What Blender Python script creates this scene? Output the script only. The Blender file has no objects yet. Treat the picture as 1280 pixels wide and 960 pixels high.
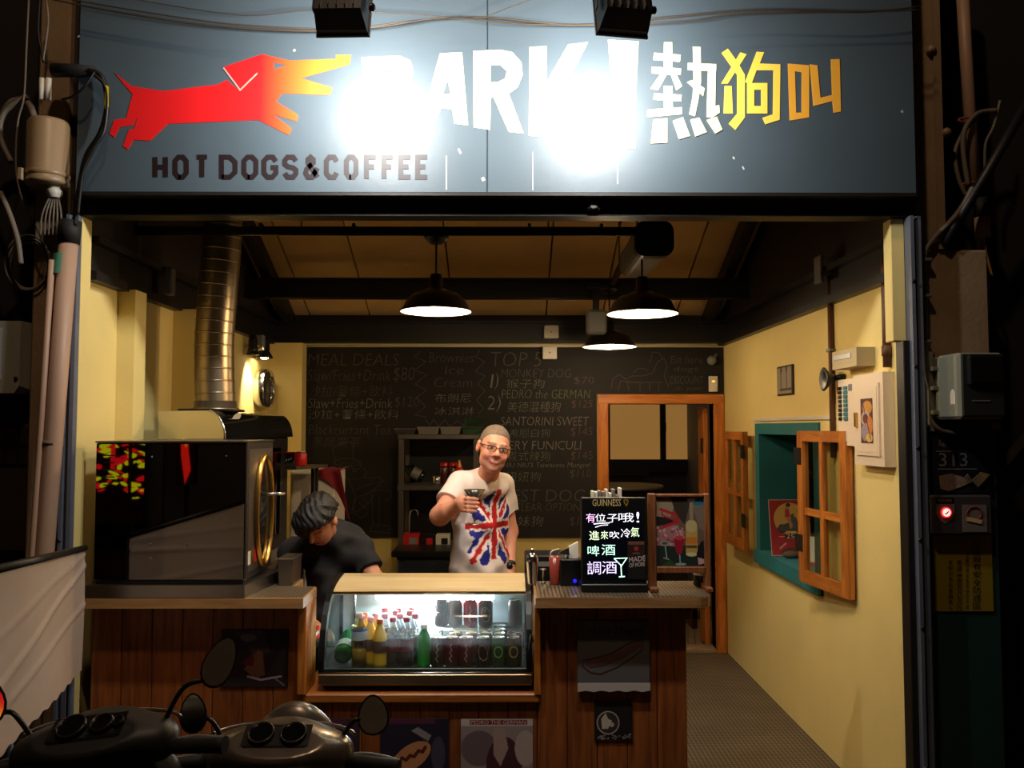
import bpy, bmesh, math, random
import numpy as np
from mathutils import Vector, Matrix
from mathutils.geometry import tessellate_polygon

S = bpy.context.scene
COL = S.collection
rnd = random.Random(7)

# ------------------------------------------------------------------ camera
FPX, HOR, VPX = 1050.0, 535.0, 634.0          # focal length in px, horizon row, vanishing column (1280x960)
CAMH = 1.70
cam = bpy.data.cameras.new('camera')
cam.sensor_width = 36.0
cam.lens = FPX * 36.0 / 1280.0
cam.clip_start = 0.05
cam_o = bpy.data.objects.new('camera', cam)
COL.objects.link(cam_o)
PITCH = math.atan((HOR - 480.0) / FPX)
YAW = -math.atan((640.0 - VPX) / FPX)
cam_o.location = (0, 0, CAMH)
cam_o.rotation_euler = (math.radians(90) + PITCH, 0, YAW)
S.camera = cam_o
CR = cam_o.rotation_euler.to_matrix()

# ------------------------------------------------------------------ world, exposure
w = bpy.data.worlds.new('night')
S.world = w
w.use_nodes = True
w.node_tree.nodes['Background'].inputs[0].default_value = (0.55, 0.42, 0.32, 1)
w.node_tree.nodes['Background'].inputs[1].default_value = 0.004
S.view_settings.view_transform = 'Standard'
S.view_settings.look = 'None'
S.view_settings.exposure = 0.0
S.view_settings.gamma = 1.0
S.view_settings.use_curve_mapping = False
LIGHT = dict(flood=25.0, pendant=18.0, wall_spot=42.0, case=9.0, street=175.0, sign_glow=2.0, neon=1.5)


def ray(px, py):
    return CR @ Vector(((px - 640.0) / FPX, -(py - 480.0) / FPX, -1.0))


def P(px, py, Y):
    """point of the pixel's ray on the plane y = Y"""
    d = ray(px, py)
    t = Y / d.y
    return Vector((d.x * t, Y, CAMH + d.z * t))


def PX(px, py, X):
    d = ray(px, py)
    t = X / d.x
    return Vector((X, d.y * t, CAMH + d.z * t))


def PZ(px, py, Z):
    d = ray(px, py)
    t = (Z - CAMH) / d.z
    return Vector((d.x * t, d.y * t, Z))


def lin(c):
    return tuple(((x / 255.0) / 12.92 if x / 255.0 <= 0.04045 else ((x / 255.0 + 0.055) / 1.055) ** 2.4) for x in c[:3])


# ------------------------------------------------------------------ materials
MATS = {}


def new_mat(name):
    m = bpy.data.materials.new(name)
    m.use_nodes = True
    nt = m.node_tree
    return m, nt, nt.nodes['Principled BSDF']


def mat(name, col, rough=0.5, metal=0.0, vary=0.0, vscale=6.0, bump=0.0, bscale=60.0, spec=0.5, coat=0.0, stretch=None):
    """plain material whose colour wanders a little (noise) and with optional fine relief; col in sRGB 0..255"""
    if name in MATS:
        return MATS[name]
    m, nt, b = new_mat(name)
    c = lin(col)
    b.inputs['Roughness'].default_value = rough
    b.inputs['Metallic'].default_value = metal
    b.inputs['Specular IOR Level'].default_value = spec
    b.inputs['Coat Weight'].default_value = coat
    tc = nt.nodes.new('ShaderNodeTexCoord')
    mp = nt.nodes.new('ShaderNodeMapping')
    nt.links.new(tc.outputs['Object'], mp.inputs[0])
    if stretch:
        mp.inputs['Scale'].default_value = stretch
    if vary > 0:
        n = nt.nodes.new('ShaderNodeTexNoise')
        n.inputs['Scale'].default_value = vscale
        n.inputs['Detail'].default_value = 6
        nt.links.new(mp.outputs[0], n.inputs['Vector'])
        r = nt.nodes.new('ShaderNodeMix')
        r.data_type = 'RGBA'
        r.inputs['A'].default_value = (*[x * (1 - vary) for x in c], 1)
        r.inputs['B'].default_value = (*[min(1, x * (1 + vary)) for x in c], 1)
        nt.links.new(n.outputs['Fac'], r.inputs['Factor'])
        nt.links.new(r.outputs['Result'], b.inputs['Base Color'])
    else:
        b.inputs['Base Color'].default_value = (*c, 1)
    if bump > 0:
        n2 = nt.nodes.new('ShaderNodeTexNoise')
        n2.inputs['Scale'].default_value = bscale
        n2.inputs['Detail'].default_value = 4
        nt.links.new(mp.outputs[0], n2.inputs['Vector'])
        bp = nt.nodes.new('ShaderNodeBump')
        bp.inputs['Strength'].default_value = bump
        bp.inputs['Distance'].default_value = 0.01
        nt.links.new(n2.outputs['Fac'], bp.inputs['Height'])
        nt.links.new(bp.outputs[0], b.inputs['Normal'])
    MATS[name] = m
    return m


def wood(name, c0, c1, axis='Z', scale=9.0, rough=0.45, knots=True):
    """grain stretched along an axis, shifted from piece to piece"""
    if name in MATS:
        return MATS[name]
    m, nt, b = new_mat(name)
    b.inputs['Roughness'].default_value = rough
    tc = nt.nodes.new('ShaderNodeTexCoord')
    oi = nt.nodes.new('ShaderNodeObjectInfo')
    sh = nt.nodes.new('ShaderNodeVectorMath')
    sh.operation = 'MULTIPLY_ADD'
    nt.links.new(oi.outputs['Random'], sh.inputs[0])
    sh.inputs[1].default_value = (13.0, 7.0, 29.0)
    nt.links.new(tc.outputs['Object'], sh.inputs[2])
    mp = nt.nodes.new('ShaderNodeMapping')
    sc = {'X': (0.09, 1, 1), 'Y': (1, 0.09, 1), 'Z': (1, 1, 0.09)}[axis]
    mp.inputs['Scale'].default_value = sc
    nt.links.new(sh.outputs[0], mp.inputs[0])
    n = nt.nodes.new('ShaderNodeTexNoise')
    n.inputs['Scale'].default_value = scale * 4
    n.inputs['Detail'].default_value = 8
    n.inputs['Distortion'].default_value = 1.2
    nt.links.new(mp.outputs[0], n.inputs['Vector'])
    r = nt.nodes.new('ShaderNodeValToRGB')
    r.color_ramp.elements[0].position = 0.3
    r.color_ramp.elements[0].color = (*lin(c0), 1)
    r.color_ramp.elements[1].position = 0.72
    r.color_ramp.elements[1].color = (*lin(c1), 1)
    nt.links.new(n.outputs['Fac'], r.inputs[0])
    out = r.outputs[0]
    if knots:
        mp2 = nt.nodes.new('ShaderNodeMapping')
        mp2.inputs['Scale'].default_value = {'X': (0.45, 1, 1), 'Y': (1, 0.45, 1), 'Z': (1, 1, 0.45)}[axis]
        nt.links.new(sh.outputs[0], mp2.inputs[0])
        v = nt.nodes.new('ShaderNodeTexVoronoi')
        v.inputs['Scale'].default_value = 5.5
        nt.links.new(mp2.outputs[0], v.inputs['Vector'])
        kr = nt.nodes.new('ShaderNodeValToRGB')
        kr.color_ramp.elements[0].position = 0.05
        kr.color_ramp.elements[0].color = (1, 1, 1, 1)
        kr.color_ramp.elements[1].position = 0.13
        kr.color_ramp.elements[1].color = (0, 0, 0, 1)
        nt.links.new(v.outputs['Distance'], kr.inputs[0])
        mx = nt.nodes.new('ShaderNodeMix')
        mx.data_type = 'RGBA'
        nt.links.new(kr.outputs[0], mx.inputs['Factor'])
        nt.links.new(out, mx.inputs['A'])
        mx.inputs['B'].default_value = (*[x * 0.35 for x in lin(c0)], 1)
        out = mx.outputs['Result']
    hs = nt.nodes.new('ShaderNodeHueSaturation')
    mr = nt.nodes.new('ShaderNodeMapRange')
    mr.inputs['To Min'].default_value = 0.82
    mr.inputs['To Max'].default_value = 1.15
    nt.links.new(oi.outputs['Random'], mr.inputs['Value'])
    nt.links.new(mr.outputs[0], hs.inputs['Value'])
    nt.links.new(out, hs.inputs['Color'])
    nt.links.new(hs.outputs[0], b.inputs['Base Color'])
    bp = nt.nodes.new('ShaderNodeBump')
    bp.inputs['Strength'].default_value = 0.12
    bp.inputs['Distance'].default_value = 0.004
    nt.links.new(n.outputs['Fac'], bp.inputs['Height'])
    nt.links.new(bp.outputs[0], b.inputs['Normal'])
    MATS[name] = m
    return m


def emit(name, col, strength):
    if name in MATS:
        return MATS[name]
    m, nt, b = new_mat(name)
    b.inputs['Base Color'].default_value = (*lin(col), 1)
    b.inputs['Emission Color'].default_value = (*lin(col), 1)
    b.inputs['Emission Strength'].default_value = strength
    MATS[name] = m
    return m


def glass(name, tint=(255, 255, 255), rough=0.02, refl=1.0, base=0.04):
    """thin pane: clear with a Fresnel sheen"""
    if name in MATS:
        return MATS[name]
    m, nt, b = new_mat(name)
    nt.nodes.remove(b)
    t = nt.nodes.new('ShaderNodeBsdfTransparent')
    t.inputs[0].default_value = (*lin(tint), 1)
    g = nt.nodes.new('ShaderNodeBsdfGlossy')
    g.inputs['Roughness'].default_value = rough
    lw = nt.nodes.new('ShaderNodeLayerWeight')
    lw.inputs['Blend'].default_value = 0.5
    pw5 = nt.nodes.new('ShaderNodeMath')
    pw5.operation = 'POWER'
    pw5.inputs[1].default_value = 5.0
    nt.links.new(lw.outputs['Facing'], pw5.inputs[0])
    mr = nt.nodes.new('ShaderNodeMapRange')
    mr.inputs['To Min'].default_value = base
    mr.inputs['To Max'].default_value = refl
    nt.links.new(pw5.outputs[0], mr.inputs['Value'])
    mx = nt.nodes.new('ShaderNodeMixShader')
    nt.links.new(mr.outputs[0], mx.inputs[0])
    nt.links.new(t.outputs[0], mx.inputs[1])
    nt.links.new(g.outputs[0], mx.inputs[2])
    nt.links.new(mx.outputs[0], nt.nodes['Material Output'].inputs[0])
    MATS[name] = m
    return m


def attr_mat(name, rough=0.6, spec=0.4, emis=0.0):
    if name in MATS:
        return MATS[name]
    m, nt, b = new_mat(name)
    a = nt.nodes.new('ShaderNodeAttribute')
    a.attribute_name = 'Col'
    nt.links.new(a.outputs['Color'], b.inputs['Base Color'])
    b.inputs['Roughness'].default_value = rough
    b.inputs['Specular IOR Level'].default_value = spec
    if emis:
        nt.links.new(a.outputs['Color'], b.inputs['Emission Color'])
        b.inputs['Emission Strength'].default_value = emis
    MATS[name] = m
    return m


# ------------------------------------------------------------------ mesh builder
class MB:
    def __init__(self):
        self.v, self.f, self.s, self.c = [], [], [], None

    def add(self, verts, faces, smooth=False):
        o = len(self.v)
        self.v += [tuple(p) for p in verts]
        self.f += [tuple(i + o for i in q) for q in faces]
        self.s += [smooth] * len(faces)
        return self

    def box(self, x0, x1, y0, y1, z0, z1):
        x0, x1 = min(x0, x1), max(x0, x1)
        y0, y1 = min(y0, y1), max(y0, y1)
        z0, z1 = min(z0, z1), max(z0, z1)
        vs = [(x, y, z) for z in (z0, z1) for y in (y0, y1) for x in (x0, x1)]
        return self.add(vs, [(0, 2, 3, 1), (4, 5, 7, 6), (0, 1, 5, 4), (2, 6, 7, 3), (0, 4, 6, 2), (1, 3, 7, 5)])

    def rbox(self, x0, x1, y0, y1, z0, z1, r=0.005):
        """box with chamfered edges"""
        x0, x1 = min(x0, x1), max(x0, x1)
        y0, y1 = min(y0, y1), max(y0, y1)
        z0, z1 = min(z0, z1), max(z0, z1)
        r = min(r, (x1 - x0) / 2.1, (y1 - y0) / 2.1, (z1 - z0) / 2.1)
        pts = []
        for x, sx in ((x0, 1), (x1, -1)):
            for y, sy in ((y0, 1), (y1, -1)):
                for z, sz in ((z0, 1), (z1, -1)):
                    pts += [(x, y + sy * r, z + sz * r), (x + sx * r, y, z + sz * r), (x + sx * r, y + sy * r, z)]
        return self.hull(pts)

    def hull(self, pts, smooth=False):
        bm = bmesh.new()
        for p in pts:
            bm.verts.new(p)
        r = bmesh.ops.convex_hull(bm, input=bm.verts)
        bmesh.ops.delete(bm, geom=[g for g in r['geom_interior'] if isinstance(g, bmesh.types.BMVert)], context='VERTS')
        bmesh.ops.dissolve_limit(bm, angle_limit=0.02, verts=bm.verts, edges=bm.edges)
        bmesh.ops.recalc_face_normals(bm, faces=bm.faces)
        bm.verts.index_update()
        self.add([v.co[:] for v in bm.verts], [[v.index for v in f.verts] for f in bm.faces], smooth)
        bm.free()
        return self

    def ring(self, c, u, v, r, n):
        return [tuple(c + (u * math.cos(2 * math.pi * i / n) + v * math.sin(2 * math.pi * i / n)) * r) for i in range(n)]

    def tube(self, pts, r, n=8, caps=True, closed=False):
        pts = [Vector(p) for p in pts]
        m = len(pts)
        rs = r if isinstance(r, (list, tuple)) else [r] * m
        vs, fs = [], []
        u = None
        for i, p in enumerate(pts):
            if closed:
                d = pts[(i + 1) % m] - pts[i - 1]
            else:
                d = pts[min(i + 1, m - 1)] - pts[max(i - 1, 0)]
            d = d.normalized() if d.length > 1e-9 else Vector((0, 0, 1))
            if u is None:
                u = d.orthogonal().normalized()
            u = (u - d * u.dot(d))
            u = u.normalized() if u.length > 1e-6 else d.orthogonal().normalized()
            vs += self.ring(p, u, d.cross(u), rs[i], n)
        segs = m if closed else m - 1
        for i in range(segs):
            a, b = i * n, ((i + 1) % m) * n
            for k in range(n):
                k2 = (k + 1) % n
                fs.append((a + k, a + k2, b + k2, b + k))
        self.add(vs, fs, True)
        if caps and not closed:
            o = len(self.v) - len(vs)
            self.f += [tuple(o + k for k in reversed(range(n))), tuple(o + (m - 1) * n + k for k in range(n))]
            self.s += [False, False]
        return self

    def cyl(self, p0, p1, r, r1=None, n=16, caps=True):
        return self.tube([p0, p1], [r, r if r1 is None else r1], n, caps)

    def lathe(self, prof, n=20, c=(0, 0, 0), u=(1, 0, 0), v=(0, 1, 0), ax=(0, 0, 1), smooth=True):
        c, u, v, ax = Vector(c), Vector(u), Vector(v), Vector(ax)
        vs, fs = [], []
        for r, z in prof:
            vs += self.ring(c + ax * z, u, v, max(r, 1e-5), n)
        for i in range(len(prof) - 1):
            for k in range(n):
                k2 = (k + 1) % n
                fs.append((i * n + k, i * n + k2, (i + 1) * n + k2, (i + 1) * n + k))
        return self.add(vs, fs, smooth)

    def prism(self, poly, fr, z0=0.0, z1=0.003, holes=()):
        """2-D outline (and holes) in a frame (o, u, v, n), from z0 to z1 along n"""
        o, u, v, nn = fr
        loops = [[Vector((x, y, 0)) for x, y in L] for L in [poly, *holes]]
        tri = tessellate_polygon(loops)
        flat = [p for L in loops for p in L]
        k = len(flat)
        vs = [tuple(o + u * p.x + v * p.y + nn * z0) for p in flat] + [tuple(o + u * p.x + v * p.y + nn * z1) for p in flat]
        fs = []
        for t in tri:
            a, b, c = (flat[i] for i in t)
            ccw = (b - a).cross(c - a).z > 0
            t = t if ccw else tuple(reversed(t))
            fs.append(tuple(i + k for i in t))
            fs.append(tuple(reversed(t)))
        b0 = 0
        for li, L in enumerate(loops):
            m = len(L)
            area = sum(L[i].x * L[(i + 1) % m].y - L[(i + 1) % m].x * L[i].y for i in range(m))
            flip = (area > 0) == (li == 0)
            for i in range(m):
                p, q = b0 + i, b0 + (i + 1) % m
                fs.append((p, q, q + k, p + k) if flip else (q, p, p + k, q + k))
            b0 += m
        return self.add(vs, fs)

    def ball(self, c, r, nu=12, nv=8):
        rx, ry, rz = r if isinstance(r, (tuple, list)) else (r, r, r)
        vs, fs = [], []
        for j in range(nv + 1):
            t = math.pi * j / nv
            for i in range(nu):
                a = 2 * math.pi * i / nu
                vs.append((c[0] + rx * math.sin(t) * math.cos(a), c[1] + ry * math.sin(t) * math.sin(a), c[2] - rz * math.cos(t)))
        for j in range(nv):
            for i in range(nu):
                i2 = (i + 1) % nu
                fs.append((j * nu + i, j * nu + i2, (j + 1) * nu + i2, (j + 1) * nu + i))
        return self.add(vs, fs, True)

    def grid(self, fn, nu, nv, smooth=True, closed_u=False):
        vs = [tuple(fn(i / (nu if closed_u else nu - 1), j / (nv - 1))) for j in range(nv) for i in range(nu)]
        fs = []
        for j in range(nv - 1):
            for i in range(nu if closed_u else nu - 1):
                i2 = (i + 1) % nu
                fs.append((j * nu + i, j * nu + i2, (j + 1) * nu + i2, (j + 1) * nu + i))
        return self.add(vs, fs, smooth)


FY = (Vector((0, 0, 0)), Vector((1, 0, 0)), Vector((0, 0, 1)), Vector((0, -1, 0)))   # x, z drawn on a wall that faces the street


def frame_y(Y):
    return (Vector((0, Y, 0)), Vector((1, 0, 0)), Vector((0, 0, 1)), Vector((0, -1, 0)))


def frame_x(X):
    """drawing on the right-hand wall: u runs towards the street (-y), normal -x"""
    return (Vector((X, 0, 0)), Vector((0, -1, 0)), Vector((0, 0, 1)), Vector((-1, 0, 0)))


def world_loc(o):
    l = Vector((0, 0, 0))
    while o is not None:
        l = l + o.location
        o = o.parent
    return l


def obj(name, mb, m, parent=None, local=False, kind=None, label=None):
    """links a builder as ONE mesh object; builders are in world space unless local"""
    me = bpy.data.meshes.new(name)
    off = Vector((0, 0, 0)) if (local or parent is None) else world_loc(parent)
    me.from_pydata([(x - off.x, y - off.y, z - off.z) for x, y, z in mb.v], [], mb.f)
    me.polygons.foreach_set('use_smooth', mb.s)
    if mb.c is not None:
        a = me.color_attributes.new('Col', 'FLOAT_COLOR', 'POINT')
        cc = np.ones((len(mb.v), 4), np.float32)
        cc[:, :3] = mb.c
        a.data.foreach_set('color', cc.ravel())
    me.materials.append(MATS[m] if isinstance(m, str) else m)
    me.update()
    o = bpy.data.objects.new(name, me)
    COL.objects.link(o)
    if parent is not None:
        o.parent = parent
    if kind:
        o['kind'] = kind
    if label:
        o['label'] = label
    return o


def tag(o, label, cat, group=None):
    o['label'] = label
    o['category'] = cat
    if group:
        o['group'] = group
    return o


def thing(name, label, cat, loc=(0, 0, 0), rotz=0.0, group=None):
    o = bpy.data.objects.new(name, None)
    o.empty_display_size = 0.05
    COL.objects.link(o)
    o.location = loc
    o.rotation_euler = (0, 0, rotz)
    return tag(o, label, cat, group)


def struct(name, mb, m, parent=None):
    o = obj(name, mb, m, parent)
    if parent is None:
        o['kind'] = 'structure'
    return o


def dup(root, loc, rotz=None, label=None, group=None):
    def cp(o, par):
        c = o.copy()
        COL.objects.link(c)
        c.parent = par
        for ch in o.children:
            cp(ch, c)
        return c
    r = cp(root, None)
    r.location = loc
    if rotz is not None:
        r.rotation_euler = (0, 0, rotz)
    if label:
        r['label'] = label
    if group:
        r['group'] = group
    return r


def add_light(name, kind, loc, energy, color, parent=None, target=None, **kw):
    l = bpy.data.lights.new(name, kind)
    l.energy = energy
    l.color = color
    for k, v in kw.items():
        setattr(l, k, v)
    o = bpy.data.objects.new(name, l)
    COL.objects.link(o)
    o.location = loc
    if target is not None:
        o.rotation_euler = (Vector(target) - Vector(loc)).to_track_quat('-Z', 'Y').to_euler()
    if parent is not None:
        o.parent = parent
        o.location = Vector(loc) - world_loc(parent)
    return o


# ------------------------------------------------------------------ lettering
def text_poly(s, thin=0.0):
    """outline of a line of lettering as triangles, scaled to height 1 and from x = 0; returns verts, faces, width"""
    cu = bpy.data.curves.new('lettering', 'FONT')
    cu.body = s
    cu.size = 1.0
    cu.offset = thin
    cu.resolution_u = 2
    o = bpy.data.objects.new('lettering', cu)
    COL.objects.link(o)
    bpy.context.view_layer.update()
    dg = bpy.context.evaluated_depsgraph_get()
    me = bpy.data.meshes.new_from_object(o.evaluated_get(dg))
    vs = [tuple(v.co) for v in me.vertices]
    fs = [tuple(p.vertices) for p in me.polygons]
    bpy.data.objects.remove(o)
    bpy.data.curves.remove(cu)
    bpy.data.meshes.remove(me)
    if not vs:
        return [], [], 1.0, 1.0
    x0 = min(v[0] for v in vs)
    x1 = max(v[0] for v in vs)
    y0 = min(v[1] for v in vs)
    y1 = max(v[1] for v in vs)
    return [(v[0] - x0, v[1] - y0) for v in vs], fs, x1 - x0, y1 - y0


def lettering(name, s, fr, box, m, parent, lift=0.0015, thin=0.0, slant=0.0, rise=0.0, wob=0.0):
    """words fitted into a box (x0, y0, x1, y1) of a drawing frame"""
    o, u, v, n = fr
    vs, fs, W, H = text_poly(s, thin)
    x0, y0, x1, y1 = box
    mb = MB()
    pts = []
    for x, y in vs:
        X = x0 + x / W * (x1 - x0)
        Y = y0 + y / H * (y1 - y0)
        X += slant * (Y - y0) + wob * math.sin(Y * 91 + X * 17)
        Y += rise * (X - x0) + wob * math.sin(X * 83)
        pts.append(tuple(o + u * X + v * Y + n * lift))
    # every triangle faces the normal
    ff = []
    for f in fs:
        a, b, c = (Vector(pts[i]) for i in f[:3])
        ff.append(f if (b - a).cross(c - a).dot(n) > 0 else tuple(reversed(f)))
    mb.add(pts, ff)
    return obj(name, mb, m, parent)


def stroke_ribbon(mb, pts, w, fr, z=0.0015, t=0.0):
    """a brush stroke of even width along a polyline drawn in a frame"""
    o, u, v, n = fr
    pts = [Vector((p[0], p[1])) for p in pts]
    L, R = [], []
    m = len(pts)
    for i, p in enumerate(pts):
        a = (p - pts[i - 1]).normalized() if i > 0 else None
        b = (pts[i + 1] - p).normalized() if i < m - 1 else None
        d = a if b is None else b if a is None else (a + b)
        d = d.normalized() if d.length > 1e-6 else (a or b)
        nn = Vector((-d.y, d.x))
        k = 1.0
        if a is not None and b is not None:
            k = 1.0 / max(0.45, nn.dot(Vector((-a.y, a.x))))
        L.append(p + nn * w / 2 * k)
        R.append(p - nn * w / 2 * k)
    vs = [tuple(o + u * q.x + v * q.y + n * z) for q in L + R]
    mb.add(vs, [(m + i, m + i + 1, i + 1, i) for i in range(m - 1)])
    return mb


# ------------------------------------------------------------------ flat prints
class Paint:
    def __init__(self, W, H, n, bg):
        self.W, self.H = W, H
        self.nu = n
        self.nv = max(2, int(n * H / W))
        U, V = np.meshgrid(np.linspace(0, 1, self.nu), np.linspace(0, 1, self.nv))
        self.x, self.y = U * W, V * H
        self.img = np.ones((self.nv, self.nu, 3)) * np.array(lin(bg))

    def _put(self, mask, col, a=1.0):
        c = np.array(lin(col))
        self.img[mask] = self.img[mask] * (1 - a) + c * a

    def ell(self, cx, cy, rx, ry, col, rot=0.0, a=1.0):
        c, s = math.cos(rot), math.sin(rot)
        dx, dy = self.x - cx, self.y - cy
        p, q = dx * c + dy * s, -dx * s + dy * c
        self._put((p / rx) ** 2 + (q / ry) ** 2 < 1, col, a)
        return self

    def rect(self, x0, y0, x1, y1, col, a=1.0):
        self._put((self.x >= x0) & (self.x <= x1) & (self.y >= y0) & (self.y <= y1), col, a)
        return self

    def poly(self, pts, col, a=1.0):
        m = np.zeros(self.x.shape, bool)
        j = len(pts) - 1
        for i in range(len(pts)):
            xi, yi = pts[i]
            xj, yj = pts[j]
            m ^= ((yi > self.y) != (yj > self.y)) & (self.x < (xj - xi) * (self.y - yi) / (yj - yi + 1e-12) + xi)
            j = i
        self._put(m, col, a)
        return self

    def line(self, pts, w, col, a=1.0):
        for (ax, ay), (bx, by) in zip(pts[:-1], pts[1:]):
            L = (bx - ax) ** 2 + (by - ay) ** 2 + 1e-12
            t = np.clip(((self.x - ax) * (bx - ax) + (self.y - ay) * (by - ay)) / L, 0, 1)
            d = np.hypot(self.x - ax - t * (bx - ax), self.y - ay - t * (by - ay))
            self._put(d < w / 2, col, a)
        return self

    def speckle(self, amt, seed=1):
        r = np.random.RandomState(seed)
        self.img *= 1 + amt * (r.rand(self.nv, self.nu, 1) - 0.5)
        return self

    def build(self, name, fr, parent, z=0.001, m=None, emis=0.0):
        o, u, v, n = fr
        mb = MB()
        mb.grid(lambda a, b: o + u * (a * self.W) + v * (b * self.H) + n * z, self.nu, self.nv, False)
        if u.cross(v).dot(n) < 0:
            mb.f = [tuple(reversed(f)) for f in mb.f]
        mb.c = np.clip(self.img.reshape(-1, 3), 0, 1)
        return obj(name, mb, m or attr_mat('printed paper'), parent)


# ------------------------------------------------------------------ bodies from distance fields
def capsule(p, a, b, ra, rb):
    a, b = np.array(a, np.float32), np.array(b, np.float32)
    ba = b - a
    t = np.clip((p - a) @ ba / max(float(ba @ ba), 1e-9), 0, 1)
    return np.linalg.norm(p - a - t[:, None] * ba, axis=1) - (ra + (rb - ra) * t)


def ellipsoid(p, c, r, R=None):
    q = p - np.array(c, np.float32)
    if R is not None:
        q = q @ R
    r = np.array(r, np.float32)
    k0 = np.linalg.norm(q / r, axis=1)
    k1 = np.linalg.norm(q / (r * r), axis=1) + 1e-9
    return k0 * (k0 - 1) / k1


def smin(a, b, k):
    h = np.maximum(k - np.abs(a - b), 0) / k
    return np.minimum(a, b) - h * h * k * 0.25


def rotz3(a):
    c, s = math.cos(a), math.sin(a)
    return np.array([[c, -s, 0], [s, c, 0], [0, 0, 1]], np.float32)


def sdf_mesh(fn, lo, hi, h):
    """surface nets over the band where the field is near zero"""
    B = 8
    lo = np.array(lo, np.float32)
    n = [int(math.ceil((hi[i] - lo[i]) / h / B)) * B + 1 for i in range(3)]
    nb = [(k - 1) // B for k in n]
    I = np.stack(np.meshgrid(*[np.arange(k) for k in nb], indexing='ij'), -1).reshape(-1, 3)
    dc = fn(lo + (I * B + B / 2).astype(np.float32) * h)
    D = np.full(n, 1.0, np.float32)
    near = np.abs(dc) < B * h * 1.5
    for i, j, k in I[(~near) & (dc < 0)]:
        D[i * B:i * B + B + 1, j * B:j * B + B + 1, k * B:k * B + B + 1] = -1.0
    loc = np.stack(np.meshgrid(*[np.arange(B + 1)] * 3, indexing='ij'), -1).reshape(-1, 3)
    K = I[near]
    for s in range(0, len(K), 400):
        q = (K[s:s + 400, None, :] * B + loc[None]).reshape(-1, 3)
        D[q[:, 0], q[:, 1], q[:, 2]] = fn(lo + q.astype(np.float32) * h)
    neg = D < 0
    c = np.zeros([k - 1 for k in n], np.int8)
    for dx in (0, 1):
        for dy in (0, 1):
            for dz in (0, 1):
                c += neg[dx:n[0] - 1 + dx, dy:n[1] - 1 + dy, dz:n[2] - 1 + dz]
    cells = np.argwhere((c > 0) & (c < 8))
    idx = np.full(c.shape, -1, np.int64)
    idx[cells[:, 0], cells[:, 1], cells[:, 2]] = np.arange(len(cells))
    acc = np.zeros((len(cells), 3))
    cnt = np.zeros(len(cells))
    for ax in range(3):
        for o1 in (0, 1):
            for o2 in (0, 1):
                a = cells.copy()
                others = [k for k in range(3) if k != ax]
                a[:, others[0]] += o1
                a[:, others[1]] += o2
                b = a.copy()
                b[:, ax] += 1
                da = D[a[:, 0], a[:, 1], a[:, 2]]
                db = D[b[:, 0], b[:, 1], b[:, 2]]
                m = (da < 0) != (db < 0)
                t = da[m] / (da[m] - db[m])
                p = a[m].astype(float)
                p[:, ax] += t
                acc[m] += p
                cnt[m] += 1
    V = lo + acc / cnt[:, None] * h
    F = []
    for ax in range(3):
        u, v = (ax + 1) % 3, (ax + 2) % 3
        s0 = [slice(None)] * 3
        s1 = [slice(None)] * 3
        s0[ax] = slice(0, -1)
        s1[ax] = slice(1, None)
        ch = neg[tuple(s0)] != neg[tuple(s1)]
        E = np.argwhere(ch)
        ok = (E[:, u] > 0) & (E[:, v] > 0) & (E[:, u] < n[u] - 1) & (E[:, v] < n[v] - 1)
        E = E[ok]
        q = []
        for du, dv in ((1, 1), (0, 1), (0, 0), (1, 0)):
            e = E.copy()
            e[:, u] -= du
            e[:, v] -= dv
            q.append(idx[e[:, 0], e[:, 1], e[:, 2]])
        q = np.stack(q, 1)
        fl = ~neg[E[:, 0], E[:, 1], E[:, 2]]
        q[fl] = q[fl][:, ::-1]
        F.append(q)
    F = np.concatenate(F)
    F = F[(F >= 0).all(1)]
    return V, F


def sdf_obj(name, fn, lo, hi, h, m, parent, color=None, label=None):
    V, F = sdf_mesh(fn, lo, hi, h)
    mb = MB()
    mb.v = [tuple(p) for p in V.tolist()]
    mb.f = [tuple(q) for q in F.tolist()]
    mb.s = [True] * len(mb.f)
    if color is not None:
        mb.c = color(V)
    return obj(name, mb, m, parent, label=label)

# ================================================================== the place
XL, XR, YB, YF = -1.80, 1.67, 6.46, 3.50
ZP = 2.34                                         # height of the painted walls
def roof_z(y): return 2.56 + 0.43 * (YB - y)

mat('yellow plaster', (232, 208, 132), 0.75, vary=0.09, vscale=2.6, bump=0.12, bscale=34)
mat('dark boarding', (44, 33, 26), 0.8, vary=0.25, vscale=5)
mat('black steel', (30, 26, 24), 0.45, 0.2, vary=0.25, vscale=9, bump=0.05)
mat('soffit panel', (212, 176, 124), 0.8, vary=0.12, vscale=3)
mat('rail steel', (112, 118, 134), 0.45, 0.35, vary=0.25, vscale=14, bump=0.08, bscale=90)
mat('tan concrete', (142, 118, 88), 0.85, vary=0.3, vscale=5, bump=0.25, bscale=40)
mat('dark wall', (26, 20, 17), 0.9, vary=0.4, vscale=3)  # very dark mottled brown for the outer walls and window niche
mat('teal paint', (38, 112, 118), 0.55, vary=0.12, vscale=8, bump=0.05)
mat('pillar green', (24, 62, 58), 0.6, vary=0.2, vscale=6)
mat('grey paint', (122, 122, 126), 0.7, vary=0.1)
mat('asphalt', (42, 40, 40), 0.9, vary=0.3, vscale=30, bump=0.5, bscale=160)
wood('orange pine', (150, 78, 24), (206, 128, 52), 'Z', 8, 0.4)
wood('orange pine across', (150, 78, 24), (206, 128, 52), 'X', 8, 0.4)
wood('orange pine deep', (150, 78, 24), (206, 128, 52), 'Y', 8, 0.4)
wood('plank pine', (118, 60, 24), (168, 96, 44), 'Z', 8, 0.45)
wood('counter edge', (146, 100, 56), (186, 140, 88), 'X', 8, 0.45, False)
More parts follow.
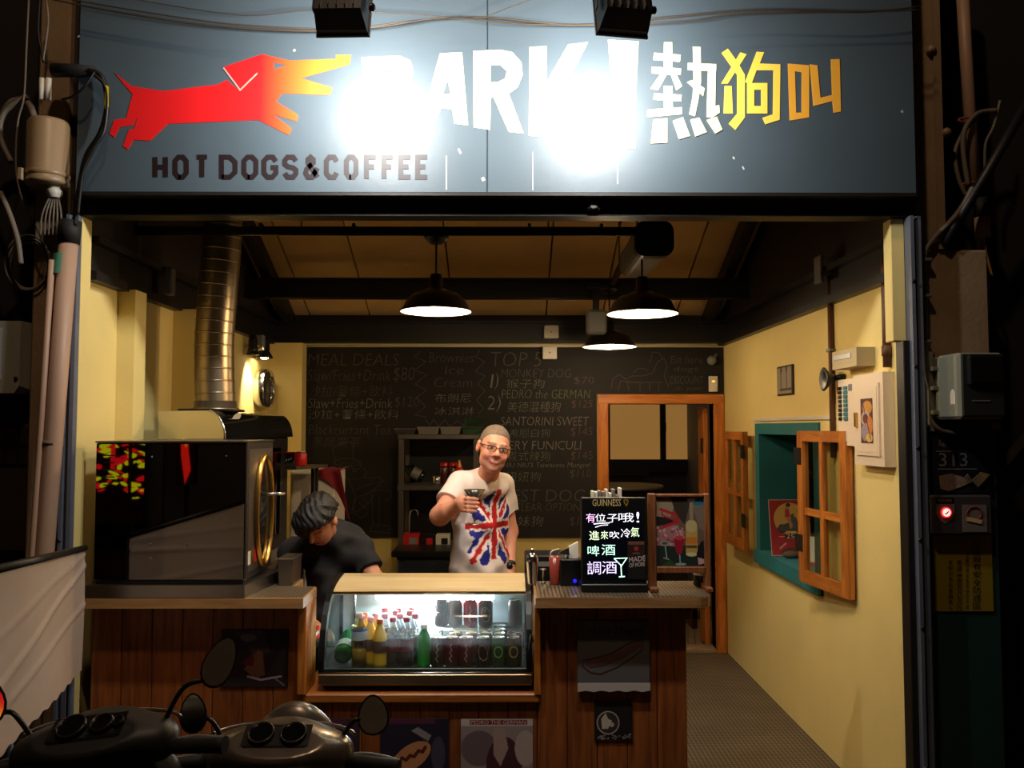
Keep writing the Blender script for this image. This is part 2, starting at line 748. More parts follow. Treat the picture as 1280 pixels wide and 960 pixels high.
mat('chrome', (200, 200, 200), 0.18, 1.0, vary=0.05)
mat('brushed steel', (150, 147, 142), 0.32, 1.0, vary=0.08, vscale=8, bump=0.03, bscale=120)
mat('black plastic', (16, 16, 17), 0.35, vary=0.1)
mat('black rubber', (18, 17, 17), 0.7, vary=0.15)
mat('white plastic', (222, 214, 198), 0.45, vary=0.05)
mat('grey plastic', (120, 118, 112), 0.55, vary=0.12)
mat('brass', (206, 160, 84), 0.3, 1.0)
mat('red paint', (186, 20, 26), 0.4, vary=0.08)


def mat_tread():
    """dark studded mat: rows of small raised pips"""
    m, nt, b = new_mat('studded mat')
    tc = nt.nodes.new('ShaderNodeTexCoord')
    mp = nt.nodes.new('ShaderNodeMapping')
    mp.inputs['Rotation'].default_value = (0, 0, math.radians(45))
    nt.links.new(tc.outputs['Object'], mp.inputs[0])
    ck = nt.nodes.new('ShaderNodeTexChecker')
    ck.inputs['Scale'].default_value = 60
    nt.links.new(mp.outputs[0], ck.inputs['Vector'])
    n = nt.nodes.new('ShaderNodeTexNoise')
    n.inputs['Scale'].default_value = 4
    nt.links.new(tc.outputs['Object'], n.inputs['Vector'])
    r = nt.nodes.new('ShaderNodeMix')
    r.data_type = 'RGBA'
    r.inputs['A'].default_value = (*lin((62, 50, 36)), 1)
    r.inputs['B'].default_value = (*lin((112, 96, 72)), 1)
    nt.links.new(ck.outputs['Fac'], r.inputs['Factor'])
    h = nt.nodes.new('ShaderNodeHueSaturation')
    mr = nt.nodes.new('ShaderNodeMapRange')
    mr.inputs['To Min'].default_value = 0.6
    mr.inputs['To Max'].default_value = 1.2
    nt.links.new(n.outputs['Fac'], mr.inputs['Value'])
    nt.links.new(mr.outputs[0], h.inputs['Value'])
    nt.links.new(r.outputs['Result'], h.inputs['Color'])
    nt.links.new(h.outputs[0], b.inputs['Base Color'])
    bp = nt.nodes.new('ShaderNodeBump')
    bp.inputs['Strength'].default_value = 0.5
    bp.inputs['Distance'].default_value = 0.004
    nt.links.new(ck.outputs['Fac'], bp.inputs['Height'])
    nt.links.new(bp.outputs[0], b.inputs['Normal'])
    b.inputs['Roughness'].default_value = 0.7
    MATS['studded mat'] = m


def mat_plate():
    """diamond tread plate of the counter tops"""
    m, nt, b = new_mat('tread plate')
    tc = nt.nodes.new('ShaderNodeTexCoord')
    mp = nt.nodes.new('ShaderNodeMapping')
    mp.inputs['Rotation'].default_value = (0, 0, math.radians(45))
    nt.links.new(tc.outputs['Object'], mp.inputs[0])
    ck = nt.nodes.new('ShaderNodeTexChecker')
    ck.inputs['Scale'].default_value = 85
    nt.links.new(mp.outputs[0], ck.inputs['Vector'])
    r = nt.nodes.new('ShaderNodeMix')
    r.data_type = 'RGBA'
    r.inputs['A'].default_value = (*lin((74, 62, 50)), 1)
    r.inputs['B'].default_value = (*lin((150, 132, 106)), 1)
    nt.links.new(ck.outputs['Fac'], r.inputs['Factor'])
    nt.links.new(r.outputs['Result'], b.inputs['Base Color'])
    b.inputs['Metallic'].default_value = 0.5
    b.inputs['Roughness'].default_value = 0.42
    bp = nt.nodes.new('ShaderNodeBump')
    bp.inputs['Strength'].default_value = 0.6
    bp.inputs['Distance'].default_value = 0.003
    nt.links.new(ck.outputs['Fac'], bp.inputs['Height'])
    nt.links.new(bp.outputs[0], b.inputs['Normal'])
    MATS['tread plate'] = m


def mat_tiles():
    m, nt, b = new_mat('small tiles')
    tc = nt.nodes.new('ShaderNodeTexCoord')
    mp = nt.nodes.new('ShaderNodeMapping')
    mp.inputs['Rotation'].default_value = (0, 0, math.radians(12))
    nt.links.new(tc.outputs['Object'], mp.inputs[0])
    br = nt.nodes.new('ShaderNodeTexBrick')
    br.offset = 0.0
    br.inputs['Color1'].default_value = (*lin((168, 142, 110)), 1)
    br.inputs['Color2'].default_value = (*lin((150, 126, 96)), 1)
    br.inputs['Mortar'].default_value = (*lin((58, 44, 34)), 1)
    br.inputs['Scale'].default_value = 9
    br.inputs['Mortar Size'].default_value = 0.03
    nt.links.new(mp.outputs[0], br.inputs['Vector'])
    nt.links.new(br.outputs['Color'], b.inputs['Base Color'])
    b.inputs['Roughness'].default_value = 0.4
    MATS['small tiles'] = m


mat_tread()
mat_plate()
mat_tiles()

struct('floor', MB().box(XL, XR, 3.3, YB, -0.1, 0.0), 'studded mat')
struct('wall_street_opposite', MB().box(-9, 9, -7.2, -7.0, 0, 5.5), mat('opposite plaster', (150, 138, 122), 0.85, vary=0.3, vscale=1.2))
struct('floor_street', MB().box(-9, 9, -9, 3.3, -0.1, -0.001), 'asphalt')
struct('floor_rear_room', MB().box(0.2, 1.96, YB, 9.2, -0.1, 0.004), 'small tiles')

# side walls: the painted part, its pilasters, and the dark boarding over it
wl = MB().box(XL - 0.14, XL, YF, YB, 0, ZP)
wl.box(XL, -1.72, 3.87, 3.99, 0, ZP).box(XL, -1.675, 4.51, 4.64, 0, ZP).box(XL, -1.54, 6.30, YB, 0, ZP)
wl.box(XL, -1.755, 3.44, 3.52, 0, 2.573)
struct('wall_left', wl, 'yellow plaster')
WY0, WY1, WZ0, WZ1 = 4.56, 5.54, 0.90, 1.66        # shuttered opening in the right-hand wall
wr = MB().box(XR, XR + 0.14, YF + 0.03, WY0 - 0.04, 0, ZP).box(XR, XR + 0.14, WY1 + 0.04, YB, 0, ZP)
wr.box(XR, XR + 0.14, WY0 - 0.04, WY1 + 0.04, 0, WZ0 - 0.04).box(XR, XR + 0.14, WY0 - 0.04, WY1 + 0.04, WZ1 + 0.04, ZP)
wr.rbox(1.60, XR, 3.46, 3.53, 2.06, 2.573, 0.003)
struct('wall_right', wr, 'yellow plaster')
up = MB().box(XL - 0.14, XL, YF, YB, ZP, 4.0)
struct('wall_left_upper', up, 'dark boarding')
struct('wall_right_upper', MB().box(XR, XR + 0.14, YF + 0.05, YB, ZP, 4.0), 'dark boarding')
DX0, DX1, DZ = 0.775, 1.585, 1.885                 # doorway in the rear wall
wb = MB().box(XL, DX0, YB, YB + 0.12, 0, ZP + 0.15).box(DX1, XR, YB, YB + 0.12, 0, ZP + 0.15).box(DX0, DX1, YB, YB + 0.12, DZ, ZP + 0.15)
struct('wall_back', wb, 'yellow plaster')
struct('wall_back_upper', MB().box(XL, XR, YB, YB + 0.12, ZP + 0.15, 2.8), 'dark boarding')

# sloping ceiling: panels between battens
ce = MB()
def slope(mb, x0, x1, y0, y1, t0, t1):
    vs = [(x, y, roof_z(y) + t) for t in (t0, t1) for y in (y0, y1) for x in (x0, x1)]
    return mb.add(vs, [(0, 2, 3, 1), (4, 5, 7, 6), (0, 1, 5, 4), (2, 6, 7, 3), (0, 4, 6, 2), (1, 3, 7, 5)])
ceil = struct('ceiling', slope(ce, XL - 0.1, XR + 0.1, 3.4, YB + 0.1, 0.05, 0.1), 'dark boarding')
seams = [XL + 0.02, -1.52, -1.06, -0.415, 0.30, 0.735, 1.30, XR - 0.02]
for a, b in zip(seams[:-1], seams[1:]):
    obj('panel', slope(MB(), a + 0.006, b - 0.006, 3.5, YB - 0.02, 0.0, 0.045), 'soffit panel', ceil)

# steelwork: side plates, rafters along the walls, purlins, lintel over the opening
def beam(name, label, mb, m='black steel', group=None):
    return tag(obj(name, mb, m), label, 'beam', group)
beam('wall_plate_beam', 'dark steel channel running along the top of the wall above the roasting oven',
     MB().box(XL, XL + 0.05, 3.56, YB, ZP - 0.01, ZP + 0.03).box(XL, XL + 0.02, 3.56, YB, ZP, ZP + 0.17).box(XL, XL + 0.06, 3.56, YB, ZP + 0.15, ZP + 0.18))
beam('wall_plate_beam', 'dark steel channel running along the top of the wall above the shuttered window',
     MB().box(XR - 0.05, XR, 3.56, YB, ZP - 0.01, ZP + 0.03).box(XR - 0.02, XR, 3.56, YB, ZP, ZP + 0.17).box(XR - 0.06, XR, 3.56, YB, ZP + 0.15, ZP + 0.18))
for x0, lb in ((XL + 0.10, 'sloping dark rafter over the duct side of the room'), (XR - 0.17, 'sloping dark rafter over the window side of the room')):
    beam('rafter', lb, slope(MB(), x0, x0 + 0.07, 3.56, YB, -0.115, -0.005))
beam('purlin', 'dark horizontal purlin crossing below the sloping ceiling panels',
     MB().box(XL + 0.002, XR - 0.002, 5.735, 5.765, 2.60, 2.715).box(XL + 0.002, XR - 0.002, 5.70, 5.80, 2.59, 2.605).box(XL + 0.002, XR - 0.002, 5.70, 5.80, 2.713, 2.726))
beam('rear_beam', 'dark steel beam along the top of the blackboard wall',
     MB().box(XL, XR, YB - 0.09, YB, 2.36, 2.50).box(XL, XR, YB - 0.13, YB, 2.35, 2.365).box(XL, XR, YB - 0.13, YB, 2.495, 2.51))
beam('lintel', 'dark steel lintel across the shop opening just below the painted signboard',
     MB().box(-1.79, 1.70, 3.46, 3.50, 2.585, 2.80).box(-1.79, 1.70, 3.43, 3.515, 2.575, 2.59).box(-1.79, 1.70, 3.42, 3.515, 2.64, 2.66))

# rear room behind the doorway
struct('wall_rear_room_back', MB().box(0.2, 2.1, 9.2, 9.3, 0, 2.6), mat('rear room wall', (58, 52, 44), 0.8, vary=0.15))
struct('wall_rear_room_right', MB().box(1.96, 2.1, YB + 0.12, 9.2, 0, 2.6), 'grey paint')
struct('wall_rear_room_left', MB().box(0.1, 0.2, YB + 0.12, 9.2, 0, 2.6), MATS['rear room wall'])
struct('ceiling_rear_room', MB().box(0.1, 2.1, YB + 0.12, 9.3, 2.6, 2.7), 'dark boarding')
win = MB()
wx0, wx1, wz0, wz1 = P(762, 540, 9.18).x, P(859, 540, 9.18).x, P(800, 574, 9.18).z, P(800, 504, 9.18).z
wm = P(827.5, 540, 9.18).x
win.box(wx0 - 0.06, wx1 + 0.05, 9.13, 9.2, wz0 - 0.14, wz0).box(wx0 - 0.06, wx1 + 0.05, 9.13, 9.2, wz1, wz1 + 0.06)
win.box(wx0 - 0.06, wx0, 9.13, 9.2, wz0, wz1).box(wx1, wx1 + 0.05, 9.13, 9.2, wz0, wz1).box(wm - 0.03, wm + 0.03, 9.11, 9.2, wz0, wz1)
w1 = struct('window_1', win, 'black steel')
fm, nt, b = new_mat('frosted pane')
n = nt.nodes.new('ShaderNodeTexNoise')
n.inputs['Scale'].default_value = 90
bp = nt.nodes.new('ShaderNodeBump')
bp.inputs['Strength'].default_value = 0.5
tcx = nt.nodes.new('ShaderNodeTexCoord')
nt.links.new(tcx.outputs['Object'], n.inputs['Vector'])
nt.links.new(n.outputs['Fac'], bp.inputs['Height'])
nt.links.new(bp.outputs[0], b.inputs['Normal'])
b.inputs['Base Color'].default_value = (*lin((180, 144, 88)), 1)
b.inputs['Roughness'].default_value = 0.35
b.inputs['Emission Color'].default_value = (*lin((206, 150, 78)), 1)
b.inputs['Emission Strength'].default_value = 0.36
MATS['frosted pane'] = fm
obj('pane', MB().box(wx0, wm - 0.03, 9.15, 9.17, wz0, wz1), 'frosted pane', w1)
obj('pane', MB().box(wm + 0.03, wx1, 9.15, 9.17, wz0, wz1), 'frosted pane', w1)
obj('window_latch', MB().rbox(wm - 0.005, wm + 0.03, 9.09, 9.11, 1.66, 1.76, 0.004), 'black plastic', w1)

# door frame in the rear wall: two stiles, head, and the sliding leaf's edge
dfr = thing('door_frame', 'orange pine frame round the doorway beside the blackboard', 'door frame', (1.18, YB, 0))
obj('stile', MB().rbox(0.693, DX0, YB - 0.03, YB + 0.13, 0.0, DZ + 0.07, 0.004), 'orange pine', dfr)
obj('stile', MB().rbox(DX1, XR - 0.005, YB - 0.03, YB + 0.13, 0.0, DZ + 0.07, 0.004), 'orange pine', dfr)
obj('head', MB().rbox(0.693, XR - 0.005, YB - 0.032, YB + 0.132, DZ, DZ + 0.072, 0.004), 'orange pine across', dfr)
obj('threshold', MB().rbox(DX0, DX1, YB - 0.03, YB + 0.14, 0.0, 0.03, 0.004), 'tan concrete', dfr)
dl = thing('door_leaf', 'narrow edge of the open pine door folded back in the doorway', 'door', (1.53, YB + 0.3, 0))
obj('leaf', MB().rbox(1.54, 1.58, YB + 0.145, YB + 0.33, 0.02, DZ - 0.02, 0.004), 'orange pine', dl)
obj('hinge', MB().rbox(1.530, 1.542, YB + 0.15, YB + 0.20, 1.50, 1.62, 0.002), 'black steel', dl)

# ------------------------------------------------------------------ the street front
YS = 3.36                                          # face of the signboard
pl0, pl1 = P(54, 100, 3.5).x, P(92, 100, 3.5).x
struct('pillar_left', MB().rbox(pl0, pl1, 3.46, 3.9, 0, 4.2, 0.01), 'tan concrete')
pr0, pr1 = 1.705, 2.03
struct('pillar_right', MB().rbox(pr0, pr1, 3.50, 3.9, P(1200, 525, 3.5).z, P(1200, 312, 3.5).z, 0.01).rbox(pr0, 1.835, 3.50, 3.9, P(1200, 312, 3.5).z, 4.2, 0.01).box(1.815, 1.845, 3.485, 3.51, P(1200, 312, 3.5).z, 4.2), 'tan concrete')
struct('pillar_right_base', MB().rbox(pr0, pr1 + 0.01, 3.495, 3.9, 0, P(1200, 525, 3.5).z, 0.008), 'pillar green')
struct('wall_street_left', MB().box(-5.5, pl0, 3.62, 3.9, 0, 4.2), 'dark wall')
struct('wall_street_right', MB().box(pr1, 5.5, 3.78, 4.0, 0, 4.2), 'dark wall')
struct('wall_street_upper', MB().box(-1.70, 1.62, 3.45, 3.54, 2.81, 5.2), 'dark wall')
struct('wall_street_upper_left', MB().box(-5.5, -1.95, 3.92, 4.0, 2.6, 5.2), 'dark wall')
struct('wall_street_upper_right', MB().box(1.85, 5.5, 3.92, 4.0, 2.6, 5.2), 'dark wall')


def rail(x0, x1, label):
    t = thing('shutter_rail', label, 'rail', ((x0 + x1) / 2, 3.45, 0))
    w_ = x1 - x0
    obj('channel', MB().box(x0, x0 + w_ * 0.30, 3.40, 3.47, 0, 2.572).box(x0 + w_ * 0.62, x1, 3.41, 3.47, 0, 2.572).box(x0, x1, 3.455, 3.47, 0, 2.572), 'rail steel', t)
    for z in (0.35, 0.9, 1.25, 1.62, 1.95, 2.3):
        obj('bolt', MB().lathe([(0.008, 0), (0.008, 0.005), (0.004, 0.008)], 8, (x0 + w_ * 0.15, 3.402, z), (1, 0, 0), (0, 0, 1), (0, -1, 0)), 'black steel', t)
rail(-1.800, -1.757, 'blue grey steel shutter rail beside the upright grey drain pipe')
rail(1.655, 1.703, 'blue grey steel shutter rail beside the concrete pillar with the meter')
tag(obj('black_post', MB().rbox(1.628, 1.655, 3.43, 3.50, 0, 2.06, 0.003), 'black steel'), 'slim black post at the street end of the yellow wall', 'post')

# ------------------------------------------------------------------ painted signboard
sign = thing('signboard', 'wide slate grey painted signboard with a red dog over the shop opening', 'sign', (0, YS, 2.655))
sm = mat('sign slate', (70, 82, 90), 0.42, vary=0.14, vscale=3.0, bump=0.06, bscale=20)
sx0, sx1, sz0, sz1 = P(97, 120, YS).x, P(1143, 120, YS).x, P(600, 241, YS).z, 3.95
seam = P(609, 200, YS).x
obj('sign_panel', MB().rbox(sx0, seam - 0.0012, YS, YS + 0.05, sz0, sz1, 0.003), sm, sign)
obj('sign_panel', MB().rbox(seam + 0.0012, sx1, YS, YS + 0.05, sz0, sz1, 0.003), sm, sign)
obj('edge_strip', MB().box(sx0, sx1, YS - 0.004, YS + 0.055, sz0 - 0.012, sz0), 'black steel', sign)
# scuffs in the paint
for px, py, dx, dy, w_ in ((558, 195, 0, 42, 1.6), (540, 165, 4, 5, 2.2), (573, 186, 3, 6, 2.5), (603, 222, 2, 4, 4), (666, 190, 0, 48, 0.9), (709, 184, 3, 22, 1.0), (726, 186, 9, 25, 1.0), (772, 196, 0, 34, 1.4), (916, 196, 2, 3, 2), (928, 208, 2, 4, 2), (367, 62, 2, 2, 3), (98, 45, 1, 1, 3), (1127, 138, 1, 3, 3)):
    a, b_ = P(px, py, YS), P(px + dx, py + dy, YS)
    obj('scuff', stroke_ribbon(MB(), [(a.x, a.z), (b_.x, b_.z)], w_ * YS / FPX, frame_y(YS), 0.0008), mat('scuff', (186, 186, 180), 0.6), sign)

FS = frame_y(YS)
def sxz(pts, s=1.0, ox=0.0, oy=0.0):
    return [((q := P(ox + x * s, oy + y * s, YS)).x, q.z) for x, y in pts]
C2 = dict(s=0.3125, ox=300.0)
C3 = dict(s=0.3125, ox=680.0)
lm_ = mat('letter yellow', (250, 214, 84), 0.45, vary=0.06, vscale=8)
lp_ = mat('letter glare cream', (255, 240, 178), 0.45, vary=0.04, vscale=8)  # yellow letters paled to cream: floodlight overexposure put into the colour
lo_ = mat('letter dim amber', (240, 170, 56), 0.45, vary=0.06, vscale=8)  # same yellow deepened to amber: the dimmer light there is painted in
def letter(polys, m=lm_, name='letter'):
    mb = MB()
    for k, (poly, holes, kw) in enumerate(polys):
        mb.prism(sxz(poly, **kw), FS, 0, 0.0022 + 0.0002 * k, [sxz(h, **kw) for h in holes])
    return obj(name, mb, m, sign)
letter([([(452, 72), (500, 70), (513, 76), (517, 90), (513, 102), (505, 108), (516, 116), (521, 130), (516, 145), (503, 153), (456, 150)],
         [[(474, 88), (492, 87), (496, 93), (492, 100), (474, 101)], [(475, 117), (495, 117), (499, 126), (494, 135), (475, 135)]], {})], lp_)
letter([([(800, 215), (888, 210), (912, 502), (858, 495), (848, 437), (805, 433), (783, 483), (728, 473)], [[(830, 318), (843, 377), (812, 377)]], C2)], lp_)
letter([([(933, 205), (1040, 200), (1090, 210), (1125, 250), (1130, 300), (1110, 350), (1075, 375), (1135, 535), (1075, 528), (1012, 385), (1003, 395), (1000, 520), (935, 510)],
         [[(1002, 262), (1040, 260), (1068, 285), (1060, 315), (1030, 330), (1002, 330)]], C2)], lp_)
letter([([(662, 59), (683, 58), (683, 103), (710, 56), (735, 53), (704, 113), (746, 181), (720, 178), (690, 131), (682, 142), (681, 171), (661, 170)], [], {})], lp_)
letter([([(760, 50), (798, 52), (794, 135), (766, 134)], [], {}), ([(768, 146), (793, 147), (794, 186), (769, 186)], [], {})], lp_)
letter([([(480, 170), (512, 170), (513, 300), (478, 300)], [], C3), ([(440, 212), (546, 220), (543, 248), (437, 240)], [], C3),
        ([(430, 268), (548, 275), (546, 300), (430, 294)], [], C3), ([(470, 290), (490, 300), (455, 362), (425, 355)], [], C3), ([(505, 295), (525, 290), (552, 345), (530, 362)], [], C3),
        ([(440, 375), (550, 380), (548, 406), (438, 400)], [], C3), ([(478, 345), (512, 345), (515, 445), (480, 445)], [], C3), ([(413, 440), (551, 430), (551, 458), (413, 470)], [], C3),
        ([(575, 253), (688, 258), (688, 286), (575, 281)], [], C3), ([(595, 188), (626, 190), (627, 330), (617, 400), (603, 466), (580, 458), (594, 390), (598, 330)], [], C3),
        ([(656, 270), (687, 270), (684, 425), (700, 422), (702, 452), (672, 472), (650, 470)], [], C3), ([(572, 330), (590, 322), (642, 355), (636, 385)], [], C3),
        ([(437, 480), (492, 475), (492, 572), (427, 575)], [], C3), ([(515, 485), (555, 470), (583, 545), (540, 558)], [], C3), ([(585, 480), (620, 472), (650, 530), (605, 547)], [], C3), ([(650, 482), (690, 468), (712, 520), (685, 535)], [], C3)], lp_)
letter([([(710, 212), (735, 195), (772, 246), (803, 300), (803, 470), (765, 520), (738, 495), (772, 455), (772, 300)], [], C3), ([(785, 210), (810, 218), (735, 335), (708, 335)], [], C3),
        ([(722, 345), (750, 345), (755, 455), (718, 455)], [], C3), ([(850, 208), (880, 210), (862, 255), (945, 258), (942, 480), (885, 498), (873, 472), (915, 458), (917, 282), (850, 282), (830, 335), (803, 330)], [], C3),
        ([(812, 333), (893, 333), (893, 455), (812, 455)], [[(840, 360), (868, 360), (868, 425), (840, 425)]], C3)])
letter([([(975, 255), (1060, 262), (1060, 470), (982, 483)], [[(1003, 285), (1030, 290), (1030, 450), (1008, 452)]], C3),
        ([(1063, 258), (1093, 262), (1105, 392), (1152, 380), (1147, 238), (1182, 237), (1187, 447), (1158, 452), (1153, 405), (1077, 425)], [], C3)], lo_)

# the running dachshund: red body warming to orange at the muzzle
dm, nt, b = new_mat('dog red')
tc = nt.nodes.new('ShaderNodeTexCoord')
sp = nt.nodes.new('ShaderNodeSeparateXYZ')
nt.links.new(tc.outputs['Object'], sp.inputs[0])
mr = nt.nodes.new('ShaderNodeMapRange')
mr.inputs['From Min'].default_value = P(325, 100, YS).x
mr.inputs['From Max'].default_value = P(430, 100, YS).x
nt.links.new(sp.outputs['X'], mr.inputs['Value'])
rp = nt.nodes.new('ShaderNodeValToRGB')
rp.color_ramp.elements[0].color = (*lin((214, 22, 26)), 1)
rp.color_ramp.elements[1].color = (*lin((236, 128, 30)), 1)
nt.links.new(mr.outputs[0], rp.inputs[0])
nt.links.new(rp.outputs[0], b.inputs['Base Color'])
b.inputs['Roughness'].default_value = 0.45
dog = [(143, 91), (165, 108), (205, 114), (245, 109), (272, 106), (284, 100), (300, 114), (322, 93), (328, 68), (362, 76), (420, 74), (420, 69), (439, 69), (437, 81), (377, 98), (416, 110), (412, 119), (353, 117),
       (345, 127), (373, 144), (371, 152), (341, 143), (365, 161), (361, 169), (323, 150), (300, 151), (210, 155), (188, 176), (167, 175), (160, 187), (154, 183), (161, 163), (168, 161), (173, 145), (166, 157), (150, 159), (143, 172), (137, 167), (143, 150), (158, 148), (166, 118)]
ear = [(280, 84), (328, 68), (336, 76), (322, 92), (301, 112)]
db = MB()
db.prism(sxz(dog), FS, 0, 0.0022, [sxz([(342, 78), (359, 82), (343, 87)])])
obj('dog', db, dm, sign)
obj('dog_ear', MB().prism(sxz(ear), FS, 0, 0.003), dm, sign)
eo = MB()
stroke_ribbon(eo, sxz([(279.5, 85), (300.5, 113), (322, 92)]), 0.006, FS, 0.0036)
obj('dog_ear_outline', eo, mat('outline grey', (170, 150, 140), 0.6), sign)

# small capitals under the dog
GL = {'H': [[(0, 0), (0, 1)], [(1, 0), (1, 1)], [(0, .5), (1, .5)]], 'O': [[(.3, 0), (.7, 0), (1, .2), (1, .8), (.7, 1), (.3, 1), (0, .8), (0, .2), (.3, 0), (.5, 0)]], 'T': [[(0, 1), (1, 1)], [(.5, 0), (.5, 1)]],
      'D': [[(0, 0), (.6, 0), (1, .25), (1, .75), (.6, 1), (0, 1), (0, -.08)]], 'G': [[(1, .78), (.75, 1), (.3, 1), (0, .8), (0, .2), (.3, 0), (.7, 0), (1, .2), (1, .48), (.55, .48)]],
      'S': [[(1, .8), (.75, 1), (.25, 1), (0, .82), (0, .65), (.25, .53), (.75, .47), (1, .35), (1, .18), (.75, 0), (.25, 0), (0, .2)]],
      '&': [[(1, 0), (.2, .72), (.2, .88), (.42, 1), (.65, .88), (.65, .72), (.1, .4), (0, .2), (.2, 0), (.55, 0), (1, .45)]], 'C': [[(1, .78), (.75, 1), (.3, 1), (0, .8), (0, .2), (.3, 0), (.75, 0), (1, .22)]],
      'F': [[(1, 1), (0, 1), (0, -.08)], [(0, .52), (.8, .52)]], 'E': [[(1, 1), (0, 1), (0, 0), (1, 0)], [(0, .52), (.8, .52)]]}
cm_ = mat('letter maroon', (24, 5, 9), 0.5, vary=0.3, vscale=30)
for ch, x0, x1 in zip('HOTDOGS&COFFEE', (191, 216, 243, 274, 302, 327, 353, 379, 405, 430, 455, 477, 498, 519), (210, 236, 262, 297, 323, 348, 373, 400, 424, 448, 473, 494, 516, 537)):
    mb = MB()
    for k, st in enumerate(GL[ch]):
        stroke_ribbon(mb, sxz([(x0 + 3 + (x1 - x0 - 6) * a, 221.5 - 25 * b_) for a, b_ in st]), 0.0205, FS, 0.0015 + 0.0003 * k)
    obj('letter', mb, cm_, sign)

# ------------------------------------------------------------------ the counter
ZC = 1.012
YPK = 3.545                                        # face of the boarding
cl = thing('counter_section', 'tall boarded counter section under the roasting oven', 'counter', (-1.27, 3.6, 0))
cm2 = thing('counter_section', 'low boarded counter section under the glass drinks case', 'counter', (-0.35, 3.6, 0))
cr = thing('counter_section', 'tall boarded counter section under the light-up writing board', 'counter', (0.43, 3.6, 0))
def planks(par, x0, x1, z1, n):
    wd = (x1 - x0) / n
    for i in range(n):
        obj('plank', MB().rbox(x0 + i * wd + 0.0012, x0 + (i + 1) * wd - 0.0012, YPK + rnd.uniform(0, 0.0015), YPK + 0.018, 0.004, z1, 0.003), 'plank pine', par)
planks(cl, -1.725, -0.845, ZC - 0.045, 7)
planks(cm2, -0.845, 0.125, 0.568, 8)
planks(cr, 0.125, 0.748, ZC - 0.045, 5)
obj('carcass', MB().box(-1.70, -0.86, YPK + 0.019, 3.70, 0, ZC - 0.045).box(-1.655, -1.22, 3.70, 5.1, 0, ZC - 0.045), 'dark boarding', cl)
obj('carcass', MB().box(-0.84, 0.12, YPK + 0.019, 4.05, 0, 0.565), 'dark boarding', cm2)
obj('carcass', MB().box(0.13, 0.73, YPK + 0.019, 3.79, 0, ZC - 0.045), 'dark boarding', cr)
for k in range(2):
    obj('plank', MB().rbox(0.731, 0.749, YPK + 0.02 + k * 0.115, YPK + 0.132 + k * 0.115, 0.004, ZC - 0.045, 0.003), 'plank pine', cr)
obj('corner_post', MB().rbox(-0.862, -0.826, 3.505, 3.69, 0.607, ZC - 0.043, 0.004), 'orange pine', cl)
obj('corner_post', MB().rbox(0.112, 0.140, 3.52, 3.79, 0.60, ZC - 0.04, 0.004), 'orange pine', cr)
obj('ledge', MB().rbox(-0.862, 0.135, 3.524, 4.06, 0.568, 0.606, 0.006), 'orange pine across', cm2)


def top(par, poly):
    fr = (Vector((0, 0, 0)), Vector((1, 0, 0)), Vector((0, 1, 0)), Vector((0, 0, 1)))
    cx = sum(p[0] for p in poly) / len(poly)
    cy = sum(p[1] for p in poly) / len(poly)
    obj('counter_top', MB().prism(poly, fr, ZC - 0.042, ZC - 0.002), 'counter edge', par)
    obj('tread_plate', MB().prism([(cx + (x - cx) * 0.985, cy + (y - cy) * 0.97) for x, y in poly], fr, ZC - 0.003, ZC), 'tread plate', par)
top(cl, [(-1.715, 3.45), (-0.826, 3.45), (-0.826, 3.69), (-0.93, 3.69), (-0.93, 3.88), (-1.20, 3.88), (-1.20, 5.15), (-1.66, 5.15), (-1.66, 3.86), (-1.715, 3.86)])
arc = [(0.84 - 0.07 + 0.07 * math.sin(a), 3.45 + 0.07 - 0.07 * math.cos(a)) for a in [math.radians(15 * i) for i in range(7)]]
top(cr, [(0.115, 3.45)] + arc + [(0.84, 3.83), (0.115, 3.83)])
obj('bracket', MB().rbox(0.77, 0.80, 3.55, 3.79, 0.86, ZC - 0.042, 0.004).rbox(0.749, 0.80, 3.55, 3.79, 0.90, 0.94, 0.004), 'orange pine', cr)

# ================================================================== lamps
def spline(pts, n=8):
    pts = [Vector(p) for p in pts]
    out = []
    for i in range(len(pts) - 1):
        p0, p1, p2, p3 = pts[max(i - 1, 0)], pts[i], pts[i + 1], pts[min(i + 2, len(pts) - 1)]
        for k in range(n):
            t = k / n
            out.append(0.5 * ((2 * p1) + (p2 - p0) * t + (2 * p0 - 5 * p1 + 4 * p2 - p3) * t * t + (3 * p1 - p0 - 3 * p2 + p3) * t ** 3))
    out.append(pts[-1])
    return out


emit('flood lens', (255, 250, 240), 30.0)
emit('bulb glow', (255, 226, 180), 60.0)
mat('enamel black', (24, 20, 18), 0.3, vary=0.1)
mat('enamel white', (238, 232, 220), 0.4)


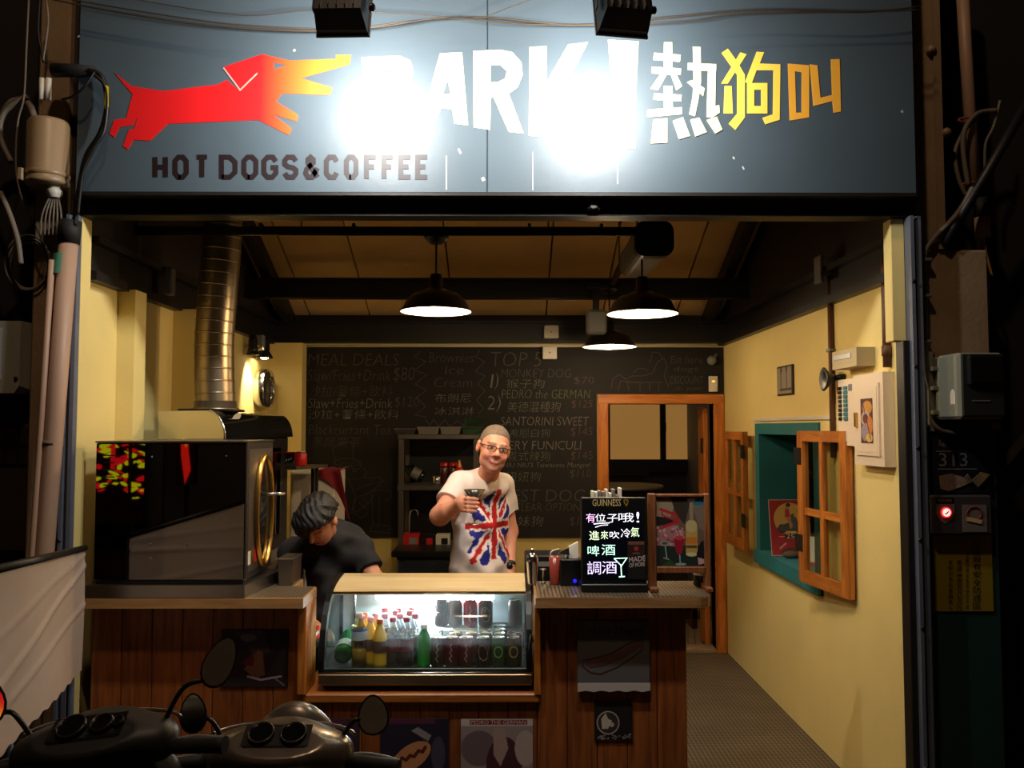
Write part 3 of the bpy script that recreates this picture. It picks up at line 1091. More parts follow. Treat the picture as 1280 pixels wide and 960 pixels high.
def floodlight(px, tx, label):
    c = P(px, 10, 2.78)
    t = thing('floodlight', label, 'floodlight', c, 0.0, 'floodlights aimed at the signboard')
    tilt = Matrix.Rotation(math.radians(-15), 3, 'X')       # lens looks at the board and a little down
    yaw = Matrix.Rotation(math.atan2(-(tx), 0.6), 3, 'Z')
    R = yaw @ tilt
    def put(name, mb, m):
        mb.v = [tuple(R @ Vector(p)) for p in mb.v]
        return obj(name, mb, m, t, local=True)
    # housing: deep at the lens, narrow at the back
    hb = MB().hull([(sx * 0.088, 0.045, z) for sx in (-1, 1) for z in (-0.072, 0.072)] + [(sx * 0.086, 0.02, z) for sx in (-1, 1) for z in (-0.074, 0.074)]
                   + [(sx * 0.078, -0.055, z) for sx in (-1, 1) for z in (-0.05, 0.05)])
    put('housing', hb, 'black plastic')
    put('bezel', MB().box(-0.092, 0.092, 0.043, 0.052, -0.078, -0.060).box(-0.092, 0.092, 0.043, 0.052, 0.060, 0.078).box(-0.092, -0.076, 0.043, 0.052, -0.06, 0.06).box(0.076, 0.092, 0.043, 0.052, -0.06, 0.06), 'black plastic')
    put('lens', MB().box(-0.076, 0.076, 0.044, 0.047, -0.06, 0.06), 'flood lens')
    for sx in (-1, 1):
        put('bracket_arm', MB().box(sx * 0.094, sx * 0.098, -0.012, 0.012, -0.01, 0.11), 'black steel')
    put('bracket_bridge', MB().box(-0.098, 0.098, -0.012, 0.012, 0.108, 0.114), 'black steel')
    put('knob', MB().lathe([(0.014, 0), (0.014, 0.012), (0.008, 0.016)], 10, (0.098, 0, 0), (0, 1, 0), (0, 0, 1), (1, 0, 0)), 'black plastic')
    obj('mount_arm', MB().tube([R @ Vector((0, 0, 0.112)), Vector((0, 0.02, 0.24)), Vector((0, 0.22, 0.44)), Vector((0, 0.575, 0.50))], 0.012, 8), 'black steel', t, local=True)
    for k in range(5):
        put('cooling_fin', MB().box(-0.06 + 0.028 * k, -0.056 + 0.028 * k, -0.068, -0.05, -0.044, 0.044), 'black plastic')
    lo = R @ Vector((0, 0.056, 0))
    d = R @ Vector((0, 1, 0))
    add_light('floodlight_beam', 'AREA', c + lo, LIGHT['flood'], (1.0, 0.985, 0.94), t, c + lo + d, shape='RECTANGLE', size=0.15, size_y=0.11)
    return t


floodlight(427, 0.02, 'black floodlight hanging over the muzzle of the painted dog')
floodlight(780, -0.10, 'black floodlight hanging over the exclamation mark of the sign')


def pendant(c, cord_top, dia, label, canopy=True):
    t = thing('pendant_lamp', label, 'lamp', c, 0.0, 'enamel pendant lamps')
    r = dia / 2
    prof = [(r, 0.0), (r * 1.005, 0.006), (r * 0.90, 0.022), (r * 0.80, 0.060), (r * 0.62, 0.088), (r * 0.40, 0.100), (r * 0.26, 0.112)]
    obj('shade', MB().lathe(prof, 32, (0, 0, 0)), 'enamel black', t, local=True)
    obj('shade_lining', MB().lathe([(a * 0.97, z - 0.004 if i else 0.001) for i, (a, z) in enumerate(prof)][::-1], 32, (0, 0, 0)), 'enamel white', t, local=True)
    obj('socket', MB().lathe([(0.0, 0.185), (0.026, 0.185), (0.030, 0.175), (0.032, 0.12), (0.05, 0.105), (0.05, 0.09)], 16, (0, 0, 0)), 'enamel black', t, local=True)
    obj('bulb', MB().ball((0, 0, 0.022), (0.03, 0.03, 0.036), 14, 10), 'bulb glow', t, local=True)
    obj('cord', MB().tube([(0, 0, 0.18), (0, 0, cord_top - c[2])], 0.005, 8), 'black rubber', t, local=True)
    if canopy:
        z = cord_top - c[2]
        obj('canopy', MB().lathe([(0.0, z - 0.012), (0.03, z - 0.012), (0.055, z + 0.008), (0.062, z + 0.03), (0.0, z + 0.03)], 20, (0, 0, 0)), 'black plastic', t, local=True)
    add_light('pendant_light', 'POINT', Vector(c) + Vector((0, 0, -0.022)), LIGHT['pendant'], (1.0, 0.74, 0.45), t, shadow_soft_size=0.035)
    return t


l1 = P(545, 390, 4.06)
l2 = P(803, 393, 4.10)
l3 = P(762, 434, 5.60)
ZR = 2.645
pendant(l1, ZR - 0.035, 0.352, 'black enamel pendant lamp hanging on a thin cord on the duct side')
pendant(l2, 2.53, 0.355, 'black enamel pendant lamp hanging under the grey ceiling housing', False)
pendant(l3, ZR - 0.03, 0.365, 'black enamel pendant lamp hanging farther back above the doorway')

rl = thing('lamp_rail', 'dark conduit rail below the ceiling carrying the pendant lamps', 'rail', (0, 4.1, ZR))
obj('bar', MB().box(XL + 0.003, 0.64, 4.02, 4.055, ZR, ZR + 0.028).box(XL + 0.003, 0.64, 4.03, 4.045, ZR - 0.012, ZR), 'black steel', rl)
obj('return_bar', MB().hull([(0.62, 4.03, ZR + 0.03), (0.655, 4.03, ZR + 0.03), (0.62, 4.03, ZR), (0.655, 4.03, ZR), (0.69, 5.67, ZR + 0.03), (0.72, 5.67, ZR + 0.03), (0.69, 5.67, ZR), (0.72, 5.67, ZR)]), 'black steel', rl)
for x in (-1.2, -0.75, 0.1, 0.45):
    obj('clip', MB().rbox(x, x + 0.015, 4.015, 4.06, ZR + 0.02, ZR + 0.045, 0.003), 'black steel', rl)
for x, y in ((-1.0, 4.04), (0.2, 4.04), (0.66, 4.9)):
    obj('hanger', MB().cyl((x, y, ZR + 0.02), (x, y, roof_z(y)), 0.004, n=6), 'black steel', rl)

# long grey housing with a black end cap under the ceiling
hc = P(818, 298, 3.98)
hs = thing('ceiling_housing', 'long grey ceiling housing with a black rounded end cap above a pendant lamp', 'housing', hc)
def roundrect(w_, h_, r, n=5, flat=1.0):
    out = []
    for cx, cy, a0 in ((w_ - r, h_ - r, 0), (-w_ + r, h_ - r, 90), (-w_ + r, -h_ + r, 180), (w_ - r, -h_ + r, 270)):
        for k in range(n):
            a = math.radians(a0 + 90 * k / (n - 1))
            out.append((cx + r * math.cos(a), cy + r * math.sin(a)))
    return out
rr = roundrect(0.094, 0.086, 0.05)
fh = (Vector(hc), Vector((1, 0, 0)), Vector((0, 0, 1)), Vector((0, -1, 0)))
obj('body', MB().prism([(x * 0.9, y * 0.92) for x, y in rr], fh, -0.60, -0.05), 'grey plastic', hs)
obj('end_cap', MB().prism(rr, fh, -0.06, 0.0).prism([(x * 0.9, y * 0.9) for x, y in rr], fh, 0.0, 0.012), 'black plastic', hs)
for sx in (-0.03, 0.035):
    obj('mounting_lug', MB().rbox(hc.x + sx - 0.01, hc.x + sx + 0.01, 4.0, 4.03, hc.z + 0.07, hc.z + 0.12, 0.003), 'black steel', hs)
for y in (4.02, 4.5):
    obj('hanger', MB().cyl((hc.x, y, hc.z + 0.075), (hc.x, y, roof_z(y)), 0.005, n=6), 'black steel', hs)
rb = P(745, 398, 5.48)
rs = thing('ceiling_speaker', 'small pale grey speaker box hanging at the rear end of the lamp rail', 'speaker', rb)
obj('box', MB().rbox(rb.x - 0.065, rb.x + 0.065, 5.42, 5.53, rb.z - 0.11, rb.z + 0.05, 0.015), 'grey plastic', rs)
obj('bracket', MB().rbox(rb.x - 0.02, rb.x + 0.02, 5.46, 5.50, rb.z + 0.05, ZR + 0.005, 0.004).rbox(rb.x - 0.05, rb.x + 0.08, 5.44, 5.52, ZR - 0.03, ZR - 0.005, 0.005), 'black steel', rs)
sd = P(712, 376, 6.2)
tag(obj('smoke_detector', MB().lathe([(0.0, 0.0), (0.05, 0.004), (0.055, 0.02), (0.045, 0.045), (0.045, roof_z(6.2) - sd.z - 0.002)], 18, sd), 'white plastic'), 'small round smoke detector fixed below the ceiling panels', 'smoke detector')
cb = P(740, 262, 3.47)
cb_ = thing('security_camera', 'small dark camera box fixed to the steel lintel', 'camera', cb)
obj('base', MB().rbox(cb.x - 0.04, cb.x + 0.04, 3.425, 3.459, 2.661, 2.70, 0.006), 'black plastic', cb_)
obj('camera_head', MB().rbox(cb.x - 0.03, cb.x + 0.03, 3.40, 3.47, 2.592, 2.645, 0.01), 'black plastic', cb_)
obj('lens', MB().lathe([(0.014, 0), (0.014, 0.006), (0.0, 0.007)], 12, (cb.x, 3.40, 2.61), (1, 0, 0), (0, 0, 1), (0, -1, 0)), 'grey plastic', cb_)

# spotlight and clock on the wall behind the duct
sp_ = thing('wall_spotlight', 'twin black spotlight clipped to the wall channel beside the clock', 'spotlight', (-1.70, 5.9, 2.33))
obj('clamp', MB().rbox(-1.745, -1.69, 5.80, 5.86, 2.24, 2.345, 0.006), 'grey plastic', sp_)
h2 = P(330.5, 448, 5.95)
obj('spot_head', MB().lathe([(0.0, 0.16), (0.026, 0.155), (0.034, 0.12), (0.036, 0.05), (0.056, 0.015), (0.058, 0.0), (0.05, 0.0), (0.03, 0.03)], 18, (h2.x, h2.y, h2.z)), 'black plastic', sp_)
obj('spot_lamp', MB().ball((h2.x, h2.y, h2.z + 0.012), (0.032, 0.032, 0.018), 12, 8), 'bulb glow', sp_)
h1 = P(314, 440, 5.72)
obj('spot_head', MB().lathe([(0.0, 0.14), (0.022, 0.135), (0.03, 0.10), (0.032, 0.04), (0.045, 0.0), (0.03, 0.02)], 18, (-1.735, h1.y, h1.z - 0.02)), 'black plastic', sp_)
obj('yoke', MB().tube([(-1.72, 5.73, h1.z + 0.05), (-1.70, 5.83, 2.26), (h2.x, h2.y, h2.z + 0.1)], 0.008, 8), 'brass', sp_)
add_light('wall_spot_beam', 'SPOT', (-1.66, 5.80, 2.26), LIGHT['wall_spot'], (1.0, 0.82, 0.55), sp_, (-1.80, 5.84, 1.95), spot_size=math.radians(60), spot_blend=0.7, shadow_soft_size=0.02)
ckc = (XL + 0.001, 6.08, P(338, 487, 6.08).z)
ck_ = thing('wall_clock', 'round steel-rimmed clock on the yellow wall beside the blackboard', 'clock', ckc)
ax = dict(u=(0, 1, 0), v=(0, 0, 1), ax=(1, 0, 0))
obj('rim', MB().lathe([(0.145, 0.0), (0.150, 0.03), (0.148, 0.07), (0.138, 0.085), (0.128, 0.07), (0.126, 0.05)], 32, ckc, **ax), 'chrome', ck_)
obj('dial', MB().lathe([(0.128, 0.045), (0.0, 0.046)], 32, ckc, **ax), mat('clock dial', (96, 88, 74), 0.5, vary=0.1), ck_)
for a, L in ((0.5, 0.09), (2.2, 0.065)):
    obj('clock_hand', MB().tube([(ckc[0] + 0.05, ckc[1], ckc[2]), (ckc[0] + 0.05, ckc[1] + L * math.sin(a), ckc[2] + L * math.cos(a))], 0.003, 6), 'black plastic', ck_)

# street lamp behind the viewer
sl = thing('street_lamp', 'tall grey street lamp post with a long curved arm over the street', 'street lamp', (-2.9, 0.0, 0))
obj('post', MB().tube([(-2.9, 0.0, 0), (-2.9, 0.0, 3.0), (-2.9, 0.0, 5.8)], [0.08, 0.065, 0.05], 12), 'grey plastic', sl)
obj('arm', MB().tube(spline([(-2.9, 0.0, 5.7), (-2.75, 0.05, 6.2), (-2.0, 0.3, 6.5), (-0.6, 0.8, 6.55)]), 0.03, 8), 'grey plastic', sl)
obj('lamp_head', MB().hull([(-0.6 + a_, 0.7 + b_, 6.5) for a_ in (0, 0.4) for b_ in (0, 0.3)] + [(-0.55 + a_, 0.75 + b_, 6.6) for a_ in (0, 0.3) for b_ in (0, 0.2)]), 'grey plastic', sl)
add_light('street_lamp_light', 'POINT', (-0.4, 0.85, 6.35), LIGHT['street'], (1.0, 0.70, 0.46), sl, shadow_soft_size=0.12)

# ================================================================== beside the shop, left of the opening
mat('pvc pipe', (176, 142, 118), 0.5, vary=0.12, vscale=4)
mat('cable grey', (112, 100, 86), 0.6, vary=0.15)
mat('cable black', (20, 18, 17), 0.5)
mat('tan enamel', (150, 124, 92), 0.4, vary=0.14, vscale=10)
YD = 3.36
dp = thing('drain_pipe', 'thick pinkish grey drain pipe leaning beside the blue grey shutter rail', 'pipe', P(52, 715, YD))
def pt(px, py, Y=YD): return P(px, py, Y)
obj('pipe', MB().tube([pt(86, 302), pt(69, 520), pt(50, 760), pt(34, 958)], 0.036, 14), 'pvc pipe', dp)
obj('collar', MB().tube([pt(89, 276), pt(86, 304)], 0.041, 14), 'black rubber', dp)
obj('joint_ring', MB().tube([pt(65, 551), pt(64.6, 556)], 0.0385, 14), 'cable grey', dp)
lb = MB()
a, b_ = pt(79.5, 318), pt(76.5, 343)
for k in range(2):
    pass
lb.grid(lambda s, t: a.lerp(b_, t) + Vector((math.sin(-0.9 + 1.5 * s) * 0.0375, -math.cos(-0.9 + 1.5 * s) * 0.0375, 0)), 8, 2)
obj('pipe_label', lb, mat('green label', (84, 148, 120), 0.6), dp)
tag(obj('conduit', MB().tube([pt(65, 325, 3.33), pt(52, 520, 3.33), pt(38, 720, 3.33), pt(22, 958, 3.33)], 0.012, 10), 'pvc pipe'), 'thin cream conduit running down beside the thick drain pipe', 'conduit')

tf = thing('transformer_can', 'tan cylindrical terminal can hung among cables on the street wall', 'transformer', P(60, 235, 3.34))
cz0, cz1 = P(60, 232, 3.34).z, P(60, 152, 3.34).z
cx_ = P(60, 190, 3.34).x
obj('can', MB().lathe([(0.0, cz0), (0.078, cz0), (0.082, cz0 + 0.012), (0.078, cz0 + 0.02), (0.078, cz1 - 0.015), (0.070, cz1), (0.0, cz1 + 0.004)], 28, (cx_, 3.34, 0)), 'tan enamel', tf)
obj('rim_band', MB().lathe([(0.079, cz0 + 0.03), (0.083, cz0 + 0.035), (0.083, cz0 + 0.045), (0.079, cz0 + 0.05)], 28, (cx_, 3.34, 0)), 'tan enamel', tf)
obj('bottom_gland', MB().lathe([(0.02, cz0 - 0.05), (0.03, cz0 - 0.035), (0.03, cz0 - 0.02), (0.022, cz0 - 0.015), (0.022, cz0)], 12, (cx_ + 0.03, 3.34, 0)), 'white plastic', tf)
obj('lug', MB().rbox(cx_ - 0.075, cx_ - 0.055, 3.26, 3.275, cz0, cz0 + 0.05, 0.003), 'tan enamel', tf)
for k, dx in enumerate((-0.035, -0.008)):
    obj('insulator', MB().tube([P(52 + 8 * k, 125, 3.36), P(53 + 8 * k, 98, 3.36)], 0.012, 10), 'white plastic', tf)
lp = MB()
for k in range(6):
    lp.tube(spline([(cx_ + 0.02 + 0.004 * k, 3.33 + 0.004 * k, cz0 - 0.04), (cx_ - 0.01 + 0.015 * k, 3.33, cz0 - 0.12), (cx_ - 0.02 + 0.016 * k, 3.34, cz0 - 0.20)]), 0.004, 6)
obj('pigtail_wires', lp, 'cable grey', tf, kind='stuff')
tag(obj('cable_sleeve', MB().tube([P(66, 88, 3.36), P(92, 88, 3.36), P(118, 89, 3.34)], [0.028, 0.026, 0.02], 10), 'black rubber'), 'black rubber cable sleeve crossing the pillar at the end of the signboard', 'cable sleeve')

def cable(label, pts, r=0.006, m='cable black', name='cable'):
    return tag(obj(name, MB().tube(spline(pts), r, 7), m), label, 'cable')
cable('thick black cable looping round the corner of the signboard', [P(112, 88, 3.33), P(128, 97, 3.32), P(134, 130, 3.31), P(126, 165, 3.31), P(108, 195, 3.31), P(100, 230, 3.32), P(93, 282, 3.34)], 0.011)
cable('second black cable following the thick loop by the signboard corner', [P(116, 92, 3.30), P(133, 112, 3.29), P(131, 160, 3.29), P(118, 185, 3.29), P(104, 215, 3.30), P(97, 268, 3.32)], 0.007)
cable('thin black cable looping tighter by the painted dog tail', [P(118, 90, 3.28), P(106, 108, 3.28), P(92, 120, 3.30), P(78, 124, 3.33)], 0.005)
tag(obj('cable_tag', MB().hull([tuple(P(x, y, 3.285)) for x, y in ((131, 106), (136, 108), (136, 133), (131, 136))] + [tuple(P(x, y, 3.296)) for x, y in ((131, 106), (136, 108), (136, 133), (131, 136))]), mat('tag yellow', (232, 200, 20), 0.5)), 'yellow marker tape on the black cable loop', 'tape')
for k, (lab, pp_, r, m) in enumerate([
    ('tan flexible hose bending down at the edge of the street wall', [(0, 150), (14, 128), (34, 128), (44, 150)], 0.014, 'cable grey'),
    ('second tan flexible hose looping below the first hose', [(34, 120), (6, 140), (0, 170), (14, 203)], 0.012, 'cable grey'),
    ('thin grey wire dropping past the tan terminal can', [(36, 0), (33, 60), (30, 120), (22, 155), (20, 210), (28, 250), (45, 285), (62, 318)], 0.004, 'cable grey'),
    ('black wire drooping from the top among the cables', [(50, 0), (48, 40), (55, 78)], 0.006, 'cable black'),
    ('pale wire running up beside the concrete pillar', [(58, 0), (60, 30), (54, 75)], 0.004, 'cable grey'),
    ('broad pale strap hanging slanted below the hoses', [(0, 240), (12, 268), (22, 300), (26, 330)], 0.011, 'cable grey')]):
    cable(lab, [P(x, y, 3.40 - 0.012 * k) for x, y in pp_], r, m)
cl_ = MB()
for k in range(3):
    R_ = 30 - 2.5 * k
    cl_.tube([P(34 + k + R_ * 0.93 * math.cos(t), 328 + 2 * k + R_ * 1.15 * math.sin(t), 3.44 + 0.012 * k) for t in [2 * math.pi * i / 28 for i in range(28)]], 0.004, 6, closed=True)
tag(obj('coiled_cable', cl_, 'cable grey'), 'coil of grey cable tied with white straps on the street wall', 'cable')
mbx = thing('junction_box', 'weathered white junction box low on the street wall beside the conduit', 'electrical box', P(16, 490, 3.5))
q0, q1 = P(-14, 492, 3.45), P(35, 403, 3.45)
obj('box', MB().hull([(q0.x, 3.40, q0.z), (q1.x - 0.02, 3.40, q0.z), (q1.x, 3.40, q0.z + 0.03), (q1.x, 3.40, q1.z), (q0.x, 3.40, q1.z), (q0.x, 3.6, q0.z), (q1.x, 3.6, q0.z), (q1.x, 3.6, q1.z), (q0.x, 3.6, q1.z)]), mat('weathered white', (150, 144, 128), 0.6, vary=0.2), mbx)
obj('cover', MB().rbox(q0.x, q1.x - 0.07, 3.385, 3.40, q0.z + 0.05, q1.z - 0.03, 0.004), 'grey plastic', mbx)
obj('screw', MB().lathe([(0.008, 0), (0.008, 0.006), (0, 0.007)], 8, (q1.x - 0.012, 3.40, q0.z + 0.06), (1, 0, 0), (0, 0, 1), (0, -1, 0)), 'black steel', mbx)
dc = thing('meter_cabinet', 'dark cabinet with small panes fixed under the weathered junction box', 'cabinet', P(20, 690, 3.5))
e0, e1 = P(-20, 690, 3.52), P(33, 530, 3.52)
obj('body', MB().rbox(e0.x, e1.x, 3.54, 3.619, e0.z, e1.z, 0.006), mat('cabinet brown', (46, 36, 34), 0.5, vary=0.2), dc)
for i in range(3):
    for j in range(2):
        obj('pane', MB().rbox(e0.x + 0.02 + i * 0.052, e0.x + 0.066 + i * 0.052, 3.53, 3.54, e1.z - 0.09 - 0.08 * j, e1.z - 0.02 - 0.08 * j, 0.003), 'black plastic', dc)

# white tarpaulin board reaching out to the street
tb = thing('tarpaulin_board', 'creased cream tarpaulin stretched over a board beside the shop entrance', 'board', (-1.5, 2.7, 0.75))
A0, A1 = P(106, 689, 3.28), P(103, 838, 3.28)
B0, B1 = P(-10, 719, 2.10), P(-10, 957, 2.10)
dirn = (B0 - A0).normalized()
nrm = Vector((dirn.y, -dirn.x, 0)).normalized()
if nrm.x < 0: nrm = -nrm
def cre(s, t):
    p = A0.lerp(B0, s).lerp(A1.lerp(B1, s), t)
    w_ = 0.006 * math.exp(-((t - 0.12 - 0.55 * s) / 0.02) ** 2) + 0.005 * math.exp(-((t - 0.45 - 0.35 * s) / 0.018) ** 2) * (s < 0.85) + 0.003 * math.sin(9 * s + 4 * t) + 0.004 * math.exp(-((t - 0.02 - 0.35 * s) / 0.015) ** 2)
    ripple = 0.004 * math.sin(60 * s) * (t > 0.97)
    return p + nrm * w_ + Vector((0, 0, ripple))
mb = MB().grid(cre, 60, 44)
mb.grid(lambda s, t: A0.lerp(B0, s).lerp(A1.lerp(B1, s), t) - nrm * 0.012, 12, 8)
obj('tarpaulin', mb, mat('cream tarpaulin', (214, 190, 172), 0.5, vary=0.06, vscale=5), tb)
obj('batten', MB().tube([A0 + Vector((0, 0, 0.012)), B0 + Vector((0, 0, 0.012))], 0.012, 8), 'black steel', tb)
for s in (0.04, 0.75):
    a = A1.lerp(B1, s) - nrm * 0.03
    obj('support_leg', MB().tube([A0.lerp(B0, s) - nrm * 0.03, Vector((a.x, a.y, 0))], 0.014, 8), 'rail steel', tb)

# ================================================================== right of the opening
rp_ = thing('riser_pipe', 'tan plastic riser pipe strapped with cables beside the concrete pillar', 'pipe', P(1220, 296, 3.45))
YR = 3.575
obj('pipe', MB().tube([P(1201, -40, YR), P(1207, 60, YR), P(1219, 245, YR)], 0.026, 12), 'pvc pipe', rp_)
obj('sleeve', MB().tube([P(1225, 248, YR), P(1228, 275, YR)], 0.03, 12), 'black rubber', rp_)
obj('sleeve_end', MB().tube([P(1228, 272, YR), P(1229, 297, YR)], 0.033, 12), 'pvc pipe', rp_)
obj('tail_wire', MB().tube(spline([P(1229, 296, YR), P(1233, 318, YR), P(1240, 345, YR)]), 0.006, 6), mat('wire ochre', (180, 130, 60), 0.5), rp_)
for y in (150, 231):
    obj('strap', MB().tube([P(1215 - (231 - y) * 0.05 + 0.0 + 13 * math.cos(t), y + 3 * math.sin(t), 3.545) for t in [2 * math.pi * i / 14 for i in range(14)]], 0.005, 6, closed=True), mat('strap red', (150, 84, 66), 0.6), rp_)
cable('grey conduit curving down the pillar to the electricity meter', [P(1216, 235, 3.47), P(1196, 268, 3.47), P(1166, 300, 3.475), P(1155, 325, 3.475), P(1156, 400, 3.475), P(1158, 465, 3.475), P(1172, 512, 3.475)], 0.0115, 'cable grey', 'conduit')
cable('grey flexible hose looping beside the riser pipe', [P(1245, 138, 3.54), P(1222, 142, 3.53), P(1206, 162, 3.52), P(1204, 190, 3.52), P(1210, 232, 3.515)], 0.0105, 'cable grey', 'hose')
cable('second grey hose bulging out from the riser pipe', [P(1204, 166, 3.56), P(1194, 190, 3.55), P(1198, 222, 3.55), P(1207, 244, 3.55)], 0.009, 'cable grey', 'hose')
cable('thin pale cable hanging off the riser pipe loop', [P(1250, 126, 3.56), P(1242, 158, 3.55), P(1232, 180, 3.55), P(1231, 212, 3.55)], 0.0065, 'cable grey')
tag(obj('diagonal_strut', MB().tube([P(1290, 118, 3.42), P(1230, 222, 3.46), P(1180, 306, 3.48)], [0.024, 0.024, 0.02], 4), 'black steel'), 'dark diagonal steel strut against the top of the pillar', 'strut')
for k, y in enumerate((325, 370, 427)):
    tag(obj('pipe_clip', MB().rbox(P(1150, y, 3.47).x, P(1164, y, 3.47).x, 3.455, 3.499, P(1156, y + 2, 3.47).z, P(1156, y - 2, 3.47).z, 0.003), 'grey plastic'), ['grey clip on the conduit at its upper bend on the pillar', 'grey clip halfway down the conduit on the pillar', 'grey clip on the conduit just above the electricity meter'][k], 'clip', 'conduit clips')
for k, (x, y) in enumerate(((1162, 64), (1181, 167))):
    tag(obj('wall_bolt', MB().lathe([(0.02, 0), (0.02, 0.02), (0.01, 0.03), (0, 0.031)], 8, P(x, y, 3.499), (1, 0, 0), (0, 0, 1), (0, -1, 0)), 'tan enamel'), ['pale stub of a bolt high on the pillar near the sign top', 'dark rusty bolt in the pillar beside the riser pipe hoses'][k], 'bolt', 'pillar bolts')
em = thing('electricity_meter', 'grey green electricity meter box with a dark glass window on the pillar', 'meter', (1.86, 3.4, 1.73))
em_m = mat('meter grey', (128, 130, 116), 0.5, vary=0.1)
mz0, mz1 = P(1210, 524, 3.3).z, P(1210, 441, 3.3).z
obj('housing', MB().rbox(1.772, 1.955, 3.285, 3.497, mz0, mz1, 0.012), em_m, em)
obj('mounting_plate', MB().rbox(1.748, 1.772, 3.47, 3.498, mz0 - 0.05, mz1 + 0.02, 0.003), em_m, em)
obj('window_hood', MB().rbox(1.80, 1.945, 3.262, 3.286, mz1 - 0.135, mz1 - 0.01, 0.01), 'black plastic', em)
obj('window', MB().rbox(1.815, 1.935, 3.254, 3.262, mz1 - 0.12, mz1 - 0.03, 0.004), mat('dark glass', (12, 13, 14), 0.05, spec=0.8), em)
obj('front_cover', MB().rbox(1.782, 1.950, 3.276, 3.287, mz0 + 0.01, mz1 - 0.006, 0.006), mat('meter cover', (40, 42, 40), 0.4), em)
obj('slot', MB().box(1.82, 1.89, 3.273, 3.276, mz0 + 0.07, mz0 + 0.074), 'grey plastic', em)
obj('seal_label', MB().prism([(0, 0), (0.035, 0), (0.035, 0.04), (0.027, 0.056), (0.017, 0.06), (0.008, 0.056), (0, 0.04)], (Vector((1.7715, 3.345, mz0 + 0.06)), Vector((0, -1, 0)), Vector((0, 0, 1)), Vector((-1, 0, 0))), 0, 0.001), 'white plastic', em)
for z in (mz0 + 0.02, mz0 + 0.12, mz0 + 0.2):
    obj('clamp', MB().rbox(1.752, 1.774, 3.44, 3.47, z, z + 0.018, 0.003), em_m, em)
cable('short grey cable curling out under the electricity meter', [P(1163, 525, 3.48), P(1175, 537, 3.46), P(1195, 542, 3.46)], 0.009, 'cable grey')
tag(obj('small_box', MB().rbox(P(1236, 540, 3.5).x, P(1247, 540, 3.5).x, 3.47, 3.494, P(1240, 538, 3.5).z, P(1240, 527, 3.5).z, 0.003), 'grey plastic'), 'tiny pale square box on the pillar below the meter', 'box')

YPL = 3.494
def prect(x0, y0, x1, y1, Y):
    a, b_ = P(x0, y1, Y), P(x1, y0, Y)
    return a.x, a.z, b_.x, b_.z
hn = thing('house_number_plate', 'dark blue house number plate reading 313 on the pillar', 'plate', P(1200, 618, YPL))
x0, z0, x1, z1 = prect(1166, 540, 1234, 617, 3.485)
obj('plate', MB().rbox(x0, x1, 3.482, YPL, z0, z1, 0.003), mat('plate blue', (26, 24, 42), 0.5, vary=0.2), hn)
fp = frame_y(3.482)
pw = mat('plate white', (140, 136, 136), 0.6, vary=0.2)
lettering('street_character', '埔', fp, prect(1173, 549, 1182, 559, 3.482), pw, hn, 0.001)
lettering('house_number', '313', fp, prect(1174, 566, 1209, 583, 3.482), pw, hn, 0.001)
r = prect(1170, 563.5, 1193, 564.6, 3.482)
obj('upper_rule', MB().box(r[0], r[2], 3.480, 3.482, r[1], r[3]), pw, hn)
r = prect(1172, 585.6, 1221, 587, 3.482)
obj('lower_rule', MB().box(r[0], r[2], 3.480, 3.482, r[1], r[3]), pw, hn)
pm = mat('crumpled paper', (146, 122, 102), 0.8, vary=0.3, vscale=30, bump=0.3)
rr_ = random.Random(3)
tpo = [(1174, 595), (1190, 592), (1206, 597), (1210, 592), (1216, 602), (1200, 609), (1186, 614), (1176, 611)]
tag(obj('torn_paper', MB().prism([(P(x, y, 3.477).x, P(x, y, 3.477).z) for x, y in tpo], frame_y(3.481), 0, 0.004), pm), 'torn scrap of brownish paper stuck over the house number plate', 'paper')
tag(obj('torn_leaflet', MB().prism([(P(x, y, 3.477).x, P(x, y, 3.477).z) for x, y in [(1214, 600), (1226, 590), (1237, 593), (1222, 609)]], frame_y(3.476), 0, 0.003), mat('leaflet', (160, 132, 84), 0.7, vary=0.2)), 'torn yellowish leaflet end sticking out beside the torn brownish paper', 'paper')
ab = thing('alarm_box', 'dark security alarm box with a glowing red button on the green pillar base', 'alarm', P(1203, 668, YPL))
x0, z0, x1, z1 = prect(1165, 619, 1238, 668, 3.45)
obj('case', MB().rbox(x0, x1, 3.44, YPL, z0, z1, 0.006), mat('alarm grey', (58, 52, 50), 0.5, vary=0.15), ab)
fa = frame_y(3.44)
r = prect(1170, 622, 1192, 629, 3.44)
obj('name_strip', MB().box(r[0], r[2], 3.4385, 3.44, r[1], r[3]), 'black plastic', ab)
lettering('name_lettering', '緊急通報', frame_y(3.4385), prect(1172, 623.5, 1190, 627.5, 3.4385), mat('faint gold', (120, 92, 60), 0.6), ab, 0.0008)
sh = [(1170, 630), (1193, 630), (1193, 642), (1189, 650), (1181, 655), (1174, 650), (1170, 642)]
obj('shield', MB().prism([(P(x, y, 3.44).x, P(x, y, 3.44).z) for x, y in sh], fa, 0, 0.002), mat('shield grey', (96, 84, 84), 0.5), ab)
bc = P(1182.5, 640.5, 3.436)
obj('button', MB().lathe([(0.021, 0), (0.021, 0.004), (0.0, 0.005)], 20, bc, (1, 0, 0), (0, 0, 1), (0, -1, 0)), emit('alarm red', (255, 30, 30), 2.2), ab)
obj('button_lamp', MB().lathe([(0.0165, 0.0052), (0.0, 0.0056)], 20, bc, (1, 0, 0), (0, 0, 1), (0, -1, 0)), emit('alarm pink', (255, 190, 180), 1.6), ab)
hm = MB()
stroke_ribbon(hm, [(bc.x - 0.007, bc.z - 0.006), (bc.x, bc.z - 0.004), (bc.x + 0.008, bc.z + 0.005)], 0.005, frame_y(bc.y), 0.0062)
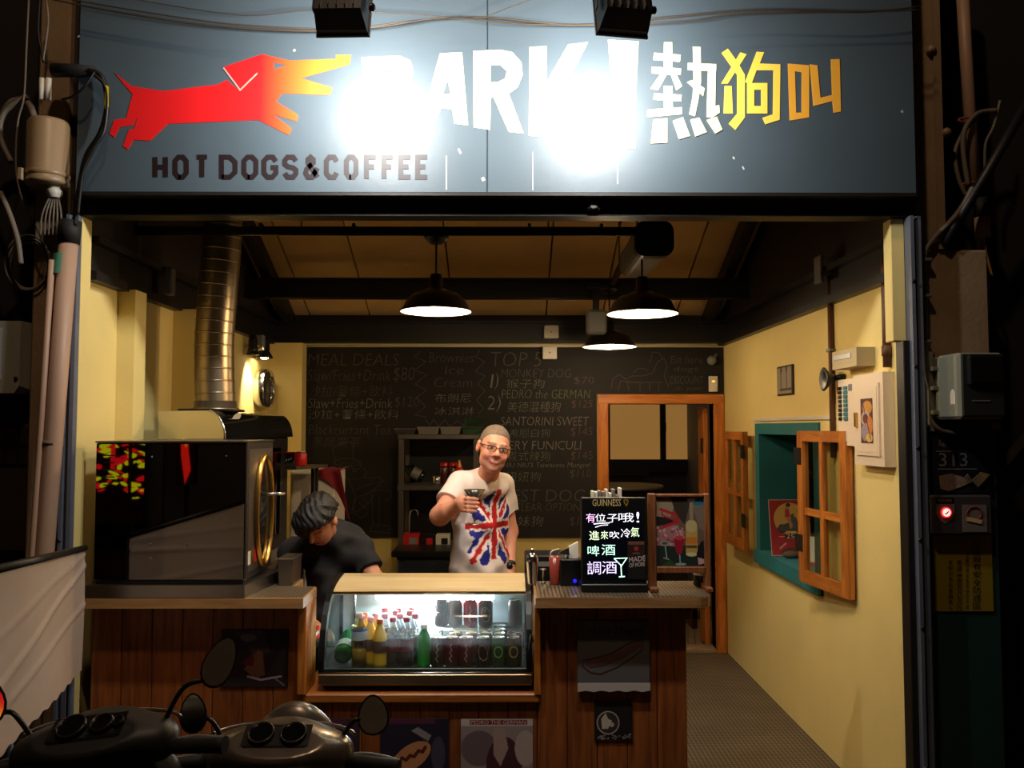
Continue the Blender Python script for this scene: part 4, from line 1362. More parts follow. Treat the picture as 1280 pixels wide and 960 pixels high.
obj('handset_mark', hm, 'red paint', ab)
r = prect(1204, 631, 1233, 665, 3.438)
obj('notice', MB().box(r[0], r[2], 3.437, 3.44, r[1], r[3]), mat('notice pale', (112, 100, 94), 0.6), ab)
nc = P(1218, 642, 3.436)
obj('prohibition_ring', MB().tube([(nc.x + 0.030 * math.cos(t), 3.436, nc.z + 0.026 * math.sin(t)) for t in [2 * math.pi * i / 24 for i in range(24)]], 0.003, 6, closed=True), mat('dull red', (110, 24, 22), 0.6), ab)
obj('tape', MB().hull([tuple(P(x, y, 3.433)) for x, y in ((1209, 646), (1228, 650), (1227, 655), (1208, 651))] + [tuple(P(x, y, 3.435)) for x, y in ((1209, 646), (1228, 650), (1227, 655), (1208, 651))]), mat('cream tape', (206, 172, 118), 0.6), ab)
ys = thing('warning_notice', 'yellow notice with columns of black characters below the alarm box', 'notice', P(1204, 765, YPL))
x0, z0, x1, z1 = prect(1168, 669, 1239, 764, 3.49)
obj('sheet', MB().box(x0, x1, 3.488, YPL, z0, z1), mat('notice yellow', (150, 128, 22), 0.6, vary=0.12), ys)
ky = mat('notice ink', (26, 22, 14), 0.7)
fn_ = frame_y(3.488)
def column(chars, cx, y0, y1, w_, name):
    h = (y1 - y0) / len(chars)
    vs = MB()
    for k, ch in enumerate(chars):
        a, f, W_, H_ = text_poly(ch)
        bx = prect(cx - w_ / 2, y0 + k * h + 0.06 * h, cx + w_ / 2, y0 + (k + 1) * h - 0.06 * h, 3.488)
        vs.add([(bx[0] + x / W_ * (bx[2] - bx[0]), 3.4865, bx[1] + y / H_ * (bx[3] - bx[1])) for x, y in a], [tuple(q) for q in f])
    return obj(name, vs, ky, ys)
column('社區設有安全防護區', 1221, 674, 762, 10, 'large_character_column')
column('此處已裝設監視錄影系統', 1209, 690, 762, 4, 'small_character_column')
column('電話二三三六六七八九', 1199, 700, 763, 6, 'character_column')
column('管制中請勿擅自進入', 1188, 700, 763, 5, 'character_column')
tag(obj('edge_trim', MB().rbox(P(1155, 700, 3.48).x, P(1163, 700, 3.48).x, 3.475, 3.4945, 0.0, P(1160, 530, 3.48).z, 0.003), mat('trim pale', (150, 158, 136), 0.6, vary=0.2)), 'pale green strip down the edge of the pillar base', 'trim')
pb = MB().hull([tuple(P(x, y, 3.70)) for x, y in ((1240, 585), (1285, 536), (1285, 552), (1248, 596))] + [tuple(P(x, y, 3.76)) for x, y in ((1240, 585), (1285, 536), (1285, 552), (1248, 596))])
tag(obj('leaning_plank', pb, mat('plank grey', (58, 50, 44), 0.7, vary=0.2)), 'dark plank slanting up beside the house number', 'plank')

# overhead wires across the signboard
for k, (lab, pp_, r) in enumerate([
    ('thin wire sagging across the top of the signboard above the dog', [(60, -2), (130, 12), (230, 28), (330, 37), (420, 38), (520, 26), (609, 22), (720, 31), (830, 22), (940, 13), (1075, 15), (1150, 8)], 0.0035),
    ('second thin wire crossing the signboard just below the first', [(60, -6), (150, 10), (240, 24), (300, 31), (395, 36), (470, 34), (560, 22), (650, 30), (760, 31), (860, 26), (925, 18), (1090, 14), (1150, 12)], 0.003),
    ('faint wire running close under the top edge of the signboard', [(150, -4), (300, 19), (390, 13), (520, 18), (590, 24), (640, 8), (680, -6)], 0.0018)]):
    tag(obj('overhead_wire', MB().tube(spline([P(x, y, 3.30 - 0.02 * k) for x, y in pp_], 5), r, 6), mat('wire tan', (58, 46, 34), 0.6)), lab, 'wire')

# ================================================================== blackboard with chalk menu
YK = YB - 0.022
bb = thing('blackboard', 'wall-wide blackboard covered with a chalk menu and drawings', 'blackboard', (-0.4, YB, 1.0))
bx0, bx1, bz0, bz1 = P(378, 550, YK).x, XR - 0.008, P(560, 672, YK).z, P(560, 434, YK).z
bz2 = DZ + 0.078
km = mat('blackboard', (30, 27, 25), 0.7, vary=0.35, vscale=2.2, spec=0.3)
obj('board', MB().box(bx0, 0.688, YK, YB - 0.001, bz0, bz1), km, bb)
obj('board', MB().box(0.688, bx1, YK, YB - 0.001, bz2, bz1), km, bb)
ch_w = mat('chalk white', (112, 108, 100), 0.9, vary=0.45, vscale=40)
ch_d = mat('chalk dim', (74, 70, 64), 0.9, vary=0.4, vscale=40)
ch_p = mat('chalk pink', (84, 62, 64), 0.9, vary=0.4, vscale=40)
ch_g = mat('chalk green', (92, 100, 72), 0.9, vary=0.4, vscale=40)
FK = frame_y(YK)
def chalk(s, x0, y0, x1, y1, m=ch_w, thin=-0.016, slant=0.1, rise=0.0):
    lettering('chalk_line', s, FK, prect(x0, y0, x1, y1, YK), m, bb, 0.0012, thin, slant, rise, 0.002)
for a in (('MEAL DEALS', 385, 442, 498, 457, ch_d), ('·Slaw/Fries+Drink', 381, 462, 488, 476, ch_d), ('$80', 491, 459, 517, 478, ch_d), ('沙拉/薯條+飲料', 386, 482, 490, 496, ch_d),
          ('·Slaw+Fries+Drink', 382, 498, 490, 510, ch_w), ('$120', 493, 496, 523, 510, ch_d), ('沙拉+薯條+飲料', 385, 512, 498, 524, ch_w), ('·Blackcurrant Tea', 382, 531, 488, 543, ch_d), ('黑醋栗茶', 390, 546, 450, 559, ch_d),
          ('Brownies', 536, 441, 592, 453, ch_d), ('Ice', 556, 457, 579, 468, ch_d), ('Cream', 542, 472, 590, 484, ch_d), ('布朗尼', 543, 492, 588, 503, ch_w), ('冰淇淋', 543, 509, 592, 519, ch_w),
          ('TOP 5', 612, 440, 676, 458, ch_d), ('1', 613, 468, 615.2, 485, ch_w), (')', 618, 466, 622, 487, ch_w), ('MONKEY DOG', 626, 461, 713, 472, ch_d), ('猴子狗', 633, 474, 680, 485, ch_w), ('$70', 717, 471, 742, 481, ch_p),
          ('2', 609, 495, 618, 512, ch_w), (')', 620, 494, 625, 515, ch_w), ('PEDRO the GERMAN', 627, 487, 737, 498, ch_g), ('美德混種狗', 634, 502, 700, 515, ch_w), ('$125', 714, 500, 740, 511, ch_p),
          ('SANTORINI SWEET', 626, 521, 735, 532, ch_w), ('希臘白狗', 636, 536, 687, 547, ch_g), ('$145', 713, 534, 740, 546, ch_p), ('VERY FUNICULI', 626, 551, 726, 562, ch_w), ('義式辣狗', 634, 564, 687, 576, ch_g), ('$145', 713, 564, 740, 576, ch_p),
          ("NIU NIU'S Taiwanese Mongrel", 629, 578, 737, 586, ch_w), ('妞妞狗', 632, 590, 675, 602, ch_g), ('$110', 712, 587, 738, 598, ch_d), ('BEST DOG', 628, 612, 730, 627, ch_d), ('NUCLEAR OPTION', 626, 629, 724, 639, ch_d), ('妹妹狗', 630, 645, 678, 658, ch_w), ('$1', 712, 646, 722, 658, ch_d),
          ('Eat here', 838, 445, 878, 454, ch_d), ('dogs', 842, 458, 872, 466, ch_d), ('DISCOUNT', 838, 470, 878, 480, ch_d), ('oh, yeah!', 843, 483, 878, 489, ch_d)):
    chalk(*a[:5], a[5])
def zig(pts, w_=0.005, m=ch_d):
    mb = MB()
    stroke_ribbon(mb, [(P(x, y, YK).x, P(x, y, YK).z) for x, y in pts], w_, FK, 0.0012)
    obj('chalk_stroke', mb, m, bb)
zig([(527, 438), (518, 446), (533, 452), (518, 463), (534, 468), (519, 480), (533, 488), (520, 497), (532, 508), (519, 519), (533, 521)])
zig([(600, 438), (594, 446), (606, 452), (594, 464), (606, 470), (597, 480), (606, 488), (596, 500), (604, 510), (598, 518)])
zig([(532, 524), (537, 532), (542, 524), (548, 533), (556, 525), (562, 533), (572, 526), (580, 532), (590, 525), (600, 530)])
# cartoon in a tall hat
def loop(cx, cy, rx, ry, n=14, a0=0, a1=360):
    return [(cx + rx * math.cos(math.radians(a0 + (a1 - a0) * i / n)), cy + ry * math.sin(math.radians(a0 + (a1 - a0) * i / n))) for i in range(n + 1)]
for L in ([(420, 582), (416, 560), (430, 553), (441, 553), (442, 575)], loop(434, 578, 17, 5), loop(431, 583, 6, 5), loop(445, 582, 6, 5), loop(443, 588, 3, 2, 8), [(424, 586), (430, 592), (436, 600), (455, 597), (458, 590), (452, 583)],
          [(436, 600), (444, 620), (440, 640), (432, 648)], [(455, 598), (474, 596), (480, 602), (472, 608), (458, 618)], loop(478, 605, 5, 4, 8), [(444, 612), (466, 604)], [(446, 622), (470, 612), (462, 628), (446, 640), (440, 636), (446, 622)],
          [(470, 612), (488, 614), (490, 622), (482, 626)], [(465, 618), (466, 655), (474, 657), (474, 618)], [(466, 656), (462, 664), (486, 666), (487, 658), (474, 655)], [(440, 640), (452, 648), (460, 640)], [(448, 628), (458, 636)], [(452, 622), (462, 630)]):
    zig(L, 0.004)
# dog lying on a table
for L in ([(764, 486), (766, 474), (774, 468), (782, 474), (790, 470), (804, 470), (816, 466), (822, 452), (830, 448), (834, 458), (830, 470), (836, 484)], [(772, 488), (776, 476), (790, 478), (828, 478)], [(800, 478), (800, 489)], [(812, 478), (812, 489)], [(824, 478), (823, 489)], [(786, 488), (784, 476)], [(792, 466), (798, 460), (810, 462)], [(812, 454), (816, 440), (824, 441), (828, 448)]):
    zig(L, 0.004, ch_p)
tag(obj('conduit', MB().tube([P(378, 432.5, YB - 0.03), P(902, 432, YB - 0.03)], 0.008, 8), 'white plastic'), 'white conduit along the top edge of the blackboard', 'conduit')
for px, py, lab in ((689, 415, 'square white junction box above the blackboard conduit'), (687, 441, 'oblong white junction box just below the blackboard conduit')):
    c = P(px, py, YB - 0.14 if py < 430 else YB - 0.05)
    t = thing('junction_box', lab, 'electrical box', c)
    obj('box', MB().rbox(c.x - 0.055, c.x + 0.055, c.y - 0.02, c.y + (0.008 if py < 430 else 0.025), c.z - 0.05, c.z + 0.05, 0.006), 'white plastic', t)
    obj('lid_screw', MB().lathe([(0.006, 0), (0.006, 0.003), (0, 0.004)], 8, (c.x, c.y - 0.02, c.z), (1, 0, 0), (0, 0, 1), (0, -1, 0)), 'grey plastic', t)
c = P(891, 480, YK)
t = thing('light_switch', 'cream switch plate with a small glowing indicator on the blackboard corner', 'switch', c)
obj('plate', MB().rbox(c.x - 0.034, c.x + 0.034, YK - 0.02, YK - 0.001, c.z - 0.06, c.z + 0.06, 0.004), 'white plastic', t)
obj('indicator', MB().rbox(c.x - 0.012, c.x + 0.012, YK - 0.024, YK - 0.02, c.z + 0.012, c.z + 0.026, 0.002), emit('switch glow', (255, 190, 70), 1.2), t)
c = P(888, 451, YK)
t = thing('ball_camera', 'small dull metal ball camera fixed at the corner of the blackboard', 'camera', c)
obj('dome', MB().ball((c.x, YK - 0.04, c.z), 0.036, 14, 10), 'grey plastic', t)
obj('arm', MB().tube([(c.x, YK - 0.02, c.z), (c.x + 0.05, YK - 0.005, c.z + 0.05)], 0.012, 8), 'grey plastic', t)

# ================================================================== steel shelf unit by the blackboard
YSH0, YSH1 = 5.90, 6.30
def xz(px, py, Y): q = P(px, py, Y); return q.x, q.z
s0, s1 = xz(498, 600, YSH0)[0], xz(598, 600, YSH0)[0]
zt, zm, zb = xz(550, 543, YSH0)[1], xz(550, 607, YSH0)[1], xz(550, 685, YSH0)[1]
su = thing('steel_shelf_unit', 'grey steel shelf unit standing against the blackboard', 'shelf', ((s0 + s1) / 2, 6.1, 0))
mat('shelf steel', (96, 90, 84), 0.4, 0.7, vary=0.15)
for x in (s0, s1 - 0.035):
    for y in (YSH0, YSH1 - 0.035):
        obj('post', MB().rbox(x, x + 0.035, y, y + 0.035, 0.0, zt, 0.003), 'shelf steel', su)
for z in (zt, zm, zb):
    obj('shelf_board', MB().rbox(s0 - 0.005, s1 + 0.005, YSH0 - 0.005, YSH1, z - 0.035, z, 0.004), 'shelf steel', su)
obj('back_panel', MB().box(s0, s1, YSH1, YSH1 + 0.005, zb, zt - 0.035), 'black plastic', su)
def tray(px0, px1, py0, label, m, dome=False):
    x0, x1 = xz(px0, py0, 6.0)[0], xz(px1, py0, 6.0)[0]
    h = zt + (545 - py0 - 4) / 1050 * 6.0
    t = thing('food_tray', label, 'tray', ((x0 + x1) / 2, 6.05, zt))
    mb = MB()
    for s, z0, z1 in ((1.0, zt + 0.0005, h), ):
        mb.hull([(x0 + 0.012, 5.94, z0), (x1 - 0.012, 5.94, z0), (x0 + 0.012, 6.2, z0), (x1 - 0.012, 6.2, z0), (x0, 5.93, z1), (x1, 5.93, z1), (x0, 6.21, z1), (x1, 6.21, z1)])
    obj('tub', mb, m, t)
    obj('rim', MB().rbox(x0 - 0.004, x1 + 0.004, 5.925, 6.215, h, h + 0.008, 0.002), m, t)
    return t
tray(495, 521, 535, 'shiny steel food pan at the end of the shelf top', 'brushed steel')
tray(523, 550, 533, 'pale plastic food tub on the shelf top beside the steel pan', mat('tub pale', (118, 112, 104), 0.5))
tray(551, 577, 533, 'pale plastic food tub on the shelf top beside the green tub', MATS['tub pale'])
g = tray(578, 602, 533, 'dark green food tub with drooping leaves on the shelf top', mat('tub green', (30, 62, 36), 0.5))
for k in range(5):
    x = xz(582 + 4 * k, 533, 6.0)[0]
    obj('herb_leaf', MB().hull([(x - 0.02, 6.05, zt + 0.07), (x + 0.015, 6.02, zt + 0.075), (x - 0.005 + 0.01 * k, 6.06, zt + 0.13 + 0.01 * (k % 2)), (x, 6.09, zt + 0.08)]), mat('herb green', (34, 84, 36), 0.6), g)
# things on the middle shelf
def bottle_mesh(prof, n=16, c=(0, 0, 0)):
    return MB().lathe([(0.0, prof[0][1])] + prof + [(0.0, prof[-1][1])], n, c)
t = thing('wine_bottle', 'dark glass bottle lying tilted on the middle shelf', 'bottle', (xz(518, 600, 6.05)[0], 6.05, zm + 0.05))
def tilt(mb, c, R):
    mb.v = [tuple(Vector(c) + R @ Vector(p)) for p in mb.v]
    return mb
R = Matrix.Rotation(math.radians(-62), 3, 'Y')
lc = (xz(526, 596, 6.05)[0] + 0.02, 6.05, zm + 0.048)
obj('glass', tilt(bottle_mesh([(0.038, 0.0), (0.042, 0.01), (0.042, 0.11), (0.018, 0.15), (0.014, 0.19)]), lc, R), mat('bottle dark', (22, 30, 20), 0.12), t)
obj('label', tilt(MB().lathe([(0.0425, 0.03), (0.0425, 0.09)], 16), lc, R), 'grey plastic', t)
t = thing('steel_cup', 'small shiny steel cup on the middle shelf', 'cup', (xz(546, 603, 6.0)[0], 6.0, zm))
obj('cup', MB().lathe([(0.0, 0.001), (0.027, 0.001), (0.03, 0.005), (0.032, 0.072), (0.029, 0.072), (0.027, 0.006), (0.0, 0.006)], 20), 'chrome', t, local=True)
obj('band', MB().lathe([(0.0322, 0.05), (0.0335, 0.053), (0.0322, 0.056)], 20), 'chrome', t, local=True)
for k, (px, lab) in enumerate(((555, 'brown spice jar on the middle shelf beside the steel cup'), (566, 'brown spice jar on the middle shelf behind the raised arm'))):
    t = thing('spice_jar', lab, 'jar', (xz(px, 600, 6.14)[0], 6.14, zm), 0, 'spice jars')
    obj('jar', MB().lathe([(0.0, 0.001), (0.034, 0.001), (0.036, 0.008), (0.036, 0.11), (0.028, 0.125), (0.0, 0.125)], 16), mat('spice brown', (70, 26, 16), 0.25), t, local=True)
    obj('lid', MB().lathe([(0.03, 0.125), (0.03, 0.15), (0.0, 0.151)], 16), 'red paint', t, local=True)
t = thing('sauce_bottle', 'squat sauce bottle with a pale orange nozzle on the middle shelf', 'bottle', (xz(574, 600, 6.1)[0], 6.1, zm))
obj('body', MB().lathe([(0.0, 0.001), (0.03, 0.001), (0.03, 0.10), (0.02, 0.12), (0.0, 0.12)], 14), 'red paint', t, local=True)
obj('nozzle', MB().lathe([(0.02, 0.12), (0.016, 0.13), (0.006, 0.17), (0.0, 0.171)], 12), mat('nozzle orange', (214, 140, 60), 0.5), t, local=True)
# lower shelf: boxes and a tap
for px0, px1, py0, m, lab in ((504, 524, 666, 'red paint', 'crimson carton with a pale mark on the lower shelf'), (527, 543, 667, 'black plastic', 'black carton on the lower shelf between crimson and cream ones'), (545, 562, 667, 'white plastic', 'cream carton with a dark picture on the lower shelf')):
    x0, x1 = xz(px0, 670, 5.95)[0], xz(px1, 670, 5.95)[0]
    h = (682 - py0) / 1050 * 5.95
    t = thing('carton', lab, 'box', ((x0 + x1) / 2, 5.98, zb))
    obj('carton_body', MB().rbox(x0, x1, 5.93, 6.05, zb + 0.0005, zb + h, 0.002), m, t)
    obj('print_patch', MB().box(x0 + (x1 - x0) * 0.4, x1 - 0.012, 5.9285, 5.93, zb + h * 0.25, zb + h * 0.75), 'grey plastic' if m == 'red paint' else 'black plastic' if m == 'white plastic' else 'red paint', t)
t = thing('tap', 'thin curved steel tap rising from the lower shelf', 'tap', (xz(512, 680, 6.15)[0], 6.15, zb))
obj('spout', MB().tube(spline([(0, 0, 0.0), (0, 0, 0.20), (0.03, 0, 0.24), (0.055, 0, 0.23), (0.06, 0, 0.20)]), 0.006, 8), 'chrome', t, local=True)
obj('tap_base', MB().lathe([(0.02, 0.0005), (0.02, 0.02), (0.01, 0.03), (0.0, 0.03)], 12), 'chrome', t, local=True)
# dark low table in front of the shelf unit
tt = thing('low_cabinet', 'dark low work cabinet under the steel shelf unit', 'cabinet', (-0.6, 5.7, 0))
lx0, lx1 = xz(490, 690, 5.6)[0], xz(600, 690, 5.6)[0]
lz = xz(490, 688, 5.6)[1]
obj('work_top', MB().rbox(lx0, lx1, 5.56, 5.88, lz - 0.04, lz, 0.006), 'black plastic', tt)
obj('cabinet_body', MB().rbox(lx0 + 0.03, lx1 - 0.03, 5.60, 5.87, 0.0, lz - 0.04, 0.004), mat('cabinet slate', (44, 46, 50), 0.4, 0.3), tt)
obj('cabinet_door', MB().rbox(lx0 + 0.08, lx1 - 0.06, 5.59, 5.60, 0.08, lz - 0.06, 0.004), mat('cabinet door slate', (38, 42, 46), 0.35, 0.3), tt)
obj('strip', MB().rbox(lx0 + 0.035, lx0 + 0.045, 5.592, 5.60, 0.3, lz - 0.06, 0.002), 'brushed steel', tt)

# ================================================================== rear room furniture
rt = thing('round_table', 'pale round table seen through the doorway', 'table', (1.15, 7.9, 0))
obj('table_top', MB().lathe([(0.0, 0.72), (0.40, 0.72), (0.42, 0.735), (0.40, 0.75), (0.0, 0.75)], 28, (1.05, 7.9, 0.42)), mat('table pale', (122, 112, 90), 0.5), rt)
obj('pedestal', MB().lathe([(0.0, 0), (0.22, 0), (0.2, 0.03), (0.05, 0.06), (0.04, 1.14), (0.0, 1.14)], 18, (1.05, 7.9, 0.006)), 'black steel', rt)
chh = thing('bar_chair', 'dark slatted chair behind the pale round table', 'chair', (1.25, 8.6, 0))
for dx in (-0.2, 0.2):
    for dy in (-0.18, 0.18):
        obj('leg', MB().rbox(1.25 + dx - 0.02, 1.25 + dx + 0.02, 8.6 + dy - 0.02, 8.6 + dy + 0.02, 0.005, 1.25 if dy > 0 else 0.70, 0.003), 'dark boarding', chh)
obj('seat', MB().rbox(1.03, 1.47, 8.40, 8.80, 0.70, 0.74, 0.01), 'dark boarding', chh)
for z in (0.95, 1.08, 1.20):
    obj('back_slat', MB().rbox(1.05, 1.45, 8.765, 8.785, z, z + 0.06, 0.004), 'dark boarding', chh)
pot = thing('floor_pot', 'squat dark pot standing on the tiled floor beyond the doorway', 'pot', PZ(874, 772, 0.004))
obj('pot', MB().lathe([(0.0, 0.001), (0.08, 0.001), (0.13, 0.05), (0.14, 0.10), (0.11, 0.14), (0.09, 0.145), (0.09, 0.13), (0.0, 0.10)], 20), mat('pot brown', (62, 50, 38), 0.5), pot, local=True)
obj('pot_rim', MB().lathe([(0.09, 0.145), (0.1, 0.15), (0.1, 0.155), (0.088, 0.155)], 20), 'black rubber', pot, local=True)
rl_ = thing('ceiling_lamp', 'small warm ceiling lamp inside the rear room', 'lamp', (1.0, 7.6, 2.58))
obj('shade', MB().lathe([(0.0, 0.018), (0.1, 0.018), (0.11, -0.03), (0.09, -0.05)], 20), 'enamel white', rl_, local=True)
obj('bulb', MB().ball((0, 0, -0.03), 0.03), emit('rear bulb', (255, 210, 150), 8.0), rl_, local=True)
add_light('rear_room_light', 'POINT', (1.0, 7.6, 2.45), 4.0, (1.0, 0.74, 0.46), rl_, shadow_soft_size=0.05)

# ================================================================== shuttered window in the yellow wall
wt = struct('window_2', MB().box(XR - 0.012, XR + 0.14, WY0 - 0.085, WY0, WZ0 - 0.085, WZ1 + 0.07).box(XR - 0.012, XR + 0.14, WY1, WY1 + 0.085, WZ0 - 0.085, WZ1 + 0.07)
            .box(XR - 0.012, XR + 0.14, WY0, WY1, WZ1, WZ1 + 0.07).box(XR - 0.03, XR + 0.14, WY0 - 0.085, WY1 + 0.085, WZ0 - 0.085, WZ0), 'teal paint')
rv = MB().box(XR + 0.14, XR + 0.30, WY0 - 0.02, WY0, WZ0, WZ1).box(XR + 0.14, XR + 0.30, WY1, WY1 + 0.02, WZ0, WZ1).box(XR + 0.14, XR + 0.30, WY0, WY1, WZ0 - 0.02, WZ0).box(XR + 0.14, XR + 0.30, WY0, WY1, WZ1, WZ1 + 0.02)
obj('reveal', rv, 'teal paint', wt)
struct('wall_niche', MB().box(XR + 1.0, XR + 1.05, 3.9, 7.2, 0.2, 2.4).box(XR + 0.3, XR + 1.0, 7.15, 7.2, 0.2, 2.4).box(XR + 0.3, XR + 1.0, 3.9, 3.95, 0.2, 2.4).box(XR + 0.3, XR + 1.05, 3.9, 7.2, 2.4, 2.45).box(XR + 0.3, XR + 1.05, 3.9, 7.2, 0.15, 0.2), 'dark wall')
rk = thing('red_rack', 'red metal rack in the dark room behind the shuttered window', 'rack', (XR + 0.6, 6.2, 0.2))
for y in (5.75, 6.6):
    obj('upright', MB().rbox(XR + 0.34, XR + 0.37, y, y + 0.03, 0.2, 1.9, 0.003), 'red paint', rk)
for z in (1.12, 1.36, 1.60):
    obj('rack_shelf', MB().rbox(XR + 0.33, XR + 0.7, 5.74, 6.64, z, z + 0.025, 0.003), 'red paint', rk)


def shutter(label, o, u, W, H):
    """pine casement: two stiles, muntin, rails, four panes; o = lower hinge corner, u = direction along the leaf"""
    u = Vector(u).normalized()
    v = Vector((0, 0, 1))
    n = u.cross(v)
    if n.x > 0: n = -n
    t = thing('window_shutter', label, 'shutter', o)
    fr = (Vector(o), u, v, n)
    st, T = 0.062, 0.034
    def bar(name, x0, x1, y0, y1, m, t0=0.0, t1=T):
        obj(name, MB().prism([(x0, y0), (x1, y0), (x1, y1), (x0, y1)], fr, t0, t1), m, t)
    bar('stile', 0, st, 0, H, 'orange pine')
    bar('stile', W - st, W, 0, H, 'orange pine')
    bar('rail', st, W - st, 0, st * 1.05, 'orange pine deep')
    bar('rail', st, W - st, H - st * 0.9, H, 'orange pine deep')
    bar('muntin', W / 2 - 0.018, W / 2 + 0.018, st, H - st * 0.9, 'orange pine', 0.004, T - 0.004)
    hm_ = H * 0.47
    for a, b_ in ((st, W / 2 - 0.018), (W / 2 + 0.018, W - st)):
        bar('muntin', a, b_, hm_ - 0.018, hm_ + 0.018, 'orange pine deep', 0.004, T - 0.004)
        bar('pane', a, b_, st * 1.05, hm_ - 0.018, glass('window pane', (235, 235, 225), 0.03, 1.0, 0.06), 0.015, 0.018)
        bar('pane', a, b_, hm_ + 0.018, H - st * 0.9, MATS['window pane'], 0.015, 0.018)
    for z in (0.16, H - 0.18):
        obj('hinge', MB().prism([(-0.03, z), (0.05, z), (0.05, z + 0.09), (-0.03, z + 0.09)], fr, T, T + 0.003), 'black steel', t)
    return t
sa = P(941, 690, 5.66)
SH = 0.80
shutter('pine window shutter folded open on the far side of the teal window', (XR - 0.05, 5.66, 0.875), (0.0, 1, 0), 0.52, SH)
shutter('pine window shutter with four panes folded open over the near side of the teal window', (1.592, 4.53, 0.885), (1.655 - 1.592, 4.04 - 4.53, 0), 0.50, 0.80)
tag(obj('white_raceway', MB().box(XR - 0.012, XR - 0.001, 4.30, 5.66, WZ1 + 0.085, WZ1 + 0.105), 'white plastic'), 'white cable raceway over the teal window', 'raceway')
tag(obj('wooden_plaque', MB().prism([(0, 0), (0.05, 0), (0.05, 0.30), (0, 0.30)], (Vector((XR - 0.001, 6.33, P(914, 598, 6.3).z)), Vector((0, -1, 0)), Vector((0, 0, 1)), Vector((-1, 0, 0))), 0, 0.014), wood('plaque wood', (96, 48, 24), (150, 84, 44), 'Z', 20)), 'narrow carved wooden plaque beside the far shutter', 'plaque')
t = thing('window_poster', 'crimson poster of a scooter in a yellow disc propped on the window sill', 'poster', (XR + 0.1, 5.2, WZ0))
pc0 = P(956, 688, 5.28)
W_, H_ = 0.245, 0.345
fr = (Vector((XR - 0.022, 5.27, WZ0 + 0.006)), Vector((1, -0.10, 0.02)).normalized(), Vector((-0.02, 0.10, 1)).normalized(), Vector((-0.1, -1, 0)).normalized())
obj('sheet', MB().prism([(0, 0), (W_, 0), (W_, H_), (0, H_)], fr, -0.004, 0), 'white plastic', t)
p = Paint(W_, H_, 120, (168, 44, 46))
p.rect(0, 0, 0.004, H_, (220, 190, 170)).rect(W_ - 0.004, 0, W_, H_, (220, 190, 170)).rect(0, H_ - 0.004, W_, H_, (220, 190, 170)).rect(0, 0, W_, 0.004, (220, 190, 170))
p.ell(0.125, 0.225, 0.098, 0.10, (222, 178, 98))
for cx in (0.075, 0.178):
    p.ell(cx, 0.165, 0.028, 0.028, (60, 58, 54)).ell(cx, 0.165, 0.012, 0.012, (130, 124, 112))
p.poly([(0.05, 0.18), (0.11, 0.20), (0.16, 0.24), (0.175, 0.20), (0.20, 0.18), (0.19, 0.15), (0.06, 0.15)], (84, 86, 78)).poly([(0.13, 0.17), (0.16, 0.17), (0.15, 0.26), (0.13, 0.25)], (98, 98, 90))
p.poly([(0.10, 0.24), (0.12, 0.26), (0.14, 0.18), (0.125, 0.16), (0.115, 0.2)], (196, 134, 104)).poly([(0.095, 0.235), (0.13, 0.24), (0.12, 0.29), (0.10, 0.29)], (190, 70, 60)).ell(0.113, 0.302, 0.014, 0.016, (198, 140, 110)).ell(0.12, 0.312, 0.013, 0.012, (66, 38, 26))
p.rect(0.175, 0.262, 0.195, 0.285, (84, 74, 60))
p.rect(0.085, 0.10, 0.155, 0.135, (70, 30, 30)).line([(0.055, 0.117), (0.085, 0.117)], 0.004, (214, 178, 150)).line([(0.155, 0.117), (0.185, 0.117)], 0.004, (214, 178, 150))
p.line([(0.055, 0.045), (0.09, 0.075)], 0.008, (206, 170, 150)).line([(0.16, 0.06), (0.175, 0.08), (0.19, 0.065), (0.175, 0.055)], 0.007, (206, 170, 150))
p.ell(0.12, 0.02, 0.06, 0.03, (104, 60, 48))
p.build('poster_print', fr, t, 0.0006)
lettering('poster_number', '25', fr, (0.095, 0.104, 0.145, 0.132), mat('poster cream', (226, 196, 160), 0.6), t, 0.0012)
tag(obj('pebble', MB().ball((XR + 0.08, 5.21, WZ0 + 0.022), (0.055, 0.03, 0.022), 14, 8), mat('pebble', (92, 72, 56), 0.7, vary=0.2)), 'brown pebble holding the poster up on the teal sill', 'stone')
t = thing('leaning_card', 'small white-backed card leaning behind the propped window poster', 'card', (XR + 0.15, 4.98, WZ0))
obj('card', MB().prism([(0, 0), (0.10, 0), (0.10, 0.16), (0, 0.16)], (Vector((XR + 0.085, 4.98, WZ0 + 0.003)), Vector((0.85, -0.5, 0)).normalized(), Vector((0, 0.15, 1)).normalized(), Vector((-0.5, -0.85, 0)).normalized()), 0, 0.006), 'white plastic', t)
obj('card_border', MB().prism([(0, 0), (0.10, 0), (0.10, 0.012), (0, 0.012)], (Vector((XR + 0.085, 4.98, WZ0 + 0.003)), Vector((0.85, -0.5, 0)).normalized(), Vector((0, 0.15, 1)).normalized(), Vector((-0.5, -0.85, 0)).normalized()), 0.006, 0.009), 'red paint', t)

